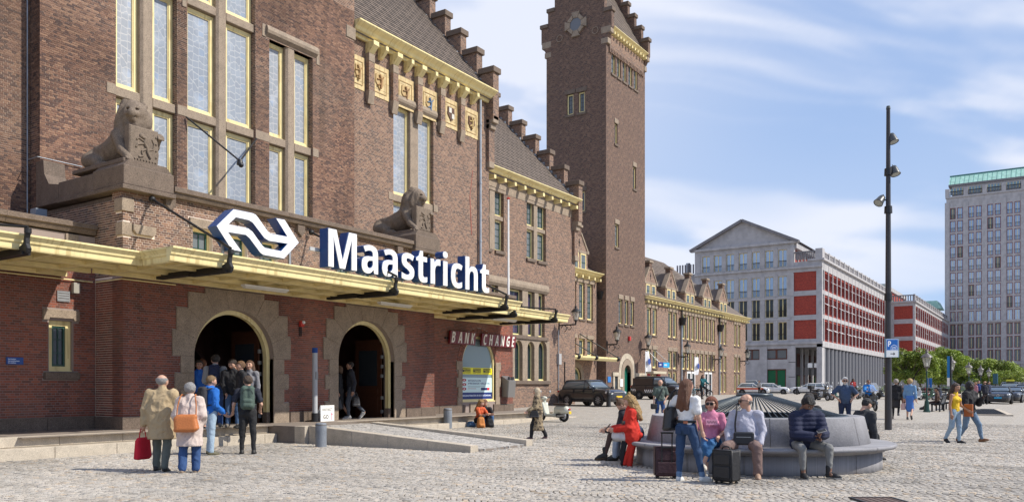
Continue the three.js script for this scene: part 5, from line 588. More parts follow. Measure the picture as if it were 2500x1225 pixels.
{
const fw=world(thing('station_far_wing','long two storey brick wing with five stone dormers beyond the tower','station',[90,0,-14])),Z=-13.5,x0=73.7,x1=onZ(1821,850,Z)[0];
const g1=pxs([[1580,1590],[1594,1604]],780,Z),g2=pxs([[1632,1641],[1644,1653]],780,Z),g3=pxs([[1667,1675],[1678,1685.5],[1689,1696],[1700,1707],[1710.5,1717],[1721,1727],[1730.5,1737],[1740,1746]],800,Z),g4=pxs([[1758.5,1765],[1768,1774]],800,Z),g5=pxs([[1793.5,1799],[1802,1808]],810,Z),all=[g1,g2,g3,g4,g5];
const yu1=onZ(1633,760,Z)[1],yu0=onZ(1633,823,Z)[1],yl1=onZ(1633,857,Z)[1],yl0=onZ(1633,900,Z)[1],yg1=yl0 - 0.3,yg0=0.9,cut=all.flat().flatMap(([a,b])=>[rect(a,b,yu0,yu1),rect(a,b,yl0,yl1)]),low=[...g2,...g4,...g5];
mesh('wall',ext(rect(x0,x1,0,10.1),Z - 0.5,Z,[...cut,...low.map(([a,b])=>rect(a,b,yg0,yg1))]),mWing,fw);mesh('wall',bx(x1 - 0.5,x1 - 0.001,0,10.1,-26,Z - 0.5),mWing,fw);
const o={fw:0.17,cols:2,rows:4,deep:0.14,pane:mGlassMid,rail:0.5};for(const g of all){winRow(fw,g,yu0,yu1,Z,o);winRow(fw,g,yl0,yl1,Z,o);mesh('lintel',rb(g[0][0]- 0.15,g[g.length - 1][1]+ 0.15,yu1,yu1 + 0.4,Z - 0.2,Z + 0.05,0.03),mStone,fw);for(const[a,b]of g)mesh('lintel',rb(a - 0.12,b + 0.12,yl1,yl1 + 0.4,Z - 0.2,Z + 0.07,0.05),mStone,fw);}
low.forEach(([a,b])=>windowAt(fw,a,b,yg0,yg1,Z,o));for(const i of[1,2,5,6]){const[a,b]=g3[i];const d=sub('door',fw);mesh('door_frame',ext(rect(a - 0.1,b + 0.1,0.3,yg1 + 0.1),Z - 0.05,Z + 0.06,[rect(a + 0.05,b - 0.05,0.301,yg1 - 0.1)]),mWhite,d);mesh('door_pane',bx(a,b,0.3,yg1,Z - 0.02,Z + 0.01),mGlassDark,d);}
cornice('cornice',x0,x1 + 0.4,Z,10.5,1.3,mYellow,fw,0.42);for(let x=x0 + 0.5;x<x1;x +=0.9)mesh('cornice_bracket',bx(x - 0.09,x + 0.09,9.85,10.07,Z,Z + 0.5),mYellow,fw);
for(const px of[1592,1642,1688,1730,1769])dormer(fw,onZ(px,700,Z)[0],3.0,10.55,Z - 0.15,1.25);
const rz=Z - 7.5,ry=onZ(1577,628,rz)[1];tiled(fw,x0,x1 - 9,Z + 0.3,10.45,rz,ry,mTile,false,0.45,0.4);
const hip=new THREE.BufferGeometry();hip.setAttribute('position',new THREE.Float32BufferAttribute([x1 - 9.1,10.45,Z + 0.3,x1 + 0.3,10.45,Z + 0.3,x1 - 9.1,ry,rz,x1 + 0.3,10.45,Z + 0.3,x1 + 0.3,10.45,rz*2 - Z,x1 - 9.1,ry,rz],3));hip.computeVertexNormals();mesh('roof',hip,mTile,fw);
for(const px of[1662,1755]){const x=onZ(px,850,Z)[0];mesh('drain_pipe',rod([x,0.3,Z + 0.14],[x,8.6,Z + 0.14],0.1),mZinc,fw);mesh('hopper',[rod([x,8.5,Z + 0.16],[x,9.9,Z + 0.16],0.1),cyl(x,8.2,9.0,Z + 0.22,0.3,0.5,8)],mIron,fw);}
const pcx=onZ(1592,905,Z)[0];mesh('porch_canopy',rb(pcx - 1.6,pcx + 1.6,yl0 - 0.6,yl0 - 0.35,Z,Z + 0.9,0.03),M(0.5,0.45,0.33),fw);mesh('arch_stone',ext(archPts(pcx,0.95,0.3,2.2),Z,Z + 0.12,[archPts(pcx,0.6,0.3001,2.2)]),mStone,fw);mesh('arch_frame',ext(archPts(pcx,0.599,0.3,2.2),Z,Z + 0.06,[archPts(pcx,0.48,0.3001,2.2)]),mYellow,fw);mesh('door',ext(archPts(pcx,0.5,0.3,2.2),Z,Z + 0.03),mGlassDark,fw);mesh('wall_ornament',[-1.25,1.3].map((s)=>new THREE.TorusGeometry(0.5,0.12,8,20).scale(0.75,1.15,1).translate(pcx + s,2.3,Z + 0.15)),M(0.45,0.02,0.03),fw);
const sx=onZ(1609,892,Z + 1)[0],sx2=onZ(1635,892,Z + 1)[0],sy=onZ(1609,896,Z + 1)[1];const s=world(thing('hotel_sign','two tone blue sign panel hung over the porch of the far wing','sign',[sx,sy,Z + 1]));mesh('dark_panel',bx(sx,lerp(sx,sx2,0.42),sy,sy + 0.5,Z + 0.92,Z + 1),M(0.01,0.035,0.2),s);mesh('light_panel',bx(lerp(sx,sx2,0.42)+ 0.01,sx2,sy,sy + 0.5,Z + 0.92,Z + 1),M(0.01,0.33,0.62),s);mesh('hanger',[rod([sx + 0.2,sy + 0.5,Z + 0.96],[sx - 0.4,sy + 1.6,Z],0.03),rod([sx2 - 0.2,sy + 0.5,Z + 0.96],[sx2 - 1.2,sy + 1.7,Z],0.03)],mSteel,s);mesh('lettering',[0,1,2,3,4].map((i)=>bx(sx + 0.15 + i*0.1,sx + 0.21 + i*0.1,sy + 0.17,sy + 0.32,Z + 1,Z + 1.01)).concat([0,1,2,3,4,5].map((i)=>bx(sx +(sx2 - sx)*0.5 + i*0.12,sx +(sx2 - sx)*0.5 + 0.07 + i*0.12,sy + 0.17,sy + 0.33,Z + 1,Z + 1.01))),mWhite,s);
}
// ---------- the grey and red office building across the end of the square, its neighbour block, and the tower block
const mColumn=M(0.15,0.15,0.165,{roughness:0.5}),mRedF=M(0.19,0.022,0.016,{roughness:0.5}),mTimberF=M(0.11,0.035,0.022,{roughness:0.6}),mCop=M(0.33,0.56,0.48,{roughness:0.7,tint:3}),mGlassBlue=M(0.36,0.42,0.50,{roughness:0.08,metalness:0.7});
function greyWindow(t,m4,u0,u1,v0,v1,o={}){
const{fr=mYellow,rail=0.32,back=0.25,surround=null,vent=0,glass=mGlassBlue}=o,w=sub('window',t),P=(g)=>g.applyMatrix4(m4),m=(u0 + u1)/ 2,f=(u1 - u0)*(surround?0.055:0.06);
if(surround)mesh('surround',P(ext(rect(u0,u1,v0,v1),-back + 0.02,-0.02,[rect(u0 + 0.12,u1 - 0.12,v0 + 0.12,v1 - 0.12)])),surround,w);
mesh('frame',[ext(rect(u0,u1,v0,v1),-back,-back + 0.07,[rect(u0 + f,u1 - f,v0 + f,v1 - f)]),bx(m - f*0.7,m + f*0.7,v0 + f,v1 - f,-back + 0.003,-back + 0.067)].map(P),fr,w);
mesh('pane',P(bx(u0 + f*0.5,u1 - f*0.5,v0 + f*0.5,v1 - f*0.5,-back - 0.03,-back - 0.004)),glass,w);
if(rail){const y=lerp(v0,v1,rail);mesh('rail',[bx(u0,u1,y,y + 0.06,-0.05,-0.01),...[0.2,0.4,0.6,0.8].map((q)=>bx(lerp(u0,u1,q)- 0.02,lerp(u0,u1,q)+ 0.02,v0,y,-0.045,-0.015))].map(P),mIron,w);}
if(vent)mesh('open_vent',P(bar([m,lerp(v0,v1,vent),-back],[m,lerp(v0,v1,vent)- 0.3,0.35],u1 - u0 - 0.1,0.05)),mWhite,w);
return w;
}
{
const X0=125,Zc=-8.3,o=world(thing('office_block','grey concrete office with triangular pediment, red brick panels and round columns','office building',[125,0.4,-17])),G=0.45,F=faceX(X0),F2=faceX(X0 + 0.002);
const q=(px,py)=>onX(px,py,X0),zP=q(1940,700)[0],zL=q(1697,700)[0],y=(py)=>q(2008,py)[1];
const ground=q(2008,957)[1];
const yy={arc:onX(2008,839,X0)[1],r1a:onX(1935,828,X0)[1],top:q(1800,655)[1],bal:onX(2008,628,X0)[1],base:0.3};
const rows=[[629,684,1],[673,724,1],[731,782,1],[788,838,1]];
const bayPx=[[1715,1734],[1744,1763],[1774,1793],[1805,1825],[1837,1856],[1869,1889],[1901,1922]];
const rowY=[[609,651],[674,722],[728.5,774],[786,830]].map(([a,b])=>[onX(1911,b,X0)[1],onX(1911,a,X0)[1]]);
const bays=bayPx.map(([a,b])=>[q(a,700)[0],q(b,700)[0]].sort((m,n)=>m - n)),cuts=[];
rowY.forEach((r)=>bays.forEach((b)=>cuts.push(rect(b[0],b[1],r[0],r[1]))));
const yP=onX(1940,590,X0)[1],yC=onX(1940,640,X0)[1],yA=onX(2000,838,X0)[1],panels=[[665,711],[723,770],[782,828]].map(([a,b])=>[onX(1940,b,X0)[1],onX(1940,a,X0)[1]]),pz=[q(1938,750)[0],q(1994,750)[0]];
const gw=[[1817,1855],[1869,1923]].map(([a,b])=>[q(a,850)[0],q(b,850)[0]]),gy1=onX(1869,852,X0)[1],gy0=onX(1869,878,X0)[1],sh=[q(1872,930)[0],q(1920,930)[0]],shy=onX(1872,901,X0)[1],lobby=[q(1940,900)[0],q(1995,900)[0]],ly=onX(1940,848,X0)[1];
mesh('wall',ext([[zL,0],[lobby[0],0],[lobby[0],ly],[Zc,ly],[Zc,yC],[zP,yC],[zP,yP],[zL,yP]],-0.5,0,[...cuts,...gw.map((g)=>rect(g[0],g[1],gy0,gy1)),rect(sh[0],sh[1],0.5,shy),...panels.map((p)=>rect(pz[0],pz[1],p[0],p[1]))]).applyMatrix4(F),mConcrete,o);
const apex=onX(1814,541,X0);mesh('pediment',ext([[zL - 0.6,yP],[zP + 0.6,yP],[apex[0],apex[1]]],-0.4,-0.1).applyMatrix4(F),mConcrete,o);
mesh('pediment_moulding',[bar([X0 - 0.1,yP - 0.02,zL - 0.7],[X0 - 0.1,apex[1]+ 0.15,apex[0]],0.9,0.4),bar([X0 - 0.1,yP - 0.02,zP + 0.7],[X0 - 0.1,apex[1]+ 0.15,apex[0]],0.9,0.4)],mConcreteDark,o);mesh('cornice_band',bx(X0 - 0.35,X0 + 0.2,yP - 0.2,yP + 0.15,zL - 0.6,zP + 0.6),mConcrete,o);
for(let r=0;r<3;r++){const a=rowY[r][0]- 0.16;mesh('cornice_band',bx(X0 -(r?0.1:0.3),X0 + 0.1,a - 0.3,a,zL,r?pz[0]- 0.4:Zc + 0.1),mConcrete,o);}
mesh('cornice_band',bx(X0 - 0.22,X0 + 0.1,yA - 0.05,yA + 0.3,zL,Zc + 0.12),mConcrete,o);
for(let i=0;i<=7;i++){const z=i===0?(zL + bays[0][0])/ 2:i===7?bays[6][1]+ 0.75:(bays[i - 1][1]+ bays[i][0])/ 2;rowY.forEach((r)=>mesh('pilaster',bx(X0 - 0.07,X0 + 0.05,r[0]- 0.1,r[1]+ 0.25,z - 0.28,z + 0.28),mConcrete,o));}
rowY.forEach((r,ri)=>bays.forEach((b,bi)=>greyWindow(o,F,b[0],b[1],r[0],r[1],{rail:0.33,glass:ri>1?mGlassDark:mGlassBlue})));
gw.forEach((g)=>greyWindow(o,F,g[0],g[1],gy0,gy1,{fr:mTimberF,rail:0,glass:mGlassMid}));
greyWindow(o,F,sh[0],sh[1],0.5,shy,{fr:mTimberF,rail:0,glass:M(0.006,0.13,0.06,{roughness:0.1})});mesh('shop_lettering',[0,1,2].map((i)=>bx(sh[1]- 2.0 + i*0.2,sh[1]- 0.8 + i*0.12,shy - 2.6 - i*0.28,shy - 2.45 - i*0.28,0,0.02).translate(0,0,-0.2).applyMatrix4(F)),mWhite,o);
panels.forEach((p)=>mesh('brick_panel',bx(X0 + 0.12,X0 + 0.3,p[0],p[1],pz[0],pz[1]),mRedPanel,o));
for(const z of[q(1866,900)[0],q(1935,900)[0]])mesh('pilaster',bx(X0 - 0.12,X0 + 0.05,0,yA - 0.3,z - 0.5,z + 0.5),mConcrete,o);for(const py of[884,920])mesh('shadow_joint',bx(X0 - 0.13,X0 - 0.121,onX(1935,py,X0)[1]- 0.04,onX(1935,py,X0)[1]+ 0.04,q(1935,900)[0]- 0.5,q(1935,900)[0]+ 0.5),mIron,o);
mesh('corner_pillar',bx(X0,X0 + 1.6,0,yA,q(1995,900)[0],Zc),mConcrete,o);mesh('lobby_wall',bx(X0 + 6,X0 + 6.4,0,yA,zP - 3,Zc - 3.8),mConcrete,o);mesh('lobby_wall',bx(X0 + 0.2,X0 + 60,0,yA,Zc - 4.4,Zc - 4.0),M(0.09,0.085,0.085),o);mesh('lobby_ceiling',bx(X0 + 0.1,X0 + 60,ly,ly + 0.3,zP,Zc - 0.1),mConcreteDark,o);
for(let i=0;i<4;i++){const x=X0 + 1.4 + i*3.2;greyWindow(o,new THREE.Matrix4().makeTranslation(0,0,Zc - 3.95),x,x + 1.6,0.5,3.4,{fr:mTimberF,rail:0,back:-0.02,glass:i % 3?mGlassDark:M(0.01,0.1,0.05,{roughness:0.2})});greyWindow(o,new THREE.Matrix4().makeTranslation(0,0,Zc - 3.95),x,x + 1.6,4.6,6.6,{fr:mTimberF,rail:0,back:-0.02,glass:mGlassDark});mesh('pilaster',bx(x + 2.2,x + 2.7,0,yA,Zc - 4.0,Zc - 3.7),mConcrete,o);}
for(const px of[1976,1992]){const z=q(px,890)[0];mesh('white_lantern',bx(X0 + 0.6,X0 + 1.2,onX(px,897,X0)[1],onX(px,886,X0)[1],z - 0.32,z + 0.32),mWhite,o);}
const xe=181,fl=[[yA + 0.35,panels[2][1]+ 0.15],[panels[2][1]+ 0.75,panels[1][1]+ 0.15],[panels[1][1]+ 0.75,panels[0][1]+ 0.15]],S=new THREE.Matrix4().makeTranslation(0,0,Zc);
mesh('wall',bx(X0 + 0.5,xe,yA - 0.2,yC,Zc - 4.0,Zc - 0.35),mConcrete,o);mesh('cornice_band',[bx(X0 + 0.02,xe,ly,fl[0][0],Zc - 0.4,Zc + 0.1)],mConcrete,o);for(const yq of[[fl[0][1],fl[1][0]],[fl[1][1],fl[2][0]],[fl[2][1],yC]])mesh('cornice_band',bx(X0 + 0.02,xe,yq[0],yq[1],Zc - 0.4,Zc + 0.004),mConcrete,o);mesh('cornice_band',bx(X0 - 0.2,xe,yC,yC + 0.3,Zc - 2,Zc + 0.35),mConcrete,o);
const nB=19,bw=(xe - X0 - 1.2)/ nB;for(let i=0;i<nB;i++){const a=X0 + 1.2 + i*bw;mesh('pier',bx(a - 0.14,a + 0.14,fl[0][0],yC - 0.4,Zc - 0.36,Zc + 0.05),mConcrete,o);for(const[c,d]of fl){mesh('brick_panel',bx(a + 0.141,a + bw - 0.141,c,d,Zc - 0.34,Zc - 0.12),mRedPanel,o);for(const s of[0,1]){const u=a +(s?0.62:0.17)*bw;greyWindow(o,S,u,u + bw*0.26,c + 0.25,d - 0.3,{fr:mRedF,rail:0,back:0.1,glass:mGlassDark,vent:i<16&&(i*7 + s*3 + Math.round(c))% 5<3?0.62:0});}}}
for(let i=0;i<21;i++){const x=X0 + 2.6 + i*2.62;mesh('column',[cyl(x,0,ly - 0.1,Zc - 0.62,0.58,0.58,18),bx(x - 0.65,x + 0.65,ly - 0.1,ly + 0.02,Zc - 1.2,Zc - 0.05)],mColumn,o);}
for(let i=0;i<12;i++){mesh('baluster',bx(X0 - 0.1,X0 + 0.1,yC + 0.3,yC + 1.3,lerp(zP + 0.3,Zc - 0.6,i / 11)- 0.09,lerp(zP + 0.3,Zc - 0.6,i / 11)+ 0.09),mConcreteDark,o);}mesh('handrail',bx(X0 - 0.15,X0 + 0.15,yC + 1.3,yC + 1.5,zP,Zc),mConcreteDark,o);mesh('balustrade_pier',bx(X0 - 0.2,X0 + 1.2,yC + 0.3,yC + 1.75,Zc - 0.9,Zc + 0.1),mConcrete,o);
for(let i=0;i<15;i++){const a=X0 + 1.3 + i*3.6;mesh('parapet_panel',bx(a,a + 3.1,yC + 0.3,yC + 1.3,Zc - 0.25,Zc - 0.1),mConcreteDark,o);mesh('balustrade_pier',bx(a + 3.1,a + 3.6,yC + 0.3,yC + 1.55,Zc - 0.4,Zc + 0.05),mConcrete,o);}mesh('handrail',bx(X0,xe,yC + 1.3,yC + 1.5,Zc - 0.32,Zc - 0.03),mConcrete,o);
mesh('attic_wall',bx(X0 + 0.55,xe,yC,yP - 0.6,zP - 0.7,zP - 0.3),mRedPanel,o);mesh('cornice_band',bx(X0 + 0.21,xe + 10,yP - 0.9,yP - 0.1,zP - 0.8,zP + 0.3),mConcrete,o);for(let i=0;i<8;i++){const a=X0 + 1.5 + i*2;mesh('attic_window',bx(a,a + 0.8,yC + 0.8,yP - 1.2,zP - 0.3,zP - 0.26),mTimberF,o);if(i)mesh('pier',bx(a - 0.75,a - 0.5,yC,yP - 0.9,zP - 0.3,zP - 0.1),mConcrete,o);}
mesh('roof',ext([[zL - 0.6,yP + 0.1],[zP + 0.6,yP + 0.1],[apex[0],apex[1]+ 0.1]],-56,-0.4).applyMatrix4(F),mConcreteDark,o);for(let i=0;i<7;i++)mesh('baluster',bx(X0 + 0.3,X0 + 0.5,q(1690,655)[1]- 0.8,q(1690,655)[1]+ 0.7,zL - 0.5 - i*0.45,zL - 0.3 - i*0.45),mConcreteDark,o);mesh('side_wall',bx(X0 + 1,X0 + 50,0,q(1690,655)[1]- 0.8,zL - 6,zL),mConcrete,o);mesh('vent_pipe',cyl(X0 + 2,q(1682,660)[1]- 2,q(1682,650)[1]+ 0.8,zL - 1.9,0.35),mZinc,o);
{const gyy=onX(2150,712,172)[1];mesh('green_roof',loft([[[166,0,-18],[198,0,-18],[198,0,-8.9],[166,0,-8.9]],[[170,3,-14.5],[194,3,-14.5],[194,3,-12.5],[170,3,-12.5]]].map((r)=>r.map((p)=>[p[0],p[1]+ gyy,p[2]]).reverse())).toNonIndexed(),mCop,o);mesh('attic_wall',bx(166.3,197.7,yC,gyy,-17.7,-9.2),mConcrete,o);}
}
{
const X0=180,Zc=-3.1,o=world(thing('office_block_far','second red brick and grey block with roof terrace balustrade behind the trees','office building',[180,0.4,-8])),F=faceX(X0),q=(px,py)=>onX(px,py,X0);
o.name='red_office_block';const yB=q(2235,737)[1],pan=[[748,780],[791,822],[832,860]].map(([a,b])=>[q(2182,b)[1],q(2182,a)[1]]),z0=-16,zs=[q(2184,760)[0],q(2230,760)[0]],xe=241;
mesh('wall',ext(rect(z0,Zc,0,yB),-0.4,0,pan.map((p)=>rect(zs[0],zs[1],p[0],p[1]))).applyMatrix4(F),mConcrete,o);pan.forEach((p)=>mesh('brick_panel',bx(X0 + 0.1,X0 + 0.3,p[0],p[1],zs[0],zs[1]),mRedPanel,o));
mesh('cornice_band',bx(X0 - 0.3,xe,yB,yB + 0.3,Zc - 6,Zc + 0.3),mConcrete,o);mesh('handrail',[bx(X0 - 0.1,xe,yB + 1.3,yB + 1.5,Zc - 0.2,Zc),bx(X0 - 0.15,X0 + 0.1,yB + 1.3,yB + 1.5,Zc - 5,Zc)],mConcreteDark,o);for(let i=0;i<11;i++)mesh('baluster',bx(X0 - 0.1,X0 + 0.1,yB + 0.3,yB + 1.3,Zc - 0.4 - i*0.45,Zc - 0.22 - i*0.45),mConcreteDark,o);for(let i=0;i<16;i++)mesh('balustrade_pier',bx(X0 + i*3.9,X0 + i*3.9 + 0.5,yB + 0.3,yB + 1.6,Zc - 0.3,Zc + 0.05),mConcrete,o);for(let i=0;i<15;i++)mesh('parapet_panel',bx(X0 + 0.51 + i*3.9,X0 + 3.89 + i*3.9,yB + 0.3,yB + 1.28,Zc - 0.2,Zc - 0.08),mConcreteDark,o);
const S=new THREE.Matrix4().makeTranslation(0,0,Zc);mesh('wall',bx(X0 + 0.4,xe,7,yB,Zc - 4,Zc - 0.35),mConcrete,o);for(const p of[...pan.map((p)=>p[1]),pan[2][0]- 0.9])mesh('cornice_band',bx(X0 + 0.02,xe,p,p + 0.85,Zc - 0.35,Zc),mConcrete,o);
for(let i=0;i<18;i++){const a=X0 + 1 + i*3.32;mesh('pier',bx(a - 0.16,a + 0.16,pan[2][0],yB,Zc - 0.35,Zc + 0.04),mConcrete,o);for(const[c,d]of pan){mesh('brick_panel',bx(a + 0.161,a + 3.159,c,d,Zc - 0.34,Zc - 0.12),mRedPanel,o);for(const s of[0,1])greyWindow(o,S,a + 0.5 + s*1.5,a + 1.4 + s*1.5,c + 0.25,d - 0.25,{fr:mRedF,rail:0,back:0.1,glass:mGlassDark,vent:(i*5 + s)% 7===0?0.6:0});}}
for(let i=0;i<23;i++)mesh('column',cyl(X0 + 1 + i*2.6,0,7.6,Zc - 0.6,0.5,0.5,12),mColumn,o);mesh('arcade_wall',bx(X0,xe,0,7.6,Zc - 5,Zc - 4.6),M(0.08,0.075,0.075),o);mesh('attic_wall',bx(X0 + 2,X0 + 30,yB,yB + 3.4,Zc - 9,Zc - 6),mRedPanel,o);mesh('cornice_band',bx(X0 + 1.6,X0 + 31,yB + 3.4,yB + 4.2,Zc - 9.3,Zc - 5.7),mConcrete,o);
mesh('green_roof',ext([[0,0],[5,0],[4,2],[1,2]],0,8).applyMatrix4(faceX(241.8)).translate(0,onX(2290,756,238)[1],-9),mCop,o);
}
{
const X0=242,o=world(thing('tower_block','tall grey office tower with red framed windows and pale green copper roof','tower',[242,0.4,10])),F=faceX(X0),q=(px,py)=>onX(px,py,X0),zL=q(2312,600)[0],zR=zL + 46,g0=q(2316,481)[1],nb=9;
const cols=[[2321,2334,2338,2352],[2366,2380,2384,2398],[2412,2426,2430,2445],[2459.5,2474,2478,2492.5]].map((c)=>c.map((p)=>q(p,640)[0])),step=(cols[3][0]- cols[0][0])/ 3,wW=(cols[1][1]- cols[1][0]);
const t0=q(2327,508)[1],t1=q(2327,535)[1],pitch=(q(2327,508)[1]- q(2327,824)[1])/ 10,rows=12,cuts=[],cells=[];for(let r=0;r<rows;r++)for(let c=0;c<nb;c++)for(const s of[0,1]){const u=cols[0][0]+ c*step + s*(cols[1][2]- cols[1][0]),v1=t0 - r*pitch,v0=v1 -(t0 - t1)*1.02;if(v0>4){cuts.push(rect(u,u + wW,v0,v1));cells.push([u,u + wW,v0,v1,r]);}}
mesh('wall',ext(rect(zL,zR,0,g0),-0.6,0,cuts).applyMatrix4(F),mConcrete,o);mesh('wall',bx(X0 + 0.6,X0 + 16,0,g0,zL,zL + 0.6),mConcrete,o);mesh('wall',bx(X0 + 0.6,X0 + 16,0,g0,zR - 0.6,zR),mConcrete,o);mesh('floor_core',bx(X0 + 0.7,X0 + 15,0,g0,zL + 0.6,zR - 0.6),mDarkRoom,o);
cells.forEach(([a,b,c,d,r],i)=>greyWindow(o,F,a,b,c,d,{surround:mRedF,back:0.2,rail:r<8?0.36:0,glass:(i*13)% 11===0?mGlassMid:r>8?mGlassMid:mGlassBlue}));
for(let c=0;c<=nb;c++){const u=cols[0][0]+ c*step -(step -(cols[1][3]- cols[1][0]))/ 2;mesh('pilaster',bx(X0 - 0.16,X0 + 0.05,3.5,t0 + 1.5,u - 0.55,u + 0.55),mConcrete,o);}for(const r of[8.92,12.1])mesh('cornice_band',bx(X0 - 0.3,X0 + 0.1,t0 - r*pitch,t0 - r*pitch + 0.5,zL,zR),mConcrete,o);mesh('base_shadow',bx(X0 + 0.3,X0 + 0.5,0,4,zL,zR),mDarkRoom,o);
const e1=q(2314,450)[1];mesh('cornice_band',bx(X0 - 0.3,X0 + 1,g0 - 0.4,g0,zL - 0.2,zR),mConcrete,o);mesh('attic_wall',bx(X0 + 1.3,X0 + 15,g0,e1,zL + 1.2,zR - 1.2),mConcrete,o);const d=sub('attic_window',o);for(let c=0;c<nb;c++){const u=cols[0][0]+ c*step;const w=sub('window',o);mesh('pane',bx(X0 + 1.2,X0 + 1.29,g0 + 0.6,e1 - 1.1,u,u + step - 1.5),M(0.24,0.36,0.44,{roughness:0.08}),w);mesh('frame',[0,1,2,3,4].map((k)=>bx(X0 + 1.1,X0 + 1.195,g0 + 0.6,e1 - 1.1,u + k*(step - 1.5)/ 4 - 0.07,u + k*(step - 1.5)/ 4 + 0.07)),mYellow,w);for(let k=0;k<11;k++)mesh('baluster',bx(X0 - 0.1,X0 + 0.06,g0,g0 + 1.1,u + 0.1 + k*0.4,u + 0.22 + k*0.4),mConcreteDark,w);mesh('handrail',bx(X0 - 0.12,X0 + 0.1,g0 + 1.1,g0 + 1.3,u,u + step - 1),mIron,w);mesh('balustrade_pier',bx(X0 - 0.3,X0 + 0.6,g0,g0 + 2.0,u - 1.1,u - 0.1),mConcrete,w);}
o.remove(d);mesh('eaves',bx(X0 + 0.9,X0 + 15.5,e1 - 0.5,e1,zL + 0.4,zR),mConcreteDark,o);const pr=ext([[0.9,e1],[4.6,e1 + 2.9],[12,e1 + 2.9],[15.5,e1]],0,zR - zL - 0.5).translate(X0,0,zL + 0.45);mesh('copper_roof',pr,mCop,o);for(let i=0;i<42;i++){const z=zL + 0.9 + i*1.05;mesh('roof_seam',bar([X0 + 0.88,e1 + 0.03,z],[X0 + 4.58,e1 + 2.93,z],0.06,0.1),M(0.2,0.42,0.35),o);}mesh('ridge',bx(X0 + 4.4,X0 + 5.0,e1 + 2.8,e1 + 3.1,zL + 0.4,zR),M(0.05,0.18,0.15),o);
}
const head=(right,toward)=>{const x=right*-FZ - toward*FX,z=right*FX - toward*FZ;return Math.atan2(-z,x);};
const dc=(px,a)=>{const q=a*Math.PI / 180 - Math.atan((px - 1250)/ 2000);return head(Math.sin(q),Math.cos(q));};
// ---------- the round stone seat with its cone of steel bars
{
const cx=16.28,cz=15.16,f=thing('stone_ring_bench','round grey stone bench with cone of dark steel bars where people sit','bench',[cx,0,cz]);
const N=14,seg=(name,prof,n,m,a0=0)=>{for(let i=0;i<n;i++){const g=lathe(prof,6,a0 + i*2*Math.PI / n + 0.0025,2*Math.PI / n - 0.005);const q=g.toNonIndexed();q.computeVertexNormals();mesh(name,lathe(prof,8,a0 + i*2*Math.PI / n + 0.0025,2*Math.PI / n - 0.005),m,f);}};
seg('base_stone',[[1.9,-0.05],[2.33,-0.05],[2.33,0.36],[1.9,0.36]],N,mBlue);
seg('seat_slab',[[1.9,0.365],[2.36,0.365],[2.4,0.375],[2.42,0.4],[2.5,0.41],[2.56,0.43],[2.585,0.46],[2.575,0.49],[2.54,0.5],[1.9,0.5]],N,mBlue,0.1);
seg('back_stone',[[1.8,0.5],[2.13,0.5],[2.02,0.985],[2.0,1.0],[1.75,1.0],[1.75,0.9]],N,mBlue,0.2);
mesh('joint_core',lathe([[1.88,0.0],[2.31,0.0],[2.31,0.35],[2.1,0.37],[2.1,0.51],[1.98,0.98],[1.76,0.98],[1.76,0]],64),M(0.3,0.27,0.23),f);
const mBar=M(0.055,0.07,0.08,{roughness:0.35,metalness:0.3});const bg=rod([1.72,0.98,0],[0.32,1.385,0],0.009,6);const nB=92;for(let i=0;i<nB;i++){const b=mesh('steel_bar',i?bg.clone():bg,mBar,f);b.rotation.y=i*2*Math.PI / nB;}
mesh('top_ring',[new THREE.TorusGeometry(0.33,0.03,8,40).rotateX(Math.PI / 2).translate(0,1.395,0),new THREE.TorusGeometry(1.72,0.025,6,64).rotateX(Math.PI / 2).translate(0,0.99,0),lathe([[0.0,1.405],[0.3,1.405],[0.34,1.385],[0.34,1.36]],32)],mBar,f);
mesh('shaft_lining',lathe([[1.7,0.97],[1.68,0.4],[0.05,0.35]],40),M(0.02,0.02,0.022),f);
}
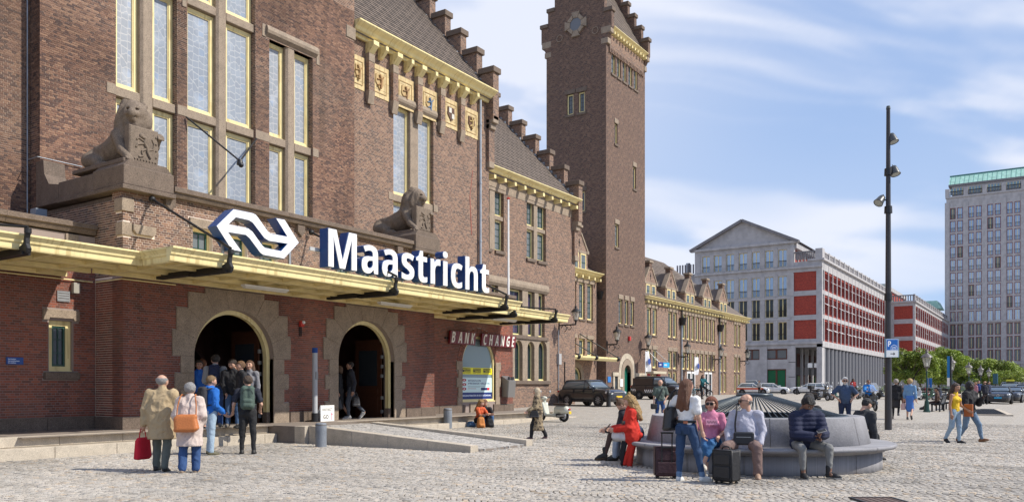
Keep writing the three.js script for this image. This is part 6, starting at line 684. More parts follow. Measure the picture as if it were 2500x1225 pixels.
// ---------- street furniture
{
const bol=(px,py,h,r,label,y)=>{const p=gnd(px,py),b=thing('stone_bollard',label,'bollard',[p[0],p[1],p[2]],0,'grey round bollards by the ramp');mesh('post',lathe([[r,0],[r,h*0.93],[r*0.93,h*0.97],[r*0.8,h*0.99],[r*0.3,h],[0,h]],24),M(0.2,0.22,0.25,{tint:0.7,bump:0.004,bs:0.2,roughness:0.6}),b);mesh('cap_band',lathe([[r + 0.003,h*0.89],[r + 0.005,h*0.9],[r + 0.003,h*0.93]],24),M(0.16,0.15,0.14),b);return b;};
bol(783,1093,0.67,0.148,'scuffed grey round bollard at the near end of the station ramp');bol(1093,1047,0.78,0.16,'smooth grey round bollard beyond the ramp beside the sitting pair');
{const x=onZ(768,950,0.45)[0],t=thing('ticket_pole','slim grey card reader pole with blue top beside the second arch','card reader',[x,0.445,0.45]);mesh('post',[cyl(0,0.28,2.2,0,0.085,0.085,20)],M(0.42,0.43,0.45,{roughness:0.4}),t);mesh('foot',cyl(0,0,0.28,0,0.11,0.11,20),mBlack,t);mesh('blue_cap',cyl(0,2.2,2.36,0,0.09,0.09,20),M(0.01,0.06,0.28),t);mesh('card_reader',rb(-0.05,0.05,1.35,1.6,0.06,0.1,0.01),M(0.3,0.3,0.3),t);}
{const p=onZ(798,1030,0.5),t=thing('pavement_sign','white board sign with black letters and pink arrow beside the ramp','sign',[p[0],0.445,0.5],0.1);mesh('board',rb(-0.33,0.33,0,0.52,-0.02,0.02,0.006),mWhite,t);mesh('print',sheet(0.64,0.5).translate(0,0.26,0.0215),print(256,200,(x,w,h)=>{x.fillStyle='#f4f2ee';x.fillRect(0,0,w,h);x.fillStyle='#222';x.font='bold 46px sans-serif';x.fillText('DISTRICT',24,68,214);x.font='bold 74px sans-serif';x.fillText('GO',40,170);x.fillStyle='#e78a9a';x.fillRect(200,110,16,80);x.beginPath();x.moveTo(184,122);x.lineTo(208,82);x.lineTo(232,122);x.fill();}),t);mesh('foot',bar([0,0.5,-0.02],[0,0.01,-0.3],0.6,0.02),mWhite,t);}
{const p=gnd(2150,1229),t=thing('drain_cover','rusty brown iron drain cover at the lower edge before the stone bench','drain cover',[p[0],0.032,p[2]],0.6);mesh('cover_frame',ext(rect(-0.3,0.3,-0.3,0.3),0,0.02,[rect(-0.26,0.26,-0.26,0.26)]).rotateX(-Math.PI / 2),mIron,t);mesh('cover_plate',bx(-0.26,0.26,0,0.012,-0.26,0.26),M(0.13,0.085,0.07,{bump:0.01,bs:0.2}),t);for(let i=0;i<5;i++)mesh('cover_rib',bx(-0.24,0.24,0.012,0.018,-0.2 + i*0.1,-0.17 + i*0.1),M(0.11,0.075,0.06),t);}
{const x0=onZ(14,880,-1.26)[0],x1=onZ(56,880,-1.26)[0],y0=onZ(14,889,-1.26)[1],y1=onZ(14,871,-1.26)[1],t=world(thing('no_parking_sign','small blue enamel sign forbidding bicycles beside the low window','sign',[(x0 + x1)/ 2,y0,-1.28]));mesh('plate',rb(x0,x1,y0,y1,-1.295,-1.265,0.006),M(0.01,0.06,0.25,{roughness:0.3}),t);mesh('print',sheet(x1 - x0 - 0.02,y1 - y0 - 0.02).translate((x0 + x1)/ 2,(y0 + y1)/ 2,-1.262),print(256,112,(x,w,h)=>{x.fillStyle='#10418c';x.fillRect(0,0,w,h);x.fillStyle='#e8f0ff';x.font='bold 27px sans-serif';x.fillText('Verboden',18,36);x.fillText('(brom)fietsen',18,68);x.fillText('te stallen.',18,100);},{roughness:0.35}),t);}
{const p=onZ(153,723,-1.29),t=world(thing('wall_vent','square metal louvre vent in the brick above the low window','vent',[p[0],p[1],-1.29]));mesh('vent_frame',ext(rect(p[0]- 0.16,p[0]+ 0.16,p[1]- 0.14,p[1]+ 0.14),-1.31,-1.27,[rect(p[0]- 0.14,p[0]+ 0.14,p[1]- 0.12,p[1]+ 0.12)]),mSteel,t);for(let i=0;i<4;i++)mesh('louvre',bar([p[0]- 0.14,p[1]- 0.09 + i*0.065,-1.285],[p[0]+ 0.14,p[1]- 0.09 + i*0.065,-1.285],0.03,0.05),mSteel,t);}
{const p=onZ(733,790,0.02),t=world(thing('fire_alarm','red and white alarm beacon on brick between the two arches','alarm',[p[0],p[1],0]));mesh('body',rb(p[0]- 0.07,p[0]+ 0.09,p[1]- 0.1,p[1]+ 0.08,0,0.12,0.03),M(0.5,0.04,0.03),t);mesh('lens',new THREE.SphereGeometry(0.055,10,8).translate(p[0]+ 0.03,p[1]+ 0.04,0.13),mWhite,t);mesh('cable',[rod([p[0]- 0.03,p[1]- 0.4,0.02],[p[0]- 0.03,p[1]- 0.1,0.02],0.015),rod([p[0]+ 0.03,p[1]- 0.4,0.02],[p[0]+ 0.03,p[1]- 0.1,0.02],0.015)],mIron,t);}
{const p=onZ(1238,978,-1.2),t=world(thing('litter_bin','steel wall mounted bin with slanting top at the corner','bin',[p[0],p[1],-1.1])),y=1.08,x=p[0]- 0.05;mesh('bin_body',ext([[-1.28,y],[-0.92,y],[-0.86,y + 0.75],[-1.28,y + 1.0]],-0.3,0.3,[],0.02).applyMatrix4(faceX(x)),M(0.24,0.23,0.22,{roughness:0.4,metalness:0.5}),t);for(const s of[-0.14,0.14])mesh('opening',bx(x + s - 0.09,x + s + 0.09,y + 0.8,y + 0.93,-0.99,-0.95).translate(0,0.02,0.02),mBlack,t);}
{const a=onZ(458,284,-4.05),b=onZ(630,337,-4.05),c=onZ(585,393,-2.9),t=world(thing('cable_lamp','small black floodlight hung on two rods before the leaded windows','lamp',[c[0],c[1],-2.9]));mesh('rod',rod([a[0],a[1],-4.15],[c[0],c[1],-2.9],0.03),mIron,t);mesh('rod',rod([b[0],b[1],-4.15],[c[0],c[1],-2.9],0.03),mIron,t);mesh('lamp_head',[cyl(c[0],c[1]- 0.13,c[1]+ 0.05,-2.9,0.12,0.08,12),new THREE.SphereGeometry(0.09,10,8).translate(c[0],c[1]- 0.14,-2.85)],mBlack,t);}
}
function lantern(y,s=1){return{glass:lathe([[0.1*s,y],[0.2*s,y + 0.42*s]],6).rotateY(0.3),iron:[lathe([[0.03*s,y - 0.2*s],[0.05*s,y - 0.06*s],[0.11*s,y - 0.03*s],[0.115*s,y + 0.01*s],[0.1*s,y + 0.01*s]],12),lathe([[0.25*s,y + 0.42*s],[0.24*s,y + 0.45*s],[0.15*s,y + 0.55*s],[0.07*s,y + 0.6*s],[0.06*s,y + 0.68*s],[0.075*s,y + 0.7*s],[0.03*s,y + 0.73*s],[0.02*s,y + 0.82*s],[0,y + 0.84*s]],14),...[0,1,2,3,4,5].map((i)=>{const a=i*Math.PI / 3 + 0.3;return rod([0.1*s*Math.sin(a),y,0.1*s*Math.cos(a)],[0.2*s*Math.sin(a),y + 0.42*s,0.2*s*Math.cos(a)],0.008*s,5);})],lamp:cyl(0,y + 0.02*s,y + 0.18*s,0,0.055*s,0.055*s,10)};}
const mLampGlass=new THREE.MeshPhysicalMaterial({color:0xf4f2ea,roughness:0.15,transmission:0.72,thickness:0}),mLampGreen=M(0.012,0.05,0.035,{roughness:0.35});
{
const spots=[[1406,770,-6.5,'beside the canopy end'],[1507,822,-13.2,'beside the green arched door'],[1583,835,-13.5,'over the black van'],[1679,855,-13.5,'between the first drainpipe and the window row'],[1761,863,-13.5,'right of the second drainpipe'],[1826,868,-13.5,'at the far corner of the long wing']];
spots.forEach(([px,py,Z,where],i)=>{const z=Z +(i?1.0:1.25),s=i?1.65:1.25,c=onZ(px,py,z),t=world(thing('wall_lantern',(i?'black wall lantern ':'large black wall lantern ')+ where,'lantern',[c[0],c[1],z],0,'wall lanterns along the station')),L=lantern(0,s),mv=(g)=>g.translate(c[0],c[1]- 0.3,z);if(i===5)t.userData.label='black wall lantern at the far corner of the long wing';mesh('glass',mv(L.glass),mLampGlass,t);mesh('lantern_frame',L.iron.map(mv),mIron,t);mesh('bulb',mv(L.lamp),mWhite,t);const y=c[1]- 0.3 - 0.22*s;mesh('bracket_arm',[rod([c[0],y,z],[c[0],y,Z],0.035*s),rod([c[0],y - 0.5*s,Z + 0.03],[c[0],y + 0.2*s,Z + 0.03],0.03*s),new THREE.TorusGeometry(0.16*s,0.02*s,6,16,4.6).rotateY(Math.PI / 2).translate(c[0],y - 0.18*s,Z + 0.3*s),new THREE.TorusGeometry(0.11*s,0.018*s,6,14,4.6).rotateY(Math.PI / 2).rotateX(2).translate(c[0],y - 0.13*s,Z + 0.62*s)],mIron,t);});
}
{
const proto=(t)=>{const L=lantern(3.62,1.75);mesh('post',lathe([[0.26,0],[0.25,0.12],[0.2,0.2],[0.17,0.7],[0.15,0.8],[0.17,0.84],[0.1,0.95],[0.085,1.4],[0.1,1.45],[0.06,1.6],[0.05,3.1],[0.075,3.15],[0.045,3.25],[0.045,3.4]],16),mLampGreen,t);mesh('lantern_frame',L.iron,M(0.12,0.105,0.10,{roughness:0.4}),t);mesh('glass',L.glass,mLampGlass,t);mesh('bulb',L.lamp,mWhite,t);};
const list=[[2264,1006,850,'nearest green lamp post, its foot beside the man on the bench'],[2325,990,868,'green lamp post half hidden behind the dark route sign pole'],[2367,985,882,'green lamp post directly above the girl in yellow and the hooded man'],[2396,978,890,'green lamp post behind the standing group by the taxis'],[2416,974,896,'smallest green lamp post, nearest the parked taxi']];
list.forEach(([px,py,top,label],i)=>{const p=gnd(px,py),d=project(...p)[2],h=(py - top)*d / 2000,t=thing('lamp_post',label,'lamp post',p,0,'green lantern posts in a row');proto(t);t.scale.setScalar(h / 5.09);});
}
{
const p=gnd(2170,1051),d=project(...p)[2],k=d / 2000,t=thing('floodlight_mast','tall dark steel mast with three floodlights and a bicycle parking sign','mast',p),H=(1051 - 266)*k;const a=M(0.045,0.042,0.045,{roughness:0.45,metalness:0.2,tint:2});
mesh('pole',[new THREE.CylinderGeometry(0.0048*d / 2*0.93,0.0084*d / 2,H,24).translate(0,H / 2,0)],a,t);mesh('top_cap',cyl(0,H,H + 0.1,0,0.075,0.06),M(0.08,0.09,0.09),t);mesh('clamp',[420,512,725].map((q)=>cyl(0,(1051 - q)*k - 0.12,(1051 - q)*k + 0.12,0,0.135,0.125)),mBlack,t);
const R=V(-FZ,0,FX),head=(px,py,dirx,tilt,big)=>{const f=sub('floodlight',t),y=(1051 - py)*k,off=(px - 2172)*k,c=R.clone().multiplyScalar(off).setY(y),q=new THREE.Quaternion().setFromUnitVectors(V(0,-1,0),R.clone().multiplyScalar(dirx).add(V(-FX*0.35,-1.0 + tilt,-FZ*0.35)).normalize()),m=(g)=>g.applyQuaternion(q).translate(c.x,c.y,c.z);mesh('housing',[m(lathe([[0.0,0.16],[0.1,0.15],[0.13,0.05],[0.155,-0.12],[0.17,-0.17],[0.15,-0.17]],16)),m(new THREE.TorusGeometry(0.09,0.012,6,12,3.14).translate(0,0.14,0)),rod([0,y,0],[c.x,c.y,c.z],0.03)],M(0.07,0.075,0.08,{roughness:0.4,metalness:0.3}),f);mesh('lens',m(new THREE.CircleGeometry(0.145,18).rotateX(Math.PI / 2).translate(0,-0.16,0)),M(0.35,0.37,0.34,{roughness:0.1}),f);};
head(2182,337,0.2,0,1);head(2187,416,0.15,0,1);head(2153,488,-0.75,0.1,1);
const tw=Math.atan2(-R.z,R.x),g=(m)=>m.rotateY(tw),y1=(1051 - 828)*k,y0=(1051 - 873)*k,w=29*k,s=sub('parking_sign',t),fr=(o)=>V(-FX,0,-FZ).multiplyScalar(o);
const put=(q,o)=>{const m=g(q),e=fr(o);return m.translate(e.x,0,e.z);};
mesh('sign_box',put(rb(-w / 2 - 0.02,w / 2 + 0.03,y0,y1,-0.06,0.06,0.01),0.24),M(0.2,0.33,0.42),s);
mesh('print',put(sheet(w,y1 - y0 - 0.02).translate(0,(y0 + y1)/ 2,0),0.305),print(320,400,(x,W,h)=>{x.fillStyle='#1566b8';x.fillRect(0,0,W,255);x.fillStyle='#e9ecec';x.fillRect(0,255,W,h);x.strokeStyle='#fff';x.lineWidth=6;x.strokeRect(8,8,W - 16,242);x.fillStyle='#fff';x.font='bold 170px sans-serif';x.fillText('P',30,165);x.lineWidth=9;x.beginPath();x.moveTo(130,160);x.lineTo(205,128);x.lineTo(285,160);x.stroke();x.lineWidth=5;x.strokeRect(118,178,174,60);for(const q of[165,245]){x.beginPath();x.arc(q,214,20,0,7);x.stroke();}x.beginPath();x.moveTo(165,214);x.lineTo(185,185);x.lineTo(230,185);x.lineTo(205,214);x.lineTo(165,214);x.moveTo(230,185);x.lineTo(245,214);x.stroke();x.fillStyle='#111';x.fillRect(110,318,90,18);x.beginPath();x.moveTo(190,292);x.lineTo(240,327);x.lineTo(190,362);x.fill();}),s);
}
{
const sg=(px,py,top,name,label,fn)=>{const p=gnd(px,py),k=project(...p)[2]/ 2000,t=thing(name,label,'sign',p,Math.atan2(-FX,FZ)+ Math.PI + 0);fn(t,k,(py - top)*k);return t;};
sg(2323,995,869,'route_sign','dark sign pole with a blue and white vertical panel among the lamp posts',(t,k,H)=>{mesh('pole',cyl(0,0,H,0,0.05),mBlack,t);mesh('blue_panel',bx(0.06,0.25,H*0.58,H,-0.03,0.03),M(0.01,0.17,0.45),t);mesh('white_panel',bx(0.06,0.25,H*0.42,H*0.578,-0.03,0.03),mWhite,t);});
sg(2269,975,923,'parking_sign','small blue square P sign behind the nearest green lamp post',(t,k,H)=>{mesh('pole',cyl(0,0,H,0,0.03),mSteel,t);mesh('plate',rb(-0.3,0.3,H - 0.85,H,0.03,0.06,0.01),M(0.012,0.15,0.5),t);mesh('print',sheet(0.56,0.8).translate(0,H - 0.43,0.062),print(128,180,(x,w,h)=>{x.fillStyle='#1566b8';x.fillRect(0,0,w,h);x.fillStyle='#fff';x.font='bold 110px sans-serif';x.fillText('P',28,100);x.fillRect(30,130,20,20);x.fillRect(75,130,20,20);}),t);});
sg(2432,978,912,'information_sign','small dark framed panel on a pole beside the taxis',(t,k,H)=>{mesh('pole',cyl(0,0,H*0.85,0,0.05),mBlack,t);mesh('panel_frame',rb(-0.24,0.24,H - 1.0,H,-0.05,0.05,0.02),M(0.03,0.1,0.15),t);mesh('panel',bx(-0.18,0.18,H - 0.9,H - 0.1,0.051,0.06),M(0.3,0.36,0.38),t);});
const pb=(px,py,h,label)=>{const p=gnd(px,py),t=thing('iron_bollard',label,'bollard',p,0,'black iron street bollards');mesh('post',lathe([[0.15,0],[0.14,0.05],[0.115,0.75],[0.13,0.8],[0.1,0.85],[0.08,0.92],[0.05,1.0],[0,1.02]],12),mBlack,t);mesh('band',lathe([[0.131,0.62],[0.135,0.64],[0.131,0.72]],12),mIron,t);t.scale.setScalar(h);};
pb(1436,990,1.0,'black iron bollard before the rear door of the dark SUV');pb(1486,993,1.0,'black iron bollard before the bonnet of the dark SUV');pb(1557,968,0.9,'black iron bollard at the rear wheel of the black van');pb(1947,963,0.95,'black iron bollard before the nose of the white estate car');pb(1980,962,0.95,'black iron bollard before the middle of the white estate car');
const bench=(px,py,turn,label)=>{const p=gnd(px,py),t=thing('park_bench',label,'bench',p,turn,'black slatted benches by the lamp post');for(const s of[-0.75,0.75])mesh('leg',[bx(s - 0.04,s + 0.04,0,0.42,-0.22,-0.14),bx(s - 0.04,s + 0.04,0,0.42,0.16,0.24),bx(s - 0.04,s + 0.04,0.36,0.42,-0.24,0.26),bar([s,0.4,-0.2],[s,0.88,-0.36],0.08,0.05)],mBlack,t);for(let i=0;i<6;i++)mesh('seat_slat',bx(-0.95,0.95,0.42,0.455,-0.2 + i*0.078,-0.14 + i*0.078),mBlack,t);for(let i=0;i<6;i++)mesh('back_slat',bar([-0.95,0.5 + i*0.07,-0.22 - i*0.022],[0.95,0.5 + i*0.07,-0.22 - i*0.022],0.03,0.055),mBlack,t);return t;};
bench(2292,1004,dc(2292,-98)+ Math.PI / 2,'black slatted bench with the man in brown beside the green lamp post');bench(2316,1000,dc(2316,-98)+ Math.PI / 2,'empty black slatted bench behind the girl in yellow');
const st=thing('sunken_entrance','rectangular dark grated opening with pale kerb in the cobbles','stair opening',gnd(2400,1013));{const a=gnd(2340,1014),c=gnd(2455,1017),dx=c[0]- a[0],dz=c[2]- a[2],L=Math.hypot(dx,dz),o=st.position,gt=Math.atan2(-dz,dx);st.rotation.y=gt;mesh('kerb',[bx(-L / 2 - 0.3,L / 2 + 0.3,-0.05,0.06,0.55,0.8),bx(L / 2 + 0.05,L / 2 + 0.3,-0.05,0.06,-11,0.55)],mStoneStep,st);for(let i=0;i<46;i++)mesh('grate_bar',bx(-L / 2 - 0.2,L / 2,0.03,0.07,-11 + i*0.25,-10.9 + i*0.25),mIron,st);mesh('pit',bx(-L / 2 - 0.2,L / 2 + 0.04,0.0,0.03,-11,0.54),M(0.05,0.05,0.055),st);}
for(const[px,py,top,tilt,label]of[[1576,960,872,0.05,'hanging white banner flag with blue emblem over the black van'],[1697,958,884,-0.5,'white banner flag with blue emblem blowing outward over the bicycles']]){const z=-12.2,b=onZ(px,py,z),a=onZ(px,top,z),t=world(thing('banner_flag',label,'flag',[b[0],0.5,z],0,'white banner flags before the far wing'));const H=a[1],x=b[0];mesh('pole',rod([x,0.4,z],[x + tilt*0.2,H + 0.6,z],0.035),mWhite,t);const g=new THREE.PlaneGeometry(0.95,1.9,10,14),P=g.attributes.position;for(let i=0;i<P.count;i++){const u=P.getX(i),v=P.getY(i);P.setZ(i,0.14*Math.sin(u*6 + v*2)*(0.3 + u + 0.5));P.setX(i,u +(tilt<0?(v - 0.95)*0.35:0));}g.computeVertexNormals();g.translate(x +(tilt<0?0.75:0.5),H - 0.4,z);mesh('cloth',g,M(0.75,0.75,0.76,{side:THREE.DoubleSide}),t);const e=new THREE.CircleGeometry(0.3,20);e.translate(x +(tilt<0?0.6:0.5),H - 0.4,z + 0.19);mesh('emblem',e,M(0.02,0.06,0.28,{side:THREE.DoubleSide}),t);}
}
// ---------- trees and hedge on the green beyond the mopeds
{
const leaf=new THREE.BufferGeometry();leaf.setAttribute('position',new THREE.Float32BufferAttribute([-0.5,0,0,0,0.06,0.5,0.5,0,0,-0.5,0,0,0.5,0,0,0,0.06,-0.5],3));leaf.computeVertexNormals();boxUV(leaf);
const mLeaf=new THREE.MeshPhysicalMaterial({color:0xffffff,roughness:0.75,side:THREE.DoubleSide,transmission:0.28,thickness:0}),bark=M(0.07,0.05,0.037,{bump:0.02,bs:0.4,roughness:0.95});
function leaves(parent,name,lobes,n,size,pal,seed,kind){
const R=rnd(seed),im=new THREE.InstancedMesh(leaf,mLeaf,n),m=new THREE.Matrix4(),q=new THREE.Quaternion(),e=new THREE.Euler(),c=new THREE.Color(),w=lobes.map((l)=>l[3]*l[4]*l[3]),tot=w.reduce((a,b)=>a + b,0);
for(let i=0;i<n;i++){
let r=R()*tot,k=0;while(k<lobes.length - 1&&r>w[k])r -=w[k++];const l=lobes[k];const th=R()*6.283,cp=2*R()- 1,sp=Math.sqrt(1 - cp*cp),rad=0.55 + 0.55*Math.sqrt(R());
const x=l[0]+ l[3]*rad*sp*Math.cos(th),y=l[1]+ l[4]*rad*cp,z=l[2]+ l[3]*rad*sp*Math.sin(th);e.set((R()- 0.5)*1.9,R()*6.3,(R()- 0.5)*1.9);q.setFromEuler(e);const s=size*(0.6 + 0.8*R());m.compose(V(x,y,z),q,V(s,s,s*0.6));im.setMatrixAt(i,m);
const t=(0.65 + 0.6*R())*(0.75 + 0.5*hash(k,seed,3)),h=R();im.setColorAt(i,c.setRGB(lerp(pal[0][0],pal[1][0],h)*t,lerp(pal[0][1],pal[1][1],h)*t,lerp(pal[0][2],pal[1][2],h)*t));
}
im.name=name;im.castShadow=im.receiveShadow=true;if(kind)im.userData.kind=kind;parent.add(im);return im;
}
function tree(px,dep,top,wPx,label,seed,pal,n=10000){
const b=at(px,945,dep),k=dep / 2000,g=gy(b[0],b[2]),H=EYE +(945 - top)*k - g,W=wPx*k / 2,t=thing('tree',label,'tree',[b[0],g,b[2]],seed),R=rnd(seed),y0=H*0.3,wood=[],lobes=[];
wood.push(rod([0,0,0],[0.1,y0*0.8,0],0.17,8,0.13));
for(let i=0;i<6;i++){const a=i*1.05 + R()*0.5,r=W*(0.5 + 0.3*R()),p=[r*Math.cos(a),H*(0.55 + 0.2*R()),r*Math.sin(a)],m=[p[0]*0.4,y0 +(p[1]- y0)*0.55,p[2]*0.4];wood.push(rod([0.1,y0*0.75,0],m,0.09,6,0.06),rod(m,p,0.06,6,0.025));for(let j=0;j<2;j++){const q=[p[0]+(R()- 0.5)*W,p[1]+ R()*H*0.15,p[2]+(R()- 0.5)*W];wood.push(rod(m,q,0.035,5,0.012));}}
for(let i=0;i<34;i++){const a=R()*6.283,r=W*Math.sqrt(R())*0.88,f=r / W,y=i<20?lerp(H*0.82,H*0.52,f*f)+(R()- 0.5)*H*0.16:lerp(H*0.34,H*0.62,R());lobes.push([r*Math.cos(a),y,r*Math.sin(a),W*(0.16 + 0.12*R()),H*(0.075 + 0.05*R())]);}
mesh('trunk',wood,bark,t);leaves(t,'crown',lobes,n,0.24,pal,seed,'stuff');return t;
}
const A=[[0.17,0.25,0.022],[0.32,0.40,0.045]],B=[[0.1,0.16,0.02],[0.18,0.25,0.035]];
tree(2222,82,846,130,'bushy green tree just right of the tall mast',3,A);tree(2292,88,843,150,'broad green tree behind the lamp post with the dark sign pole',5,A,12000);tree(2250,98,852,120,'green tree standing deeper between the mast and the first lamp post',8,A,6000);tree(2345,100,862,110,'darker tree filling the gap behind the girl in yellow',9,B,5000);tree(2412,98,868,140,'rounded green tree above the parked taxis',12,A,12000);tree(2450,112,880,80,'small green tree at the outer side above the taxi roof sign',14,A,5000);tree(2488,140,885,90,'dark green tree in shade at the foot of the tower block',21,B,5000);tree(2192,92,858,70,'slim green tree half hidden by the tall mast',23,A,4000);
const h=thing('hedge','clipped low green hedge behind the row of mopeds','hedge',gnd(2250,966)),d=project(h.position.x,0,h.position.z)[2],rx=V(-FZ,0,FX),lob=[];for(let i=0;i<60;i++){const s=(i - 22)*0.32;lob.push([rx.x*s,0.65,rx.z*s,0.34,0.5]);}mesh('branches',lob.filter((l,i)=>i % 3===0).map((l)=>rod([l[0],0,l[2]],[l[0],0.9,l[2]],0.03,5)),bark,h);leaves(h,'leaves',lob,6000,0.13,[[0.12,0.2,0.02],[0.2,0.3,0.035]],31,'stuff');
}
// ---------- vehicles: bodies lofted along their length, glazed cabins, wheels with rims
const pd=(px,d)=>{const p=at(px,945,d);return[p[0],gy(p[0],p[2]),p[2]];};
const mTyre=M(0.012,0.012,0.013,{roughness:0.85}),mRim=M(0.5,0.5,0.51,{roughness:0.35,metalness:0.2}),mCarGlass=M(0.2,0.24,0.27,{roughness:0.05,metalness:0.45}),mPlateY=M(0.78,0.52,0.02,{roughness:0.5}),mLamp=M(0.62,0.65,0.68,{roughness:0.1,metalness:0.3}),mTail=M(0.42,0.012,0.012,{roughness:0.2}),mTrim=M(0.02,0.02,0.022,{roughness:0.6});
const mRimBack=M(0.16,0.16,0.17,{roughness:0.4}),paint=(r,g,b)=>new THREE.MeshPhysicalMaterial({color:new THREE.Color().setRGB(r,g,b),roughness:0.35,metalness:0.1,clearcoat:1,clearcoatRoughness:0.06});
function wheel(parent,x,z,r,w,spokes=10){
const s=Math.sign(z),g=sub('wheel',parent),Y=(q)=>q.rotateX(Math.PI / 2).translate(x,r,z);
mesh('tyre',Y(lathe([[r*0.66,-w / 2],[r*0.95,-w / 2],[r,-w*0.36],[r,w*0.36],[r*0.95,w / 2],[r*0.66,w / 2],[r*0.66,-w / 2]],26)),mTyre,g);
const rim=[lathe([[r*0.6,w*0.3*s],[r*0.67,w*0.46*s]],24),lathe([[0,w*0.4*s],[r*0.16,w*0.4*s],[r*0.16,w*0.2*s]],12)];for(let i=0;i<spokes;i++){const a=i*2*Math.PI / spokes;rim.push(rod([r*0.12*Math.cos(a),w*0.36*s,r*0.12*Math.sin(a)],[r*0.63*Math.cos(a),w*0.36*s,r*0.63*Math.sin(a)],r*0.07,5));}mesh('rim',rim.map(Y),mRim,g);mesh('brake_disc',Y(lathe([[0,w*0.05*s],[r*0.62,w*0.05*s]],16)),mRimBack,g);return g;
}
function car(name,label,pos,turn,o){
const{L,W,H,belt,hood,boot,wb,wr=0.33,col,cab,plate=mPlateY,group,cat='car'}=o,t=thing(name,label,cat,pos,turn,group),hw=W / 2,gc=o.gc||0.2,x1=L / 2,x0=-L / 2;
const sec=(x,yb,ym,yt,w)=>[[x,yb,w*0.82],[x,yb + 0.07,w*0.95],[x,lerp(yb,ym,0.55),w],[x,ym,w*0.985],[x,lerp(ym,yt,0.7),w*0.93],[x,yt,w*0.78],[x,yt + 0.015,w*0.4],[x,yt + 0.02,0],[x,yt + 0.015,-w*0.4],[x,yt,-w*0.78],[x,lerp(ym,yt,0.7),-w*0.93],[x,ym,-w*0.985],[x,lerp(yb,ym,0.55),-w],[x,yb + 0.07,-w*0.95],[x,yb,-w*0.82]];
const[c0,c1,r0,r1]=cab;
const st=[[x0,gc + 0.18,0.75,lerp(belt,boot,0.6)- 0.08,hw*0.8],[x0 + 0.07,gc + 0.05,0.78,boot - 0.03,hw*0.9],[x0 + 0.3,gc,0.8,boot,hw*0.97],[lerp(x0,c0,0.8),gc,0.8,Math.min(boot + 0.0,belt),hw],[c0 + 0.1,gc,0.8,belt,hw],[0,gc,0.8,belt,hw],[c1 - 0.1,gc,0.78,belt - 0.02,hw],[c1 + 0.05,gc,0.76,lerp(belt,hood,0.35),hw*0.99],[lerp(c1,x1,0.55),gc,0.7,hood,hw*0.965],[x1 - 0.28,gc,0.62,hood - 0.08,hw*0.9],[x1 - 0.07,gc + 0.03,0.56,hood - 0.2,hw*0.78],[x1,gc + 0.1,0.5,hood - 0.3,hw*0.66]];
mesh('body',loft(st.map((s)=>sec(...s))),col,t);
const ring=(y,a,b,w,rr=0.22)=>{const p=[],q=[[b - rr,w,0],[b,w - rr,1],[b,-w + rr,2],[b - rr,-w,3],[a + rr,-w,4],[a,-w + rr,5],[a,w - rr,6],[a + rr,w,7]];for(const[x,z]of q)p.push([x,y,z]);return p.reverse();};
const hm=(f)=>belt - 0.03 +(H - 0.06 - belt)*f,mix=(a,b,f)=>lerp(a,b,f);
mesh('window_glass',loft([0,0.5,1].map((f)=>ring(hm(f),mix(c0,r0,f),mix(c1,r1,f),mix(hw*0.9,hw*0.72,f*f*0.6 + f*0.4),0.2))),mCarGlass,t);
mesh('roof',loft([[0.9,1.0],[1,1.0],[1.07,0.93],[1.1,0.6]].map(([f,k])=>ring(belt - 0.03 +(H - 0.06 - belt)*Math.min(f,1)+(f>1?(f - 1)*0.6:0)+ 0.003,(r0 + r1)/ 2 +(mix(c0,r0,Math.min(1,f))- 0.012 -(r0 + r1)/ 2)*k,(r0 + r1)/ 2 +(mix(c1,r1,Math.min(1,f))+ 0.012 -(r0 + r1)/ 2)*k,mix(hw*0.9,hw*0.72,Math.min(1,f))*k + 0.012,0.2))),col,t);
const pil=[];for(const s of[-1,1]){const P=(f,x)=>[x,hm(f),s*(mix(hw*0.9,hw*0.72,f*f*0.6 + f*0.4)+ 0.005)];pil.push(rod(P(0,c1 - 0.16),P(1,r1 - 0.12),0.035,6),rod(P(0,c0 + 0.2),P(1,r0 + 0.18),o.van?0.06:0.05,6));for(const b of o.pillars||[0.1])pil.push(rod(P(0,b),P(1,b - 0.04),0.035,6));}mesh('pillar',pil,o.darkPillar?mTrim:col,t);
if(o.panelVan)mesh('side_panel',[-1,1].map((s)=>bx(c0 + 0.1,o.panelVan,belt - 0.04,H - 0.18,s*hw*0.76,s*hw*0.905)),col,t);
for(const wx of[wb / 2 + o.wx,-wb / 2 + o.wx])for(const s of[-1,1]){mesh('wheel_arch',new THREE.CylinderGeometry(wr*1.17,wr*1.17,0.04,24).rotateX(Math.PI / 2).translate(wx,wr,s*(hw - 0.004)),mTrim,t);wheel(t,wx,s*(hw - 0.075),wr,0.2);}
for(const s of[-1,1]){mesh('headlight',rb(x1 - 0.42,x1 - 0.14,hood - 0.29,hood - 0.14,s*hw*0.58,s*hw*0.89,0.05),mLamp,t);mesh('tail_light',rb(x0 - 0.01,x0 + 0.16,lerp(0.6,boot,0.55),boot - 0.06,s*hw*0.66,s*hw*0.93,0.04),mTail,t);const m=sub('mirror',t);mesh('shell',rb(c1 - 0.35,c1 - 0.16,belt - 0.02,belt + 0.14,s*(hw + 0.02),s*(hw + 0.19),0.05),o.darkPillar?mTrim:col,m);mesh('handle_strip',bx(-0.2,0.02,belt - 0.17,belt - 0.14,s*(hw*0.955),s*(hw*0.985)),mTrim,t);}
